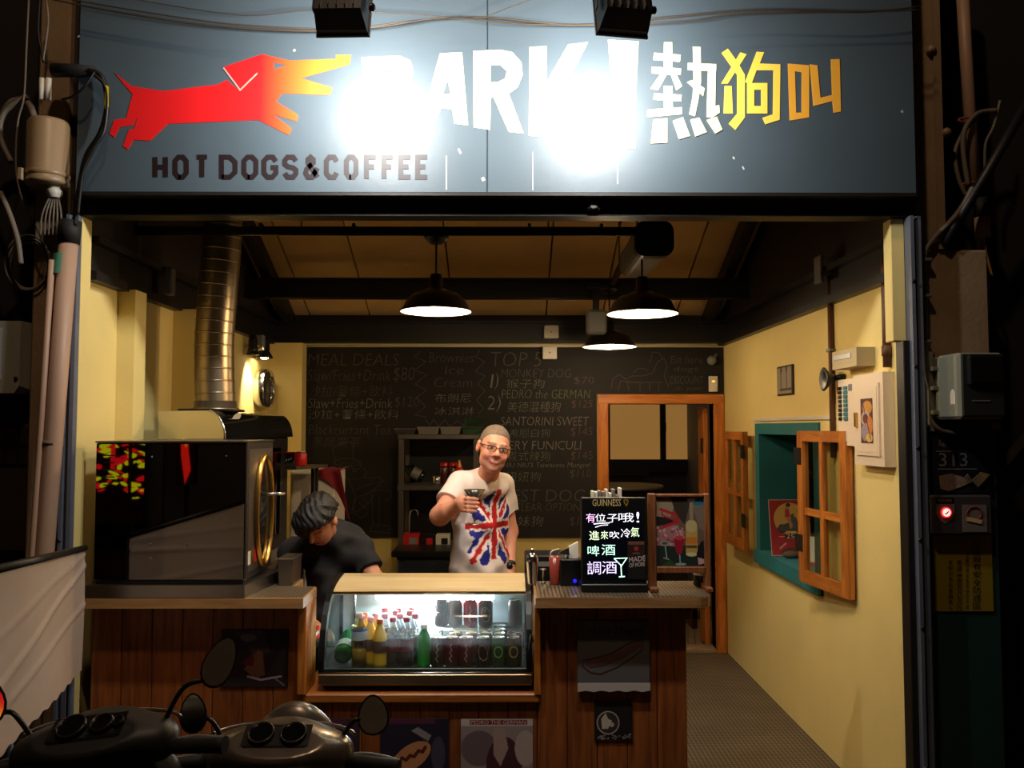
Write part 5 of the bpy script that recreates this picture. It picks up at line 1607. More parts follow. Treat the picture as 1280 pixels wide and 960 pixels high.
# ------------------------------------------------------------------ small things on the yellow wall
def on_wall(px0, py0, px1, py1):
    """rectangle on the right-hand wall: y near, y far, z low, z high"""
    a, b_ = PX(px0, (py0 + py1) / 2, XR), PX(px1, (py0 + py1) / 2, XR)
    zl = PX((px0 + px1) / 2, py1, XR).z
    zh = PX((px0 + px1) / 2, py0, XR).z
    return b_.y, a.y, zl, zh
y0, y1, z0, z1 = on_wall(974, 457, 993, 494)
t = thing('small_picture', 'small grey framed picture of three glasses on the yellow wall', 'picture', (XR, (y0 + y1) / 2, z0))
obj('frame', MB().rbox(XR - 0.014, XR - 0.001, y0, y1, z0, z1, 0.003), 'black steel', t)
p = Paint(y1 - y0 - 0.02, z1 - z0 - 0.02, 40, (150, 136, 116))
for k in range(3):
    p.line([(0.07 + 0.1 * k, 0.03), (0.07 + 0.1 * k, 0.13)], 0.012, (60, 50, 44)).ell(0.07 + 0.1 * k, 0.15, 0.018, 0.03, (70, 58, 50))
p.rect(0.05, 0.02, 0.3, 0.03, (60, 50, 44)).rect(0.1, 0.2, 0.25, 0.215, (90, 78, 66))
p.build('picture_print', (Vector((XR - 0.0145, y1 - 0.01, z0 + 0.01)), Vector((0, -1, 0)), Vector((0, 0, 1)), Vector((-1, 0, 0))), t, 0.0005)
mat('pipe brown', (94, 58, 34), 0.6, vary=0.15)
yp = PX(1043, 450, XR).y
t = thing('wall_conduit', 'brown conduit running down the yellow wall beside the teal window', 'conduit', (XR - 0.015, yp, 1.7))
obj('tube', MB().tube([(XR - 0.016, yp, 1.55), (XR - 0.016, yp, ZP + 0.14)], 0.014, 10), 'pipe brown', t)
obj('clip', MB().rbox(XR - 0.034, XR - 0.001, yp - 0.024, yp + 0.024, PX(1043, 440, XR).z, PX(1043, 436, XR).z, 0.003), 'grey plastic', t)
obj('box', MB().rbox(XR - 0.08, XR - 0.062, yp - 0.045, yp + 0.045, ZP + 0.10, ZP + 0.24, 0.004), 'grey plastic', t)
t2 = thing('wall_conduit', 'brown conduit dropping to the breaker cabinet at the street end of the wall', 'conduit', (XR - 0.015, 3.64, 2.0))
obj('tube', MB().tube([(XR - 0.018, 3.635, PX(1113, 462, XR).z + 0.01), (XR - 0.018, 3.635, ZP + 0.1)], 0.017, 10), 'pipe brown', t2)
obj('fitting', MB().tube([(XR - 0.018, 3.635, PX(1113, 445, XR).z), (XR - 0.018, 3.635, PX(1113, 432, XR).z)], 0.021, 10), 'pipe brown', t2)
# junction boxes on the left-hand wall channel
for px, py, lab in ((217, 352, 'small grey box hanging on the wall channel beside the duct'), (357, 418, 'small grey box on the wall channel by the blackboard corner')):
    yy = PX(px, py, XL + 0.1).y
    zz = PX(px, py, XL + 0.1).z
    tag(obj('junction_box', MB().rbox(XL + 0.062, XL + 0.10, yy - 0.03, yy + 0.03, zz - 0.07, zz + 0.07, 0.005), 'grey plastic'), lab, 'electrical box')

y0, y1, z0, z1 = on_wall(1081, 467, 1119, 582)
bk = thing('breaker_cabinet', 'cream breaker cabinet with a food sticker at the street end of the yellow wall', 'electrical box', (XR, (y0 + y1) / 2, z0))
fw_ = (Vector((XR, y1, z0)), Vector((0, -1, 0)), Vector((0, 0, 1)), Vector((-1, 0, 0)))
Wb, Hb = y1 - y0, z1 - z0
mat('cream metal', (232, 208, 176), 0.45, vary=0.04)
obj('case', MB().prism([(0, 0), (Wb, 0), (Wb, Hb), (0, Hb)], fw_, 0.001, 0.05), 'cream metal', bk)
obj('door', MB().prism([(0.03, 0.045), (Wb - 0.03, 0.045), (Wb - 0.03, Hb - 0.045), (0.03, Hb - 0.045)], fw_, 0.05, 0.058).prism([(0.045, 0.06), (Wb - 0.045, 0.06), (Wb - 0.045, Hb - 0.06), (0.045, Hb - 0.06)], fw_, 0.058, 0.060), 'cream metal', bk)
obj('latch', MB().prism([(0.05, Hb * 0.42), (0.066, Hb * 0.42), (0.066, Hb * 0.58), (0.05, Hb * 0.58)], fw_, 0.060, 0.072), 'brass', bk)
p = Paint(0.125, 0.20, 70, (86, 44, 40))
p.ell(0.07, 0.16, 0.05, 0.03, (200, 140, 60)).ell(0.05, 0.11, 0.045, 0.035, (190, 170, 150)).ell(0.05, 0.11, 0.03, 0.022, (110, 40, 30)).ell(0.095, 0.08, 0.03, 0.04, (196, 120, 50)).ell(0.04, 0.05, 0.035, 0.04, (150, 130, 140)).ell(0.085, 0.025, 0.035, 0.02, (210, 170, 90)).line([(0.02, 0.19), (0.1, 0.02)], 0.008, (66, 46, 80))
p.speckle(0.9, 4)
p.build('food_sticker', (Vector((XR - 0.0605, y1 - 0.10, z0 + 0.10)), Vector((0, -1, 0)), Vector((0, 0, 1)), Vector((-1, 0, 0))), bk, 0.0006)
y0, y1, z0, z1 = on_wall(1058, 474, 1079, 557)
cp = thing('control_panel', 'narrow cream control panel with two rows of switches beside the breaker cabinet', 'control panel', (XR, (y0 + y1) / 2, z0))
fw_ = (Vector((XR, y1, z0)), Vector((0, -1, 0)), Vector((0, 0, 1)), Vector((-1, 0, 0)))
Wc, Hc = y1 - y0, z1 - z0
obj('case', MB().prism([(0, 0), (Wc, 0), (Wc, Hc), (0, Hc)], fw_, 0.001, 0.04), 'cream metal', cp)
for k in range(8):
    for j, m in ((0, 'black plastic'), (1, 'teal paint')):
        a = 0.015 + j * 0.06
        zz = Hc * (0.38 + 0.066 * k)
        obj('switch', MB().prism([(a, zz), (a + (0.032 if j == 0 else 0.042), zz), (a + (0.032 if j == 0 else 0.042), zz + Hc * 0.052), (a, zz + Hc * 0.052)], fw_, 0.04, 0.046), m, cp)
obj('socket_plate', MB().prism([(0.02, Hc * 0.07), (0.10, Hc * 0.07), (0.10, Hc * 0.22), (0.02, Hc * 0.22)], fw_, 0.04, 0.045), 'white plastic', cp)
obj('vent', MB().prism([(0.13, Hc * 0.82), (0.17, Hc * 0.82), (0.17, Hc * 0.92), (0.13, Hc * 0.92)], fw_, 0.04, 0.042), 'grey plastic', cp)
y0, y1, z0, z1 = on_wall(1062, 437, 1094, 460)
ac = thing('controller_box', 'beige controller box with a grey display strip above the breaker cabinet', 'control box', (XR, (y0 + y1) / 2, z0))
fw_ = (Vector((XR, y1, z0)), Vector((0, -1, 0)), Vector((0, 0, 1)), Vector((-1, 0, 0)))
Wa, Ha = y1 - y0, z1 - z0
obj('case', MB().prism([(0, 0), (Wa, 0), (Wa, Ha), (0, Ha)], fw_, 0.001, 0.085), mat('beige plastic', (176, 156, 112), 0.5, vary=0.05), ac)
obj('display', MB().prism([(0.02, Ha * 0.5), (Wa - 0.06, Ha * 0.5), (Wa - 0.06, Ha * 0.75), (0.02, Ha * 0.75)], fw_, 0.085, 0.088), mat('display grey', (104, 112, 118), 0.3), ac)
hp = PX(1052, 474, XR)
hn_ = thing('alarm_horn', 'black alarm horn on the yellow wall beside the control panel', 'horn', (XR, hp.y, hp.z))
obj('bell', MB().lathe([(0.0, 0.05), (0.022, 0.05), (0.03, 0.03), (0.058, 0.002), (0.06, 0.0), (0.05, -0.004), (0.02, 0.02), (0.0, 0.02)], 20, (XR - 0.09, hp.y, hp.z), (0, 1, 0), (0, 0, 1), (0.9, -0.35, 0)), 'black plastic', hn_)
obj('arm', MB().tube([(XR - 0.05, hp.y - 0.01, hp.z), (XR - 0.02, hp.y - 0.04, hp.z + 0.01), (XR - 0.001, hp.y - 0.05, hp.z + 0.01)], 0.014, 8), 'black plastic', hn_)

# ================================================================== roasting oven, hood and duct
mirror = mat('black mirror', (112, 108, 104), 0.016, 1.0)
mat('side steel', (110, 102, 92), 0.45, 0.9, vary=0.15, vscale=12)
OX0, OX1, OY0, OY1 = -1.69, -1.07, 3.47, 3.855
OZ0, OZ1 = P(200, 727, OY0).z, P(200, 553, OY0).z
ov = thing('roasting_oven', 'large mirror-black roasting oven with a round side window on the counter', 'oven', (-1.38, 3.66, ZC))
obj('base_tray', MB().hull([(OX0 - 0.02, 3.452, ZC + 0.0005), (OX1 + 0.005, 3.452, ZC + 0.0005), (OX1 + 0.06, OY1, ZC + 0.0005), (OX0 - 0.02, OY1, ZC + 0.0005), (OX0 - 0.02, 3.452, OZ0 - 0.012), (OX1 + 0.005, 3.452, OZ0 - 0.012), (OX1 + 0.06, OY1, OZ0 - 0.012), (OX0 - 0.02, OY1, OZ0 - 0.012)]), 'brushed steel', ov)
obj('plinth', MB().box(OX0 + 0.01, OX1 - 0.01, OY0 + 0.01, OY1 - 0.01, OZ0 - 0.012, OZ0 + 0.002), 'black steel', ov)
obj('body', MB().rbox(OX0, OX1, OY0 + 0.008, OY1, OZ0 + 0.001, OZ1, 0.005), 'brushed steel', ov)
obj('front_panel', MB().rbox(OX0 + 0.001, OX1 - 0.004, OY0, OY0 + 0.008, OZ0 + 0.005, OZ1 - 0.004, 0.003), mirror, ov)
obj('top_lip', MB().rbox(OX0 - 0.002, OX1 + 0.004, OY0 - 0.004, OY1, OZ1 - 0.002, OZ1 + 0.006, 0.002), 'brushed steel', ov)
for y in (570, 579, 588, 597, 607):
    a = P(129, y, OY0)
    obj('vent_slot', MB().rbox(a.x, a.x + 0.047, OY0 - 0.001, OY0 + 0.001, a.z, a.z + 0.005, 0.0005), 'black plastic', ov)
for x, y in ((190, 571), (283, 570), (188, 681), (234, 682), (188, 698)):
    obj('screw', MB().lathe([(0.004, 0), (0.004, 0.002), (0, 0.003)], 8, P(x, y, OY0), (1, 0, 0), (0, 0, 1), (0, -1, 0)), 'chrome', ov)
rc = PX(333.5, 636, OX1)
rc = Vector((OX1, 3.70, 1.7 - (636 - 535) / 1050 * 3.70))
sidek = dict(u=(0, 1, 0), v=(0, 0, 1), ax=(1, 0, 0))
def oval(rm, px_y, px_z, r):
    return [Vector((OX1 + rm, rc.y + px_y * math.cos(2 * math.pi * i / 40), rc.z + px_z * math.sin(2 * math.pi * i / 40))) for i in range(40)]
obj('window_ring', MB().tube(oval(0.010, 0.115, 0.235, 0), 0.012, 10, closed=True), 'brass', ov)
gmb = MB().prism([(p_.y - rc.y, p_.z - rc.z) for p_ in oval(0, 0.113, 0.233, 0)], (Vector((OX1, rc.y, rc.z)), Vector((0, 1, 0)), Vector((0, 0, 1)), Vector((1, 0, 0))), 0.001, 0.005)
obj('window_glass', gmb, mat('oven glass', (36, 34, 26), 0.06, spec=0.9), ov)
obj('side_panel', MB().box(OX1, OX1 + 0.0012, OY0 + 0.03, OY1 - 0.012, OZ0 + 0.03, OZ1 - 0.03), 'side steel', ov)
obj('skewer_bar', MB().tube([(OX1 + 0.002, 3.66, rc.z + 0.07), (OX1 + 0.10, 3.70, rc.z + 0.07)], 0.007, 8), 'chrome', ov)
for y, m in ((3.50, 'white plastic'), (3.545, 'brass'), (3.59, 'red paint')):
    obj('sticker', MB().box(OX1 + 0.001, OX1 + 0.0022, y, y + 0.036, OZ0 + 0.06, OZ0 + 0.115), m, ov)
# rear section under the hood
HX0, HX1, HY0, HY1, HZ0 = -1.66, -1.30, 3.885, 5.10, OZ1 + 0.006
rear = thing('oven_rear_section', 'long dark oven section behind the mirror-black oven, under the hood', 'oven', (-1.48, 4.5, ZC))
obj('body', MB().rbox(HX0 + 0.02, HX1 - 0.02, HY0, HY1 - 0.02, ZC + 0.0005, HZ0 - 0.001, 0.006), 'black steel', rear)
obj('side_door', MB().rbox(HX1 - 0.02, HX1 - 0.012, 4.05, 4.9, ZC + 0.08, HZ0 - 0.06, 0.003), mirror, rear)
hz = P(200, 513, HY0).z
hd = thing('extractor_hood', 'polished steel extractor hood with a glossy black rounded side, over the oven', 'hood', (-1.48, 4.5, HZ0))
arcp = [(HX1 + 0.085 * (math.sin(a) - 1), HZ0 + (hz - HZ0) * math.cos(a)) for a in [math.radians(10 * i) for i in range(10)]]
HK = 0.36
def hood_y(x): return HY0 + HK * (HX1 - x)
fr_h = (Vector((0, HY0 + HK * HX1, 0)), Vector((1, -HK, 0)), Vector((0, 0, 1)), Vector((0, -1, 0)))
obj('front_face', MB().prism([(HX0, HZ0)] + [(HX0, hz)] + arcp, fr_h, -0.01, 0.0), mat('polished steel', (196, 190, 178), 0.07, 1.0), hd)
obj('hood_shell', MB().grid(lambda s, t: (([(HX0, hz)] + arcp)[min(int(round(s * 10)), 10)][0], hood_y(([(HX0, hz)] + arcp)[min(int(round(s * 10)), 10)][0]) * (1 - t) + t * (HY1 + 0.01), ([(HX0, hz)] + arcp)[min(int(round(s * 10)), 10)][1]), 11, 2), mat('gloss black', (10, 10, 11), 0.08, spec=0.8, coat=0.5), hd)
obj('front_trim', MB().tube([Vector((x, hood_y(x) - 0.002, z)) for x, z in arcp], 0.005, 6), 'chrome', hd)
ec = [(0.055 * math.cos(t), 0.020 * math.sin(t)) for t in [2 * math.pi * i / 20 for i in range(20)]]
mid = arcp[4]
obj('emblem', MB().hull([(mid[0] + 0.008 + z * 0.5, 4.12 + x, mid[1] + z + 0.004) for x, z in ec] + [(mid[0] + 0.002 + z * 0.5, 4.12 + x, mid[1] + z - 0.004) for x, z in ec]), 'white plastic', hd)
obj('end_plate', MB().prism([(HX0, HZ0), (HX0, hz)] + arcp, (Vector((0, HY1 + 0.01, 0)), Vector((1, 0, 0)), Vector((0, 0, 1)), Vector((0, -1, 0))), 0, 0.01), 'black steel', hd)

du = thing('exhaust_duct', 'ribbed spiral metal exhaust duct rising from the hood to the ceiling', 'duct', (-1.43, 4.1, hz))
path = spline([Vector((P(269, 512, 4.18).x, 4.18, hz + 0.03)), P(268, 470, 4.18), P(268, 425, 4.18), P(272, 370, 4.18), P(277, 310, 4.18), P(279, 262, 4.18), Vector((P(280, 262, 4.18).x, 4.18, roof_z(4.18) - 0.05))], 7)
obj('duct_pipe', MB().tube(path, 0.094, 26), mat('duct metal', (150, 132, 104), 0.35, 0.9, vary=0.2, vscale=9), du)
L = 0.0
last = path[0]
acc = 0.0
for i in range(1, len(path)):
    seg = path[i] - path[i - 1]
    k = 0.0
    while acc + (seg.length - k) >= 0.06:
        k += 0.06 - acc
        acc = 0.0
        c_ = path[i - 1] + seg.normalized() * k
        d_ = seg.normalized()
        obj('rib', MB().tube([c_ - d_ * 0.004, c_, c_ + d_ * 0.004], [0.0945, 0.0975, 0.0945], 26, False), 'duct metal', du)
    acc += seg.length - k
obj('collar', MB().lathe([(0.098, 0.0), (0.115, 0.002), (0.115, 0.014), (0.102, 0.018), (0.1, 0.05), (0.096, 0.05)], 26, (path[0].x, 4.18, hz + 0.002)), 'duct metal', du)
obj('base_flange', MB().rbox(path[0].x - 0.14, path[0].x + 0.11, 4.06, 4.30, hz - 0.001, hz + 0.012, 0.003), 'black steel', du)

# shelf with red can beyond the oven, and the white cabinet below it
wsx0, wsx1 = P(345, 580, 4.95).x, P(396, 578, 4.95).x
wsz = P(380, 583, 4.95).z
ws = thing('utensil_shelf', 'small steel shelf on legs beyond the oven holding a red can and cutlery', 'shelf', (-1.2, 5.1, 0))
obj('shelf_top', MB().hull([(-1.295, 4.95, wsz), (wsx1 - 0.12, 4.95, wsz), (wsx1, 5.25, wsz), (-1.295, 5.25, wsz), (-1.295, 4.95, wsz - 0.02), (wsx1 - 0.12, 4.95, wsz - 0.02), (wsx1, 5.25, wsz - 0.02), (-1.295, 5.25, wsz - 0.02)]), 'brushed steel', ws)
for x, y in ((-1.19, 5.22), (wsx1 - 0.10, 5.23)):
    obj('leg', MB().rbox(x, x + 0.02, y, y + 0.02, 0.0, wsz - 0.02, 0.003), 'black steel', ws)
t = thing('red_can', 'bright red can on the steel utensil shelf', 'can', (P(376, 570, 5.02).x, 5.02, wsz))
obj('body', MB().lathe([(0.0, 0.0005), (0.034, 0.0005), (0.036, 0.006), (0.036, 0.072), (0.031, 0.08), (0.0, 0.081)], 18), 'red paint', t, local=True)
obj('rim', MB().lathe([(0.031, 0.079), (0.033, 0.083), (0.029, 0.084)], 18), 'chrome', t, local=True)
t = thing('cutlery_box', 'open steel box of cutlery beside the bright red can', 'cutlery box', (P(359, 578, 5.03).x, 5.03, wsz))
obj('box', MB().box(-0.055, 0.055, -0.04, 0.04, 0.0005, 0.01).box(-0.055, -0.05, -0.04, 0.04, 0.01, 0.075).box(0.05, 0.055, -0.04, 0.04, 0.01, 0.075).box(-0.05, 0.05, 0.035, 0.04, 0.01, 0.075).box(-0.05, 0.05, -0.04, -0.035, 0.01, 0.02), 'brushed steel', t, local=True)
for k in range(5):
    obj('utensil', MB().tube([(-0.04 + 0.018 * k, -0.02, 0.02 + 0.003 * k), (-0.02 + 0.012 * k, 0.02, 0.05 + 0.004 * k)], 0.006, 6), 'chrome', t, local=True)
obj('red_lid', MB().rbox(-0.03, 0.06, 0.0, 0.038, 0.076, 0.083, 0.002), 'red paint', t, local=True)
wc0, wc1 = P(362, 640, 5.35).x, P(418, 640, 5.35).x
wz1_ = P(390, 588, 5.35).z
wc = thing('white_cabinet', 'white appliance cabinet draped with a crimson cloth behind the bending person', 'cabinet', ((wc0 + wc1) / 2, 5.5, 0))
obj('body', MB().rbox(wc0, wc1, 5.35, 5.70, 0.0, wz1_, 0.01), 'white plastic', wc)
obj('door_seam', MB().box(wc0 + 0.01, wc1 - 0.01, 5.3485, 5.35, wz1_ - 0.42, wz1_ - 0.414), 'grey plastic', wc)
rc_ = mat('crimson cloth', (128, 14, 26), 0.8, vary=0.12, bump=0.1)
def drape(s, t):
    x = wc1 - 0.10 + 0.14 * s
    if t < 0.4:
        return (x, 5.34 + 0.3 * (1 - t / 0.4), wz1_ + 0.006 + 0.004 * math.sin(9 * s))
    k = (t - 0.4) / 0.6
    return (x + 0.07 * k * s, 5.335 - 0.01 * math.sin(8 * s), wz1_ + 0.004 - (0.05 + 0.30 * s * s) * k)
tag(obj('crimson_cloth', MB().grid(drape, 14, 16), rc_), 'crimson cloth hanging off the corner of the white cabinet', 'cloth')

# ================================================================== curved glass drinks case
CX0, CX1 = -0.785, 0.105
prof = [(3.555, 0.682), (3.556, 0.73), (3.566, 0.79), (3.588, 0.85), (3.622, 0.905), (3.668, 0.95), (3.725, 0.982)]
topp = [(3.725, 0.982), (3.79, 1.000), (3.87, 1.012), (3.98, 1.018)]
dcx = thing('display_case', 'curved-glass chilled display case lit from inside on the low counter', 'display case', (-0.34, 3.76, 0.606))
obj('base', MB().rbox(CX0 + 0.01, CX1 - 0.01, 3.60, 3.97, 0.6065, 0.64, 0.004), 'black plastic', dcx)
obj('front_strip', MB().rbox(CX0, CX1, 3.545, 3.98, 0.632, 0.682, 0.006), mat('strip steel', (168, 142, 110), 0.3, 0.9, vary=0.05), dcx)
obj('deck', MB().box(CX0 + 0.02, CX1 - 0.02, 3.58, 3.95, 0.6821, 0.688), mat('deck grey', (60, 62, 62), 0.4), dcx)
obj('front_lip', MB().rbox(CX0 + 0.02, CX1 - 0.02, 3.560, 3.580, 0.6825, 0.700, 0.003), 'black plastic', dcx)
obj('chrome_line', MB().tube([(CX0, 3.549, 0.684), (CX1, 3.549, 0.684)], 0.004, 6), 'chrome', dcx)
def fogged_glass():
    """pane misted with condensation: mostly clear, a little of the inside light scattered"""
    m = glass('case front', (236, 246, 242), 0.03, 1.0, 0.05).copy()
    nt = m.node_tree
    out = nt.nodes['Material Output']
    src = out.inputs[0].links[0].from_socket
    tr = nt.nodes.new('ShaderNodeBsdfTranslucent')
    tr.inputs[0].default_value = (0.86, 0.93, 0.97, 1)
    ns = nt.nodes.new('ShaderNodeTexNoise')
    ns.inputs['Scale'].default_value = 9
    tcn = nt.nodes.new('ShaderNodeTexCoord')
    nt.links.new(tcn.outputs['Object'], ns.inputs['Vector'])
    mrn = nt.nodes.new('ShaderNodeMapRange')
    mrn.inputs['From Min'].default_value = 0.35
    mrn.inputs['From Max'].default_value = 0.7
    mrn.inputs['To Min'].default_value = 0.03
    mrn.inputs['To Max'].default_value = 0.11
    nt.links.new(ns.outputs['Fac'], mrn.inputs['Value'])
    mx2 = nt.nodes.new('ShaderNodeMixShader')
    nt.links.new(mrn.outputs[0], mx2.inputs[0])
    nt.links.new(src, mx2.inputs[1])
    nt.links.new(tr.outputs[0], mx2.inputs[2])
    nt.links.new(mx2.outputs[0], out.inputs[0])
    return m
fr_s = lambda X: (Vector((X, 0, 0)), Vector((0, 1, 0)), Vector((0, 0, 1)), Vector((1, 0, 0)))
outer = [(3.545, 0.682)] + [(y - 0.008, z + 0.004) for y, z in prof] + [(y, z + 0.006) for y, z in topp[1:]] + [(3.985, 0.682)]
inner = [(3.585, 0.70)] + [(y + 0.028, z - 0.006) for y, z in prof[1:-1]] + [(3.75, 0.955), (3.955, 0.985), (3.955, 0.70)]
for X in (CX0, CX1 - 0.024):
    obj('side_frame', MB().prism(outer, fr_s(X), 0.0, 0.024, [inner]), 'black plastic', dcx)
    obj('side_glass', MB().prism(inner, fr_s(X), 0.009, 0.015), glass('case glass', (232, 246, 240), 0.02, 1.0, 0.05), dcx)
obj('front_glass', MB().grid(lambda s, t: (CX0 + 0.024 + s * (CX1 - CX0 - 0.048), prof[int(round(t * 6))][0], prof[int(round(t * 6))][1]), 3, 7), fogged_glass(), dcx)
obj('top_panel', MB().grid(lambda s, t: (CX0 + 0.024 + s * (CX1 - CX0 - 0.048), topp[int(round(t * 3))][0], topp[int(round(t * 3))][1] + 0.003), 3, 4)
    .grid(lambda s, t: (CX0 + 0.024 + s * (CX1 - CX0 - 0.048), topp[3 - int(round(t * 3))][0], topp[3 - int(round(t * 3))][1] - 0.012), 3, 4), wood('case top maple', (220, 188, 130), (246, 222, 172), 'X', 3, 0.35, False), dcx)
obj('back_panel', MB().box(CX0 + 0.02, CX1 - 0.02, 3.955, 3.965, 0.69, 1.0), mat('case back', (170, 186, 194), 0.35, 0.3, vary=0.25, vscale=5), dcx)
obj('glass_post', MB().rbox(CX0 + 0.075, CX0 + 0.083, 3.945, 3.953, 0.69, 0.99, 0.002), 'chrome', dcx)
SHZ = 0.800
sw = MB()
for k in range(9):
    sw.tube([(-0.30, 3.78 + 0.02 * k, SHZ), (CX1 - 0.03, 3.78 + 0.02 * k, SHZ)], 0.0022, 5)
for x in (-0.30, -0.1, CX1 - 0.03):
    sw.tube([(x, 3.775, SHZ - 0.003), (x, 3.95, SHZ - 0.003)], 0.003, 5)
obj('wire_shelf', sw, 'chrome', dcx, kind='stuff')
for x in (-0.30, CX1 - 0.03):
    obj('shelf_prop', MB().tube([(x, 3.94, 0.69), (x, 3.94, SHZ)], 0.004, 6), 'chrome', dcx)
obj('light_tube', MB().tube([(-0.60, 3.89, 0.930), (-0.06, 3.89, 0.930)], 0.013, 10), emit('case tube', (214, 240, 255), 22.0), dcx)
obj('back_lamp', MB().ball((-0.325, 3.905, 0.848), 0.032, 14, 10), emit('case lamp', (255, 250, 244), 40.0), dcx)
add_light('case_light', 'AREA', (-0.33, 3.87, 0.914), LIGHT['case'], (0.80, 0.93, 1.0), dcx, (-0.33, 3.70, 0.5), shape='RECTANGLE', size=0.54, size_y=0.03)
add_light('case_lamp_light', 'POINT', (-0.325, 3.86, 0.86), LIGHT['case'] * 0.35, (1.0, 0.97, 0.93), dcx, shadow_soft_size=0.024)
obj('cable', MB().tube(spline([(CX1 + 0.002, 3.60, 0.80), (CX1 - 0.005, 3.545, 0.84), (CX1 - 0.012, 3.535, 0.78), (CX1 + 0.0, 3.55, 0.70)]), 0.004, 6), 'cable black', dcx)

ZD = 0.6885
def liquid(name, col, rough=0.08, trans=0.0, emi=0.0):
    if name in MATS: return MATS[name]
    m, nt, b = new_mat(name)
    b.inputs['Base Color'].default_value = (*lin(col), 1)
    b.inputs['Roughness'].default_value = rough
    b.inputs['Subsurface Weight'].default_value = 0.0
    b.inputs['Transmission Weight'].default_value = trans
    MATS[name] = m
    return m
def bottle(label, group, x, y, z, h, r, body, cap, band=None, clear_top=False, neck=0.3):
    t = thing('drink_bottle', label, 'bottle', (x, y, z), 0, group)
    k = h
    pr = [(0.0, 0.001), (r * 0.86, 0.001), (r, 0.012), (r, 0.10 * k), (r * 0.94, 0.30 * k), (r, 0.36 * k), (r, 0.58 * k), (r * 0.8, 0.72 * k), (r * 0.42, 0.86 * k), (r * 0.40, 0.91 * k)]
    if clear_top:
        obj('liquid', MB().lathe(pr[:7] + [(0.0, 0.585 * k)], 16), body, t, local=True)
        obj('shoulder', MB().lathe(pr[6:], 16), glass('clear plastic', (240, 244, 246), 0.05, 1.0, 0.16), t, local=True)
    else:
        obj('bottle_body', MB().lathe(pr, 16), body, t, local=True)
    obj('cap', MB().lathe([(r * 0.46, 0.905 * k), (r * 0.47, 0.92 * k), (r * 0.47, 0.985 * k), (r * 0.42, k), (0.0, k)], 14), cap, t, local=True)
    if band:
        obj('label_band', MB().lathe([(r * 1.012, 0.32 * k), (r * 1.012, 0.56 * k)], 16), band, t, local=True)
    return t
def bx(px, Y): return P(px, 800, Y).x
capo = mat('cap orange', (226, 92, 36), 0.4)
capr = mat('cap red', (200, 40, 56), 0.4)
t = bottle('clear water bottle with a white and blue label in the drinks case', 'water', bx(449, 3.63), 3.63, ZD, 0.225, 0.034, glass('water bottle', (226, 214, 170), 0.05, 1.0, 0.14), 'white plastic', None)
del t['group']
obj('label_band', MB().lathe([(0.0346, 0.115), (0.0346, 0.16)], 16), mat('water label', (196, 206, 222), 0.5), t, local=True)
obj('label_stripe', MB().lathe([(0.0349, 0.152), (0.0349, 0.16)], 16), mat('water stripe', (60, 96, 190), 0.5), t, local=True)
lq = MB().lathe([(0.0, 0.004), (0.030, 0.006), (0.030, 0.075), (0.0, 0.076)], 14)
obj('water', lq, liquid('amber water', (176, 150, 84), 0.1), t, local=True)
juice = liquid('orange juice', (240, 186, 20), 0.25)
jband = mat('juice label', (84, 54, 34), 0.4, vary=0.3, vscale=40)
for px, Y, lab in ((475, 3.625, 'yellow juice bottle with an orange cap at the very front beside the colas'), (463, 3.66, 'yellow juice bottle standing between the water bottle and the front juice bottle'), (469, 3.73, 'yellow juice bottle in the second row of juices'), (456, 3.745, 'yellow juice bottle standing behind the water bottle'), (452, 3.70, 'yellow juice bottle half hidden by the water bottle')):
    bottle(lab, 'yellow juice bottles', bx(px, Y), Y, ZD, 0.20, 0.030, juice, capo, jband)
cola = liquid('cola', (28, 8, 8), 0.08)
cband = mat('cola label', (116, 34, 46), 0.4, vary=0.25, vscale=30)
rows = [(3.64, (491, 508, 0)), (3.70, (481, 500, 519)), (3.765, (494, 512, 0)), (3.83, (481, 498, 514))]
ordn = ['front', 'second', 'third', 'rear']
for ri, (Y, xs) in enumerate(rows):
    xs = [x for x in xs if x]
    for k, px in enumerate(xs):
        nm = ['on the juice side', 'on the green bottle side'][k] if len(xs) == 2 else ['on the juice side', 'in the middle', 'on the green bottle side'][k]
        bottle('cola bottle with red cap, %s row, %s' % (ordn[ri], nm), 'cola bottles', bx(px, Y), Y, ZD, 0.205, 0.0305, cola, capr, cband, True)
t = bottle('bright green soda bottle standing between colas and cans', None, bx(530, 3.635), 3.635, ZD, 0.175, 0.031, liquid('green soda', (10, 150, 40), 0.1, 0.3), 'white plastic', None)
t = thing('drink_bottle', 'green soda bottle lying on its side at the end of the drinks case', 'bottle', (bx(428, 3.63), 3.63, ZD + 0.043))
R = Matrix.Rotation(math.radians(-78), 3, 'X')
lie = MB().lathe([(0.0, 0.012), (0.02, 0.0), (0.036, 0.004), (0.041, 0.02), (0.041, 0.17), (0.03, 0.21), (0.014, 0.245), (0.014, 0.26), (0.0, 0.26)], 18)
obj('bottle_body', tilt(lie, (0, 0, 0.0), R), liquid('green bottle', (14, 92, 44), 0.08, 0.2), t, local=True)
obj('label_band', tilt(MB().lathe([(0.0416, 0.035), (0.0416, 0.085)], 18), (0, 0, 0), R), mat('frosted label', (150, 170, 164), 0.5), t, local=True)
obj('cap', tilt(MB().lathe([(0.016, 0.255), (0.016, 0.275), (0, 0.276)], 12), (0, 0, 0), R), 'white plastic', t, local=True)

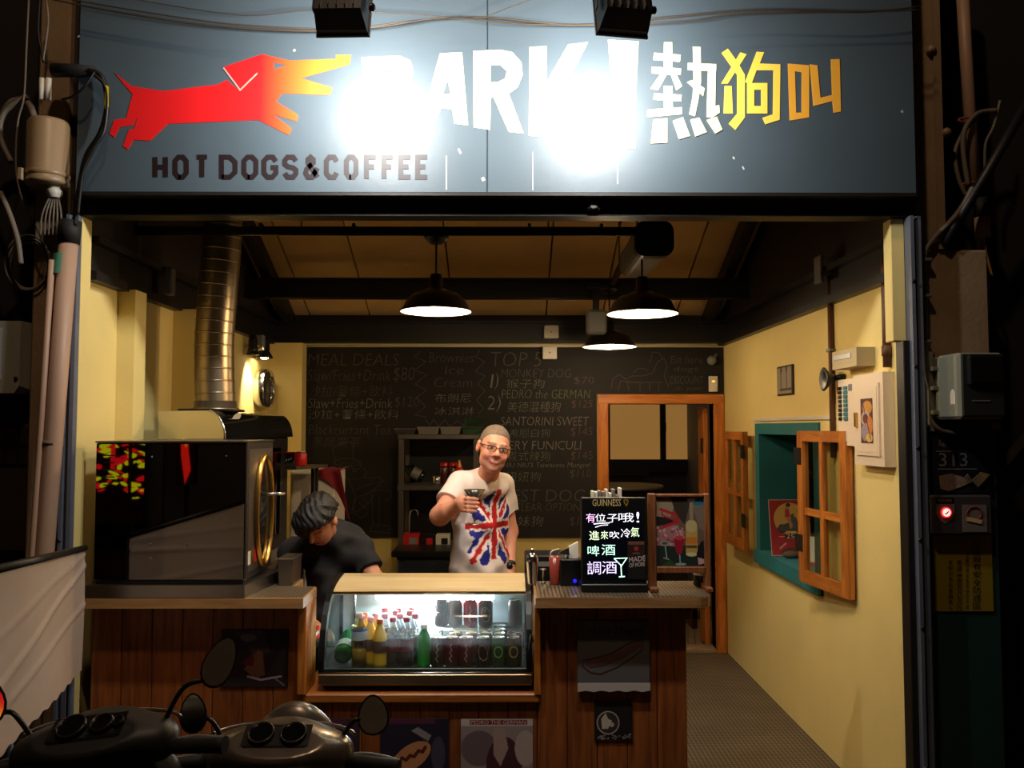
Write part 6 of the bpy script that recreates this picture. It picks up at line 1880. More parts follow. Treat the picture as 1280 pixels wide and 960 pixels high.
CANR, CANH = 0.0325, 0.122
canmats = dict(brown=mat('can brown', (66, 30, 24), 0.3, 0.4), wine=mat('can wine', (112, 22, 36), 0.3, 0.4), rust=mat('can rust', (84, 56, 40), 0.3, 0.4), green=mat('can green', (40, 84, 34), 0.3, 0.4), grey=mat('can grey', (110, 100, 100), 0.3, 0.5), red=mat('can red', (170, 26, 44), 0.3, 0.4), dark=mat('can dark', (50, 42, 44), 0.3, 0.4))
def wrap(mb, r):
    mb.v = [(r * math.sin(x / r), -r * math.cos(x / r), z) for x, y, z in mb.v]
    return mb
def can(label, kind, px, Y, z, mark=None):
    t = thing('drink_can', label, 'can', (bx(px, Y), Y, z), 0, 'drink cans')
    obj('can_body', MB().lathe([(0.0, 0.001), (CANR * 0.8, 0.001), (CANR, 0.012), (CANR, CANH - 0.014), (CANR * 0.83, CANH - 0.003), (CANR * 0.83, CANH)], 18), canmats[kind], t, local=True)
    obj('lid', MB().lathe([(CANR * 0.84, CANH - 0.001), (CANR * 0.84, CANH + 0.001), (CANR * 0.76, CANH - 0.002), (0.0, CANH - 0.002)], 18), 'chrome', t, local=True)
    obj('pull_tab', MB().rbox(-0.007, 0.007, -0.014, 0.004, CANH - 0.0018, CANH + 0.0005, 0.0005), 'chrome', t, local=True)
    if mark == 'oval':
        e = [(0.021 * math.cos(a), 0.034 * math.sin(a)) for a in [2 * math.pi * i / 18 for i in range(18)]]
        e = [(x * 0.94 - y * 0.2, y * 0.94 + x * 0.25 + 0.062) for x, y in e]
        obj('logo_oval', wrap(MB().prism(e, FY, 0, 0.0), CANR + 0.0006), mat('logo cream', (196, 168, 140), 0.4), t, local=True)
        vs, fs, W_, H_ = text_poly('A&W')
        lo = MB().add([((x / W_ - 0.5) * 0.034, 0, 0.052 + y / H_ * 0.02 + (x / W_ - 0.5) * 0.01) for x, y in vs], fs)
        obj('logo_lettering', wrap(lo, CANR + 0.0012), canmats['brown'], t, local=True)
    elif mark == 'script':
        mbs = MB()
        stroke_ribbon(mbs, [(0.004, 0.025), (-0.006, 0.04), (0.005, 0.05), (-0.004, 0.065), (0.006, 0.075), (-0.003, 0.092), (0.004, 0.1)], 0.003, FY, 0.0)
        obj('logo_script', wrap(mbs, CANR + 0.0006), mat('logo pale', (190, 160, 150), 0.4), t, local=True)
    elif mark == 'ring':
        mbs = MB()
        stroke_ribbon(mbs, [(0.018 * math.cos(a), 0.066 + 0.022 * math.sin(a)) for a in [2 * math.pi * i / 16 for i in range(17)]], 0.005, FY, 0.0)
        obj('logo_ring', wrap(mbs, CANR + 0.0006), mat('logo lime', (150, 160, 90), 0.4), t, local=True)
    return t
for px, kd, mk, lab in ((547, 'brown', 'script', 'dark brown can in the front row beside the green soda bottle'), (564, 'wine', 'script', 'wine red can with pale script, second in the front row from the green soda bottle'), (583, 'wine', 'script', 'wine red can with pale script, third in the front row from the green soda bottle'), (604, 'brown', 'oval', 'brown root beer can with a cream oval in the front row'), (623, 'green', 'ring', 'green can with a lime ring in the front row'), (642, 'rust', 'ring', 'rust coloured can with a pale ring at the end of the front row')):
    can(lab, kd, px, 3.635, ZD, mk)
for px, kd, lab in ((570, 'wine', 'wine red can in the second row behind the script cans'), (589, 'wine', 'wine red can in the second row behind the third front can'), (606, 'rust', 'rust can in the second row behind the brown root beer can'), (624, 'green', 'green can in the second row behind the lime ring can'), (643, 'red', 'red can in the second row at the end of the case')):
    can(lab, kd, px, 3.705, ZD)
for Y, lab in ((3.775, 'green can third from the glass in the green column'), (3.845, 'green can rearmost in the green column')):
    can(lab, 'green', 625, Y, ZD)
for px, Y, kd, mk, lab in ((552, 3.87, 'dark', None, 'dark can on the wire shelf beside the bright lamp'), (569, 3.86, 'grey', None, 'greyish can on the wire shelf beside the dark can'), (588, 3.86, 'red', 'script', 'red can with pale script on the wire shelf'), (607, 3.85, 'rust', 'oval', 'root beer can with a cream oval on the wire shelf'), (644, 3.85, 'grey', None, 'greyish pink can alone at the end of the wire shelf')):
    can(lab, kd, px, Y, SHZ + 0.0025, mk)

# ================================================================== things on the bar end of the counter
gb = thing('writing_board', 'black light-up writing board with glowing handwritten characters on the counter', 'writing board', (P(767, 735, 3.58).x, 3.58, ZC))
YG = 3.565
def gr(x0, y0, x1, y1, Y=YG): return prect(x0, y0, x1, y1, Y)
x0, z0, x1, z1 = gr(727, 622, 808, 738)
z0 = ZC
obj('frame', MB().rbox(x0, x1, YG, YG + 0.035, z0 + 0.001, z1, 0.004), 'black plastic', gb)
obj('foot', MB().rbox(x0 - 0.002, x1 + 0.002, YG - 0.012, YG + 0.10, z0 + 0.0008, z0 + 0.035, 0.004), 'black plastic', gb)
wx = gr(732, 640, 803, 724)
obj('writing_face', MB().box(wx[0], wx[2], YG - 0.001, YG, wx[1], wx[3]), mat('writing face', (14, 18, 30), 0.15, vary=0.3, vscale=12), gb)
FG = frame_y(YG - 0.001)
gold = mat('brand gold', (222, 196, 130), 0.4)
lettering('brand_lettering', 'GUINNESS', FG, gr(740.5, 624, 776, 632.5), gold, gb, 0.001)
hp_ = MB()
def gp(*pts): return [(P(x, y, YG).x, P(x, y, YG).z) for x, y in pts]
stroke_ribbon(hp_, gp((779.5, 625), (780.5, 629), (783, 632.5), (785.5, 626), (783, 624.5), (779.5, 625)), 0.0022, FG, 0.001)
obj('harp_emblem', hp_, mat('harp gold', (190, 150, 60), 0.4), gb)
obj('harp_string', stroke_ribbon(MB(), gp((782.5, 625), (783.3, 631)), 0.001, FG, 0.001), 'harp gold', gb)
pk = emit('neon pink', (255, 196, 250), LIGHT['neon'])
wh = emit('neon white', (250, 246, 255), LIGHT['neon'])
lm = emit('neon lime', (228, 255, 200), LIGHT['neon'])
mi = emit('neon mint', (200, 255, 226), LIGHT['neon'])
la = emit('neon lilac', (226, 208, 255), LIGHT['neon'])
for s, x0, y0, x1, y1, m in (('有', 732.5, 641.5, 744, 653, pk), ('位', 744, 642, 757, 652, wh), ('子', 759, 642.5, 772, 653, wh), ('哦', 773, 641, 792, 652.5, wh), ('!', 795.5, 640, 799, 653, wh),
                             ('進', 736.5, 663.5, 749, 675, lm), ('來', 751, 663.5, 760, 674, lm), ('吹', 762, 664, 774, 673, wh), ('冷', 776, 660.5, 788, 672, wh), ('氣', 788.5, 659, 799, 671, lm),
                             ('啤', 734.5, 682, 749, 695, mi), ('酒', 752, 680.5, 769, 694, mi), ('調', 734, 701.5, 751, 718, la), ('酒', 752.5, 701.5, 771, 717, la)):
    lettering('glowing_character', s, FG, gr(x0, y0, x1, y1), m, gb, 0.0012, -0.004)
def neon(pts, w_, m, name):
    mb = MB()
    stroke_ribbon(mb, gp(*pts), w_, FG, 0.0012)
    obj(name, mb, m, gb)
neon([(742, 655), (750, 654), (762, 653.5)], 0.004, wh, 'underline_stroke')
neon([(744, 659), (752, 656.5), (760, 656)], 0.003, wh, 'underline_stroke')
neon([(767.5, 698), (783.5, 697.5), (777, 707), (775, 705.5), (767.5, 698)], 0.004, mi, 'cocktail_drawing')
neon([(776, 706), (777, 720.5)], 0.0045, mi, 'cocktail_stem')
neon([(773.5, 721), (781, 720.5)], 0.005, mi, 'cocktail_foot')
x0, z0, x1, z1 = gr(784.5, 676, 806, 724)
p = Paint(x1 - x0, z1 - z0, 60, (20, 15, 16))
pw_, ph_ = x1 - x0, z1 - z0
p.rect(pw_ * 0.05, ph_ * 0.9, pw_ * 0.95, ph_ * 0.985, (120, 78, 52)).rect(0.0, ph_ * 0.55, pw_, ph_ * 0.9, (46, 22, 22)).ell(pw_ * 0.5, ph_ * 0.80, pw_ * 0.12, ph_ * 0.06, (170, 44, 36)).rect(pw_ * 0.3, ph_ * 0.66, pw_ * 0.7, ph_ * 0.69, (110, 92, 80))
p.build('pint_picture', (Vector((x0, YG - 0.0032, z0)), Vector((1, 0, 0)), Vector((0, 0, 1)), Vector((0, -1, 0))), gb, 0.0006)
lettering('slogan_lettering', 'MADE', frame_y(YG - 0.0036), gr(786, 696.5, 806.5, 703), mat('slogan pale', (190, 178, 170), 0.5), gb, 0.001, 0.02, 0.0, 0.12)
lettering('slogan_lettering', 'OF MORE', frame_y(YG - 0.0036), gr(786.5, 704, 806, 709.5), MATS['slogan pale'], gb, 0.001, 0.02, 0.0, 0.12)

# framed cocktail photograph standing beside it
cf = thing('cocktail_picture', 'wood-framed photograph of cocktails standing on the counter corner', 'picture', (P(848, 735, 3.6).x, 3.60, ZC))
YC = 3.60
mat_w = wood('frame walnut', (112, 62, 34), (158, 98, 58), 'Z', 14, 0.45, False)
fx0, _, fx1, fz1 = prect(811, 617, 888, 740, YC)
pz0 = P(850, 708, YC).z
lt, rt_ = P(820, 650, YC).x, P(880, 650, YC).x
obj('post', MB().rbox(fx0, lt, YC - 0.01, YC + 0.03, ZC + 0.0008, fz1, 0.004), mat_w, cf)
obj('post', MB().rbox(rt_, fx1 - 0.006, YC - 0.01, YC + 0.03, ZC + 0.0008, fz1, 0.004), mat_w, cf)
obj('bar', MB().rbox(lt, rt_, YC - 0.008, YC + 0.025, fz1 - 0.014, fz1 - 0.002, 0.003), mat_w, cf)
obj('bar', MB().rbox(lt, rt_, YC - 0.014, YC + 0.03, pz0 - 0.026, pz0, 0.003), mat_w, cf)
obj('foot', MB().rbox(fx0 - 0.002, lt + 0.002, YC - 0.05, YC + 0.09, ZC + 0.0006, ZC + 0.02, 0.004), mat_w, cf)
obj('foot', MB().rbox(rt_ - 0.002, fx1 - 0.004, YC - 0.05, YC + 0.09, ZC + 0.0006, ZC + 0.02, 0.004), mat_w, cf)
pw_, ph_ = rt_ - lt, fz1 - 0.014 - pz0
obj('backing', MB().box(lt, rt_, YC + 0.004, YC + 0.01, pz0, fz1 - 0.014), mat_w, cf)
p = Paint(pw_, ph_, 150, (104, 82, 66))
X = lambda f: f * pw_
Z = lambda f: f * ph_
p.poly([(0, Z(0.62)), (X(.3), Z(.7)), (X(.45), Z(1)), (0, Z(1))], (150, 128, 104)).poly([(X(.3), Z(1)), (X(.42), Z(.75)), (X(.6), Z(.6)), (X(.75), Z(1))], (52, 40, 32)).poly([(X(.72), Z(1)), (X(.9), Z(.55)), (X(1), Z(.5)), (X(1), Z(1))], (120, 104, 88))
p.rect(X(.78), Z(.88), X(1), Z(.97), (20, 110, 140)).rect(0, 0, X(1), Z(.3), (26, 40, 32)).poly([(0, Z(.3)), (0, Z(.55)), (X(.35), Z(.62)), (X(.6), Z(.5)), (X(.55), Z(.28))], (164, 108, 108))
p.poly([(0, Z(.58)), (0, Z(.72)), (X(.3), Z(.7)), (X(.4), Z(.62))], (30, 22, 22)).line([(X(.1), Z(.82)), (X(.42), Z(.74)), (X(.46), Z(.64)), (0, Z(.53))], 0.012, (176, 30, 34)).line([(X(.14), Z(.80)), (X(.12), Z(.74)), (X(.40), Z(.66))], 0.007, (176, 30, 34))
rr_ = random.Random(5)
for k in range(26):
    p.ell(X(rr_.uniform(0, .55)), Z(rr_.uniform(.32, .56)), 0.008, 0.006, (196, 150, 150) if k % 2 else (130, 74, 78), rr_.uniform(0, 3))
p.ell(X(.48), Z(.40), X(.12), Z(.055), (206, 120, 120)).poly([(X(.36), Z(.40)), (X(.60), Z(.40)), (X(.54), Z(.20)), (X(.48), Z(.15)), (X(.42), Z(.20))], (150, 16, 40)).ell(X(.48), Z(.41), X(.09), Z(.035), (186, 60, 70)).line([(X(.49), Z(.16)), (X(.50), Z(.04))], 0.005, (150, 160, 160)).ell(X(.51), Z(.03), X(.11), Z(.02), (130, 160, 160))
p.line([(X(.45), Z(.44)), (X(.40), Z(.55)), (X(.46), Z(.58))], 0.004, (190, 160, 150))
p.ell(X(.18), Z(.33), X(.10), Z(.04), (150, 140, 136)).ell(X(.18), Z(.33), X(.06), Z(.02), (80, 70, 66)).line([(X(.19), Z(.29)), (X(.22), Z(.12))], 0.004, (170, 170, 166)).line([(X(.16), Z(.12)), (X(.26), Z(.10))], 0.006, (130, 140, 136))
p.rect(X(.62), Z(.16), X(.86), Z(.58), (190, 156, 80)).ell(X(.74), Z(.58), X(.12), Z(.09), (196, 176, 120)).rect(X(.70), Z(.66), X(.78), Z(.92), (150, 130, 104)).rect(X(.66), Z(.93), X(.82), Z(.98), (226, 216, 186)).rect(X(.63), Z(.32), X(.85), Z(.42), (204, 120, 40)).rect(X(.63), Z(.26), X(.85), Z(.30), (90, 70, 40)).ell(X(.74), Z(.17), X(.11), Z(.03), (214, 206, 150))
p.poly([(X(.86), 0), (X(.84), Z(.18)), (X(.92), Z(.34)), (X(1), Z(.38)), (X(1), 0)], (16, 12, 14)).poly([(X(.88), Z(.02)), (X(.86), Z(.13)), (X(1), Z(.10)), (X(1), Z(.04))], (190, 150, 150)).poly([(X(.1), 0), (X(.3), Z(.10)), (X(.42), 0)], (40, 70, 30))
p.speckle(0.12, 2)
p.build('photograph', (Vector((lt, YC + 0.004, pz0)), Vector((1, 0, 0)), Vector((0, 0, 1)), Vector((0, -1, 0))), cf, 0.0006)
t = thing('wine_bottle', 'dark wine bottle standing behind the framed cocktail photograph', 'bottle', (P(877, 730, 3.70).x, 3.70, ZC))
obj('bottle_body', MB().lathe([(0.0, 0.001), (0.032, 0.001), (0.036, 0.008), (0.036, 0.15), (0.03, 0.18), (0.014, 0.21), (0.013, 0.26), (0.0, 0.26)], 18), 'bottle dark', t, local=True)
obj('label', MB().lathe([(0.0365, 0.05), (0.0365, 0.12)], 18), 'white plastic', t, local=True)
# holder of cards behind the writing board
hc_ = thing('card_holder', 'black holder full of upright cards behind the light-up writing board', 'card holder', (P(757, 700, 3.72).x, 3.72, ZC))
obj('holder', MB().rbox(-0.075, 0.075, -0.045, 0.045, 0.0008, 0.33, 0.004), 'black plastic', hc_, local=True)
rr_ = random.Random(11)
for k in range(9):
    x = -0.062 + 0.015 * k
    obj('card', MB().rbox(x, x + 0.011, -0.035 + rr_.uniform(-.005, .005), 0.03, 0.331, 0.331 + rr_.uniform(0.062, 0.095), 0.001), ['white plastic', 'white plastic', 'grey plastic', 'tan concrete'][k % 4], hc_, local=True)
# cocktail shaker, glass, cup and a black box with a blue light
t = thing('cocktail_shaker', 'shiny steel cocktail shaker at the end of the bar counter', 'shaker', (P(665.5, 725, 3.74).x, 3.74, ZC))
obj('tumbler', MB().lathe([(0.0, 0.001), (0.017, 0.001), (0.019, 0.006), (0.028, 0.10), (0.029, 0.105), (0.027, 0.108)], 20), 'chrome', t, local=True)
obj('strainer', MB().lathe([(0.0285, 0.105), (0.028, 0.12), (0.016, 0.135), (0.010, 0.138)], 20), 'chrome', t, local=True)
obj('cap', MB().lathe([(0.0105, 0.136), (0.010, 0.152), (0.006, 0.158), (0.0, 0.159)], 14), 'chrome', t, local=True)
t = thing('jigger', 'small double-ended steel jigger on a stem beside the shaker', 'jigger', (P(679, 725, 3.76).x, 3.76, ZC))
obj('stem', MB().lathe([(0.0, 0.001), (0.012, 0.001), (0.012, 0.004), (0.004, 0.008), (0.004, 0.055), (0.014, 0.062), (0.016, 0.066), (0.0, 0.066)], 14), 'chrome', t, local=True)
t = thing('plastic_tumbler', 'reddish translucent plastic tumbler with a straw on the bar counter', 'cup', (P(693.5, 725, 3.74).x, 3.74, ZC))
obj('cup', MB().lathe([(0.0, 0.001), (0.019, 0.001), (0.020, 0.004), (0.026, 0.122), (0.024, 0.122), (0.018, 0.006), (0.0, 0.006)], 18), mat('red plastic', (150, 62, 48), 0.25), t, local=True)
obj('straw', MB().tube(spline([(0.0, 0, 0.01), (-0.018, 0.0, 0.122), (-0.01, 0, 0.145), (0.02, 0, 0.155)]), 0.003, 6), 'white plastic', t, local=True)
t = thing('amplifier_box', 'black box with a glowing blue light beside the writing board', 'box', (P(712, 725, 3.74).x, 3.74, ZC))
obj('case', MB().rbox(-0.043, 0.055, -0.04, 0.05, 0.0008, 0.115, 0.004), 'black plastic', t, local=True)
obj('indicator_light', MB().lathe([(0.008, 0), (0.008, 0.003), (0, 0.004)], 12, (0.020, -0.04, 0.022), (1, 0, 0), (0, 0, 1), (0, -1, 0)), emit('blue led', (20, 20, 255), 2.5), t, local=True)
t = thing('cap_prop', 'black cap resting on a cream folded card on the black box', 'cap', (P(714, 690, 3.74).x, 3.74, ZC + 0.116))
obj('card', MB().hull([(-0.025, -0.02, 0.0), (0.03, -0.02, 0.0), (-0.025, 0.03, 0.0), (0.03, 0.03, 0.0), (0.03, 0.02, 0.07), (0.03, -0.01, 0.07), (-0.01, 0.02, 0.05), (-0.01, -0.01, 0.05)]), 'white plastic', t, local=True)
obj('cap_body', MB().hull([(-0.055, -0.03, 0.025), (-0.01, -0.035, 0.016), (-0.012, -0.035, 0.05), (-0.045, -0.025, 0.035), (-0.05, -0.005, 0.02), (-0.012, -0.022, 0.03)]), 'black rubber', t, local=True)
# dark box behind the bar top with letters
t = thing('bar_crate', 'dark printed crate standing behind the bar counter', 'crate', (P(680, 720, 4.1).x, 4.1, 0))
q0, q1 = P(656, 694, 4.08), P(688, 694, 4.08)
obj('crate_body', MB().rbox(q0.x, q1.x + 0.1, 4.07, 4.25, 0.0, q0.z, 0.006), 'black plastic', t)
obj('pale_band', MB().box(q0.x + 0.06, q1.x + 0.05, 4.068, 4.07, P(670, 708, 4.07).z, P(670, 702, 4.07).z), 'grey plastic', t)

# things tucked between the counters
t = thing('red_binder', 'red folder with a pale spine on the shelf beside the drinks case', 'folder', (-0.90, 3.86, 0.733))
obj('cover', MB().rbox(-0.965, -0.868, 3.78, 3.95, 0.768, 0.786, 0.003), 'red paint', t)
obj('pages', MB().rbox(-0.96, -0.870, 3.785, 3.945, 0.752, 0.768, 0.001), 'white plastic', t)
obj('back_cover', MB().rbox(-0.965, -0.868, 3.78, 3.95, 0.7335, 0.752, 0.003), 'red paint', t)
t = thing('work_stand', 'dark side table under the red folder between oven counter and drinks case', 'table', (-0.90, 3.88, 0))
obj('table_top', MB().rbox(-0.972, -0.866, 3.76, 3.96, 0.70, 0.7325, 0.004), 'black plastic', t)
for x, y in ((-0.958, 3.775), (-0.88, 3.945), (-0.958, 3.945), (-0.88, 3.775)):
    obj('leg', MB().rbox(x - 0.012, x + 0.012, y - 0.012, y + 0.012, 0.0, 0.70, 0.002), 'black steel', t)
t = thing('steel_bin', 'small steel container on the oven counter beside the bending person', 'container', (-1.02, 3.79, ZC))
obj('bin', MB().hull([(-0.998, 3.72, ZC + 0.0008), (-0.940, 3.72, ZC + 0.0008), (-0.998, 3.865, ZC + 0.0008), (-0.940, 3.865, ZC + 0.0008), (-1.003, 3.715, ZC + 0.11), (-0.936, 3.715, ZC + 0.11), (-1.003, 3.87, ZC + 0.11), (-0.936, 3.87, ZC + 0.11)]), 'brushed steel', t)
obj('bin_rim', MB().rbox(-1.006, -0.934, 3.71, 3.875, ZC + 0.11, ZC + 0.118, 0.002), 'brushed steel', t)

# ================================================================== notices on the boarding
YN = YPK - 0.0005
def notice(name, label, x0, y0, x1, y1, bg, thick=0.004):
    X0, Z0, X1, Z1 = prect(x0, y0, x1, y1, YN)
    t = thing(name, label, 'poster', ((X0 + X1) / 2, YN, Z0))
    obj('sheet', MB().box(X0, X1, YN - thick, YN, Z0, Z1), mat('poster back', (40, 30, 30), 0.7), t)
    p = Paint(X1 - X0, Z1 - Z0, 110, bg)
    return t, p, X1 - X0, Z1 - Z0, (Vector((X0, YN - thick, Z0)), Vector((1, 0, 0)), Vector((0, 0, 1)), Vector((0, -1, 0)))
t, p, W_, H_, fr = notice('counter_poster', 'dark food poster with a hand and plate on the planks under the oven', 276, 786, 361, 858, (40, 26, 32))
p.poly([(W_ * .2, H_ * .95), (W_ * .6, H_ * .98), (W_ * .75, H_ * .6), (W_ * .5, H_ * .55)], (70, 56, 66)).poly([(W_ * .35, H_ * .3), (W_ * .55, H_ * .65), (W_ * .62, H_ * .6), (W_ * .66, H_ * .2), (W_ * .5, H_ * .15)], (120, 80, 56)).poly([(W_ * .3, H_ * .4), (W_ * .5, H_ * .6), (W_ * .48, H_ * .35)], (96, 24, 34)).line([(W_ * .4, H_ * .18), (W_ * .6, H_ * .12), (W_ * .9, H_ * .18)], 0.008, (170, 150, 160)).line([(W_ * .8, H_ * .15), (W_ * .95, H_ * .02)], 0.004, (140, 120, 130)).ell(W_ * .4, H_ * .85, W_ * .12, H_ * .06, (110, 96, 110)).speckle(.2)
p.build('poster_print', fr, t)
t, p, W_, H_, fr = notice('counter_poster', 'dark poster of a plated hot dog half hidden behind a scooter mirror', 370, 898, 450, 972, (52, 34, 44))
p.ell(W_ * .5, H_ * .35, W_ * .42, H_ * .4, (150, 140, 140)).ell(W_ * .5, H_ * .33, W_ * .34, H_ * .32, (90, 74, 70)).ell(W_ * .6, H_ * .3, W_ * .25, H_ * .2, (178, 130, 90), .5).line([(W_ * .45, H_ * .2), (W_ * .75, H_ * .4)], .012, (120, 40, 30)).rect(0, H_ * .9, W_ * .8, H_, (76, 40, 60)).speckle(.2)
p.build('poster_print', fr, t)
t, p, W_, H_, fr = notice('counter_poster', 'dark blue poster of a bun with sauce lettering in the middle of the low counter', 475, 898, 561, 972, (34, 26, 44))
p.ell(W_ * .45, H_ * .35, W_ * .33, H_ * .2, (188, 128, 84), .6).line([(W_ * .25, H_ * .25), (W_ * .32, H_ * .34), (W_ * .38, H_ * .3), (W_ * .44, H_ * .38), (W_ * .5, H_ * .36), (W_ * .56, H_ * .46), (W_ * .62, H_ * .44), (W_ * .66, H_ * .52)], .014, (90, 26, 20)).poly([(W_ * .45, H_ * .8), (W_ * .55, H_ * .86), (W_ * .75, H_ * .72), (W_ * .7, H_ * .62)], (140, 128, 128)).ell(W_ * .85, H_ * .4, W_ * .1, H_ * .3, (70, 62, 80)).rect(0, H_ * .92, W_ * .8, H_, (84, 36, 60)).speckle(.2)
p.build('poster_print', fr, t)
t, p, W_, H_, fr = notice('counter_poster', 'pale poster of a dog head under a red title strip on the low counter', 576, 898, 666, 972, (150, 132, 128))
p.ell(W_ * .25, H_ * .5, W_ * .25, H_ * .3, (110, 90, 92)).ell(W_ * .6, H_ * .2, W_ * .25, H_ * .5, (74, 36, 40)).poly([(W_ * .45, H_ * .85), (W_ * .6, H_ * .85), (W_ * .66, H_ * .5), (W_ * .55, H_ * .2), (W_ * .45, H_ * .4)], (170, 140, 130)).ell(W_ * .9, H_ * .5, W_ * .15, H_ * .3, (180, 160, 150)).rect(0, H_ * .88, W_, H_, (200, 184, 176)).rect(W_ * .12, H_ * .90, W_ * .92, H_ * .985, (130, 30, 36)).speckle(.15)
p.build('poster_print', fr, t)
lettering('title_lettering', 'PEDRO THE GERMAN', fr, (W_ * .14, H_ * .91, W_ * .9, H_ * .975), mat('title pale', (214, 190, 180), 0.6), t, 0.002)
X0, Z0, X1, Z1 = prect(722, 776, 812, 866, YN - 0.02)
hdg = thing('hot_dogs_board', 'grey board with a drawn hot dog and script title under the bar counter', 'sign', ((X0 + X1) / 2, YN, Z0))
obj('panel', MB().rbox(X0, X1, YN - 0.022, YN - 0.001, Z0 + 0.012, Z1, 0.003), mat('board grey', (96, 90, 88), 0.6, vary=0.08), hdg)
edge = [(X0, Z0 + 0.04)] + [(X1, Z0 + 0.04)] + [(X1 - (X1 - X0) * k / 9, Z0 + (0.004 if k % 2 else 0.010)) for k in range(10)]
obj('torn_white_edge', MB().prism(edge, frame_y(YN - 0.0225), 0, 0.0015), mat('torn paper', (196, 184, 176), 0.7), hdg)
fhd = frame_y(YN - 0.0225)
ink = mat('board ink', (52, 44, 46), 0.7)
lettering('script_title', '(Hot Dogs)', fhd, prect(735, 783, 801, 795, YN - 0.022), ink, hdg, 0.001, 0.0, 0.25)
def hd_(*pts): return [(P(x, y, YN - 0.022).x, P(x, y, YN - 0.022).z) for x, y in pts]
mb = MB()
stroke_ribbon(mb, hd_((728, 832), (730, 825), (745, 822), (765, 816), (785, 804), (797, 800), (804, 803), (802, 812), (790, 822), (770, 834), (750, 842), (738, 840), (728, 832)), 0.005, fhd, 0.001)
obj('bun_outline', mb, mat('bun ink', (84, 52, 44), 0.7), hdg)
obj('sausage', MB().prism(hd_((732, 828), (748, 824), (770, 816), (795, 803), (803, 806), (780, 821), (755, 831), (738, 834)), fhd, 0, 0.0008), mat('sausage ink', (100, 62, 54), 0.7), hdg)
t, p, W_, H_, fr = notice('coaster_poster', 'small black poster with a white cat-like disc under the grey hot dog board', 743, 876, 790, 925, (30, 24, 24))
c0 = (W_ * .36, H_ * .45)
p.ell(*c0, W_ * .3, H_ * .3, (186, 168, 154)).ell(*c0, W_ * .27, H_ * .27, (60, 50, 48)).poly([(W_ * .2, H_ * .3), (W_ * .18, H_ * .55), (W_ * .3, H_ * .7), (W_ * .36, H_ * .55), (W_ * .46, H_ * .5), (W_ * .36, H_ * .3)], (206, 190, 172)).ell(W_ * .46, H_ * .4, W_ * .06, H_ * .06, (196, 180, 164)).speckle(.5)
for k in range(30):
    p.ell(rr_.uniform(0.1, .95) * W_, rr_.uniform(.03, .16) * H_, .004, .003, (150, 130, 120))
p.build('poster_print', fr, t)

# ================================================================== lit signs across the street (seen mirrored in the oven)
t = thing('led_sign', 'red and yellow lit signboard on a stand across the street', 'lit sign', (-5.35, -5.0, 0))
fr = (Vector((-5.9, -5.0, 0.35)), Vector((1, 0, 0)), Vector((0, 0, 1)), Vector((0, 1, 0)))
obj('box', MB().rbox(-5.92, -4.88, -5.12, -5.001, 0.33, 1.75, 0.01), 'black plastic', t)
obj('stand', MB().rbox(-5.45, -5.35, -5.1, -5.03, 0.0, 0.33, 0.005), 'black steel', t)
p = Paint(1.0, 1.38, 110, (12, 2, 2))
rr_ = random.Random(21)
for k in range(46):
    p.ell(rr_.uniform(.1, .95), rr_.uniform(.45, 1.36), rr_.uniform(.02, .10), rr_.uniform(.01, .04), (230, 20, 30), rr_.uniform(-.4, .4))
for k in range(40):
    p.ell(rr_.uniform(.1, .9), rr_.uniform(.35, 1.15), rr_.uniform(.02, .09), rr_.uniform(.01, .04), (220, 220, 20), rr_.uniform(-.5, .5))
p.rect(.93, .1, 1.0, 1.38, (240, 16, 34)).rect(.55, 0, .6, 1.38, (12, 2, 2)).rect(.3, .75, .36, 1.38, (220, 24, 30))
p.build('lit_face', fr, t, 0.001, attr_mat('lit print', 0.5, 0.3, LIGHT['sign_glow']))
t = thing('led_sign', 'narrow red and yellow lit banner on a pole across the street', 'lit sign', (-4.55, -5.0, 0))
obj('box', MB().rbox(-4.68, -4.40, -5.10, -5.001, 0.9, 1.85, 0.01), 'black plastic', t)
obj('pole', MB().cyl((-4.54, -5.05, 0), (-4.54, -5.05, 0.9), 0.03, n=10), 'black steel', t)
p = Paint(0.26, 0.93, 40, (14, 2, 2))
p.poly([(.05, .93), (.2, .93), (.16, .5), (.2, .2), (.12, 0), (.06, .4)], (230, 30, 20)).poly([(.1, .93), (.16, .93), (.13, .5), (.1, .6)], (230, 190, 20)).ell(.22, .7, .035, .04, (230, 30, 30))
p.build('lit_face', (Vector((-4.67, -5.0, 0.91)), Vector((1, 0, 0)), Vector((0, 0, 1)), Vector((0, 1, 0))), t, 0.001, MATS['lit print'])

# ================================================================== people
def basis(yaw=0.0, pitch=0.0, roll=0.0):
    """columns: right (as seen), back, up; pitch > 0 bows the face down, roll > 0 lowers the +x side"""
    R = Matrix.Rotation(yaw, 3, 'Z') @ Matrix.Rotation(pitch, 3, 'X') @ Matrix.Rotation(roll, 3, 'Y')
    return np.array(R, np.float32)


def arr(v): return np.array(v, np.float32)


def chain(p, pts, rs, k=0.012, d=None):
    for a, b_, ra, rb in zip(pts[:-1], pts[1:], rs[:-1], rs[1:]):
        c = capsule(p, a, b_, ra, rb)
        d = c if d is None else smin(d, c, k)
    return d


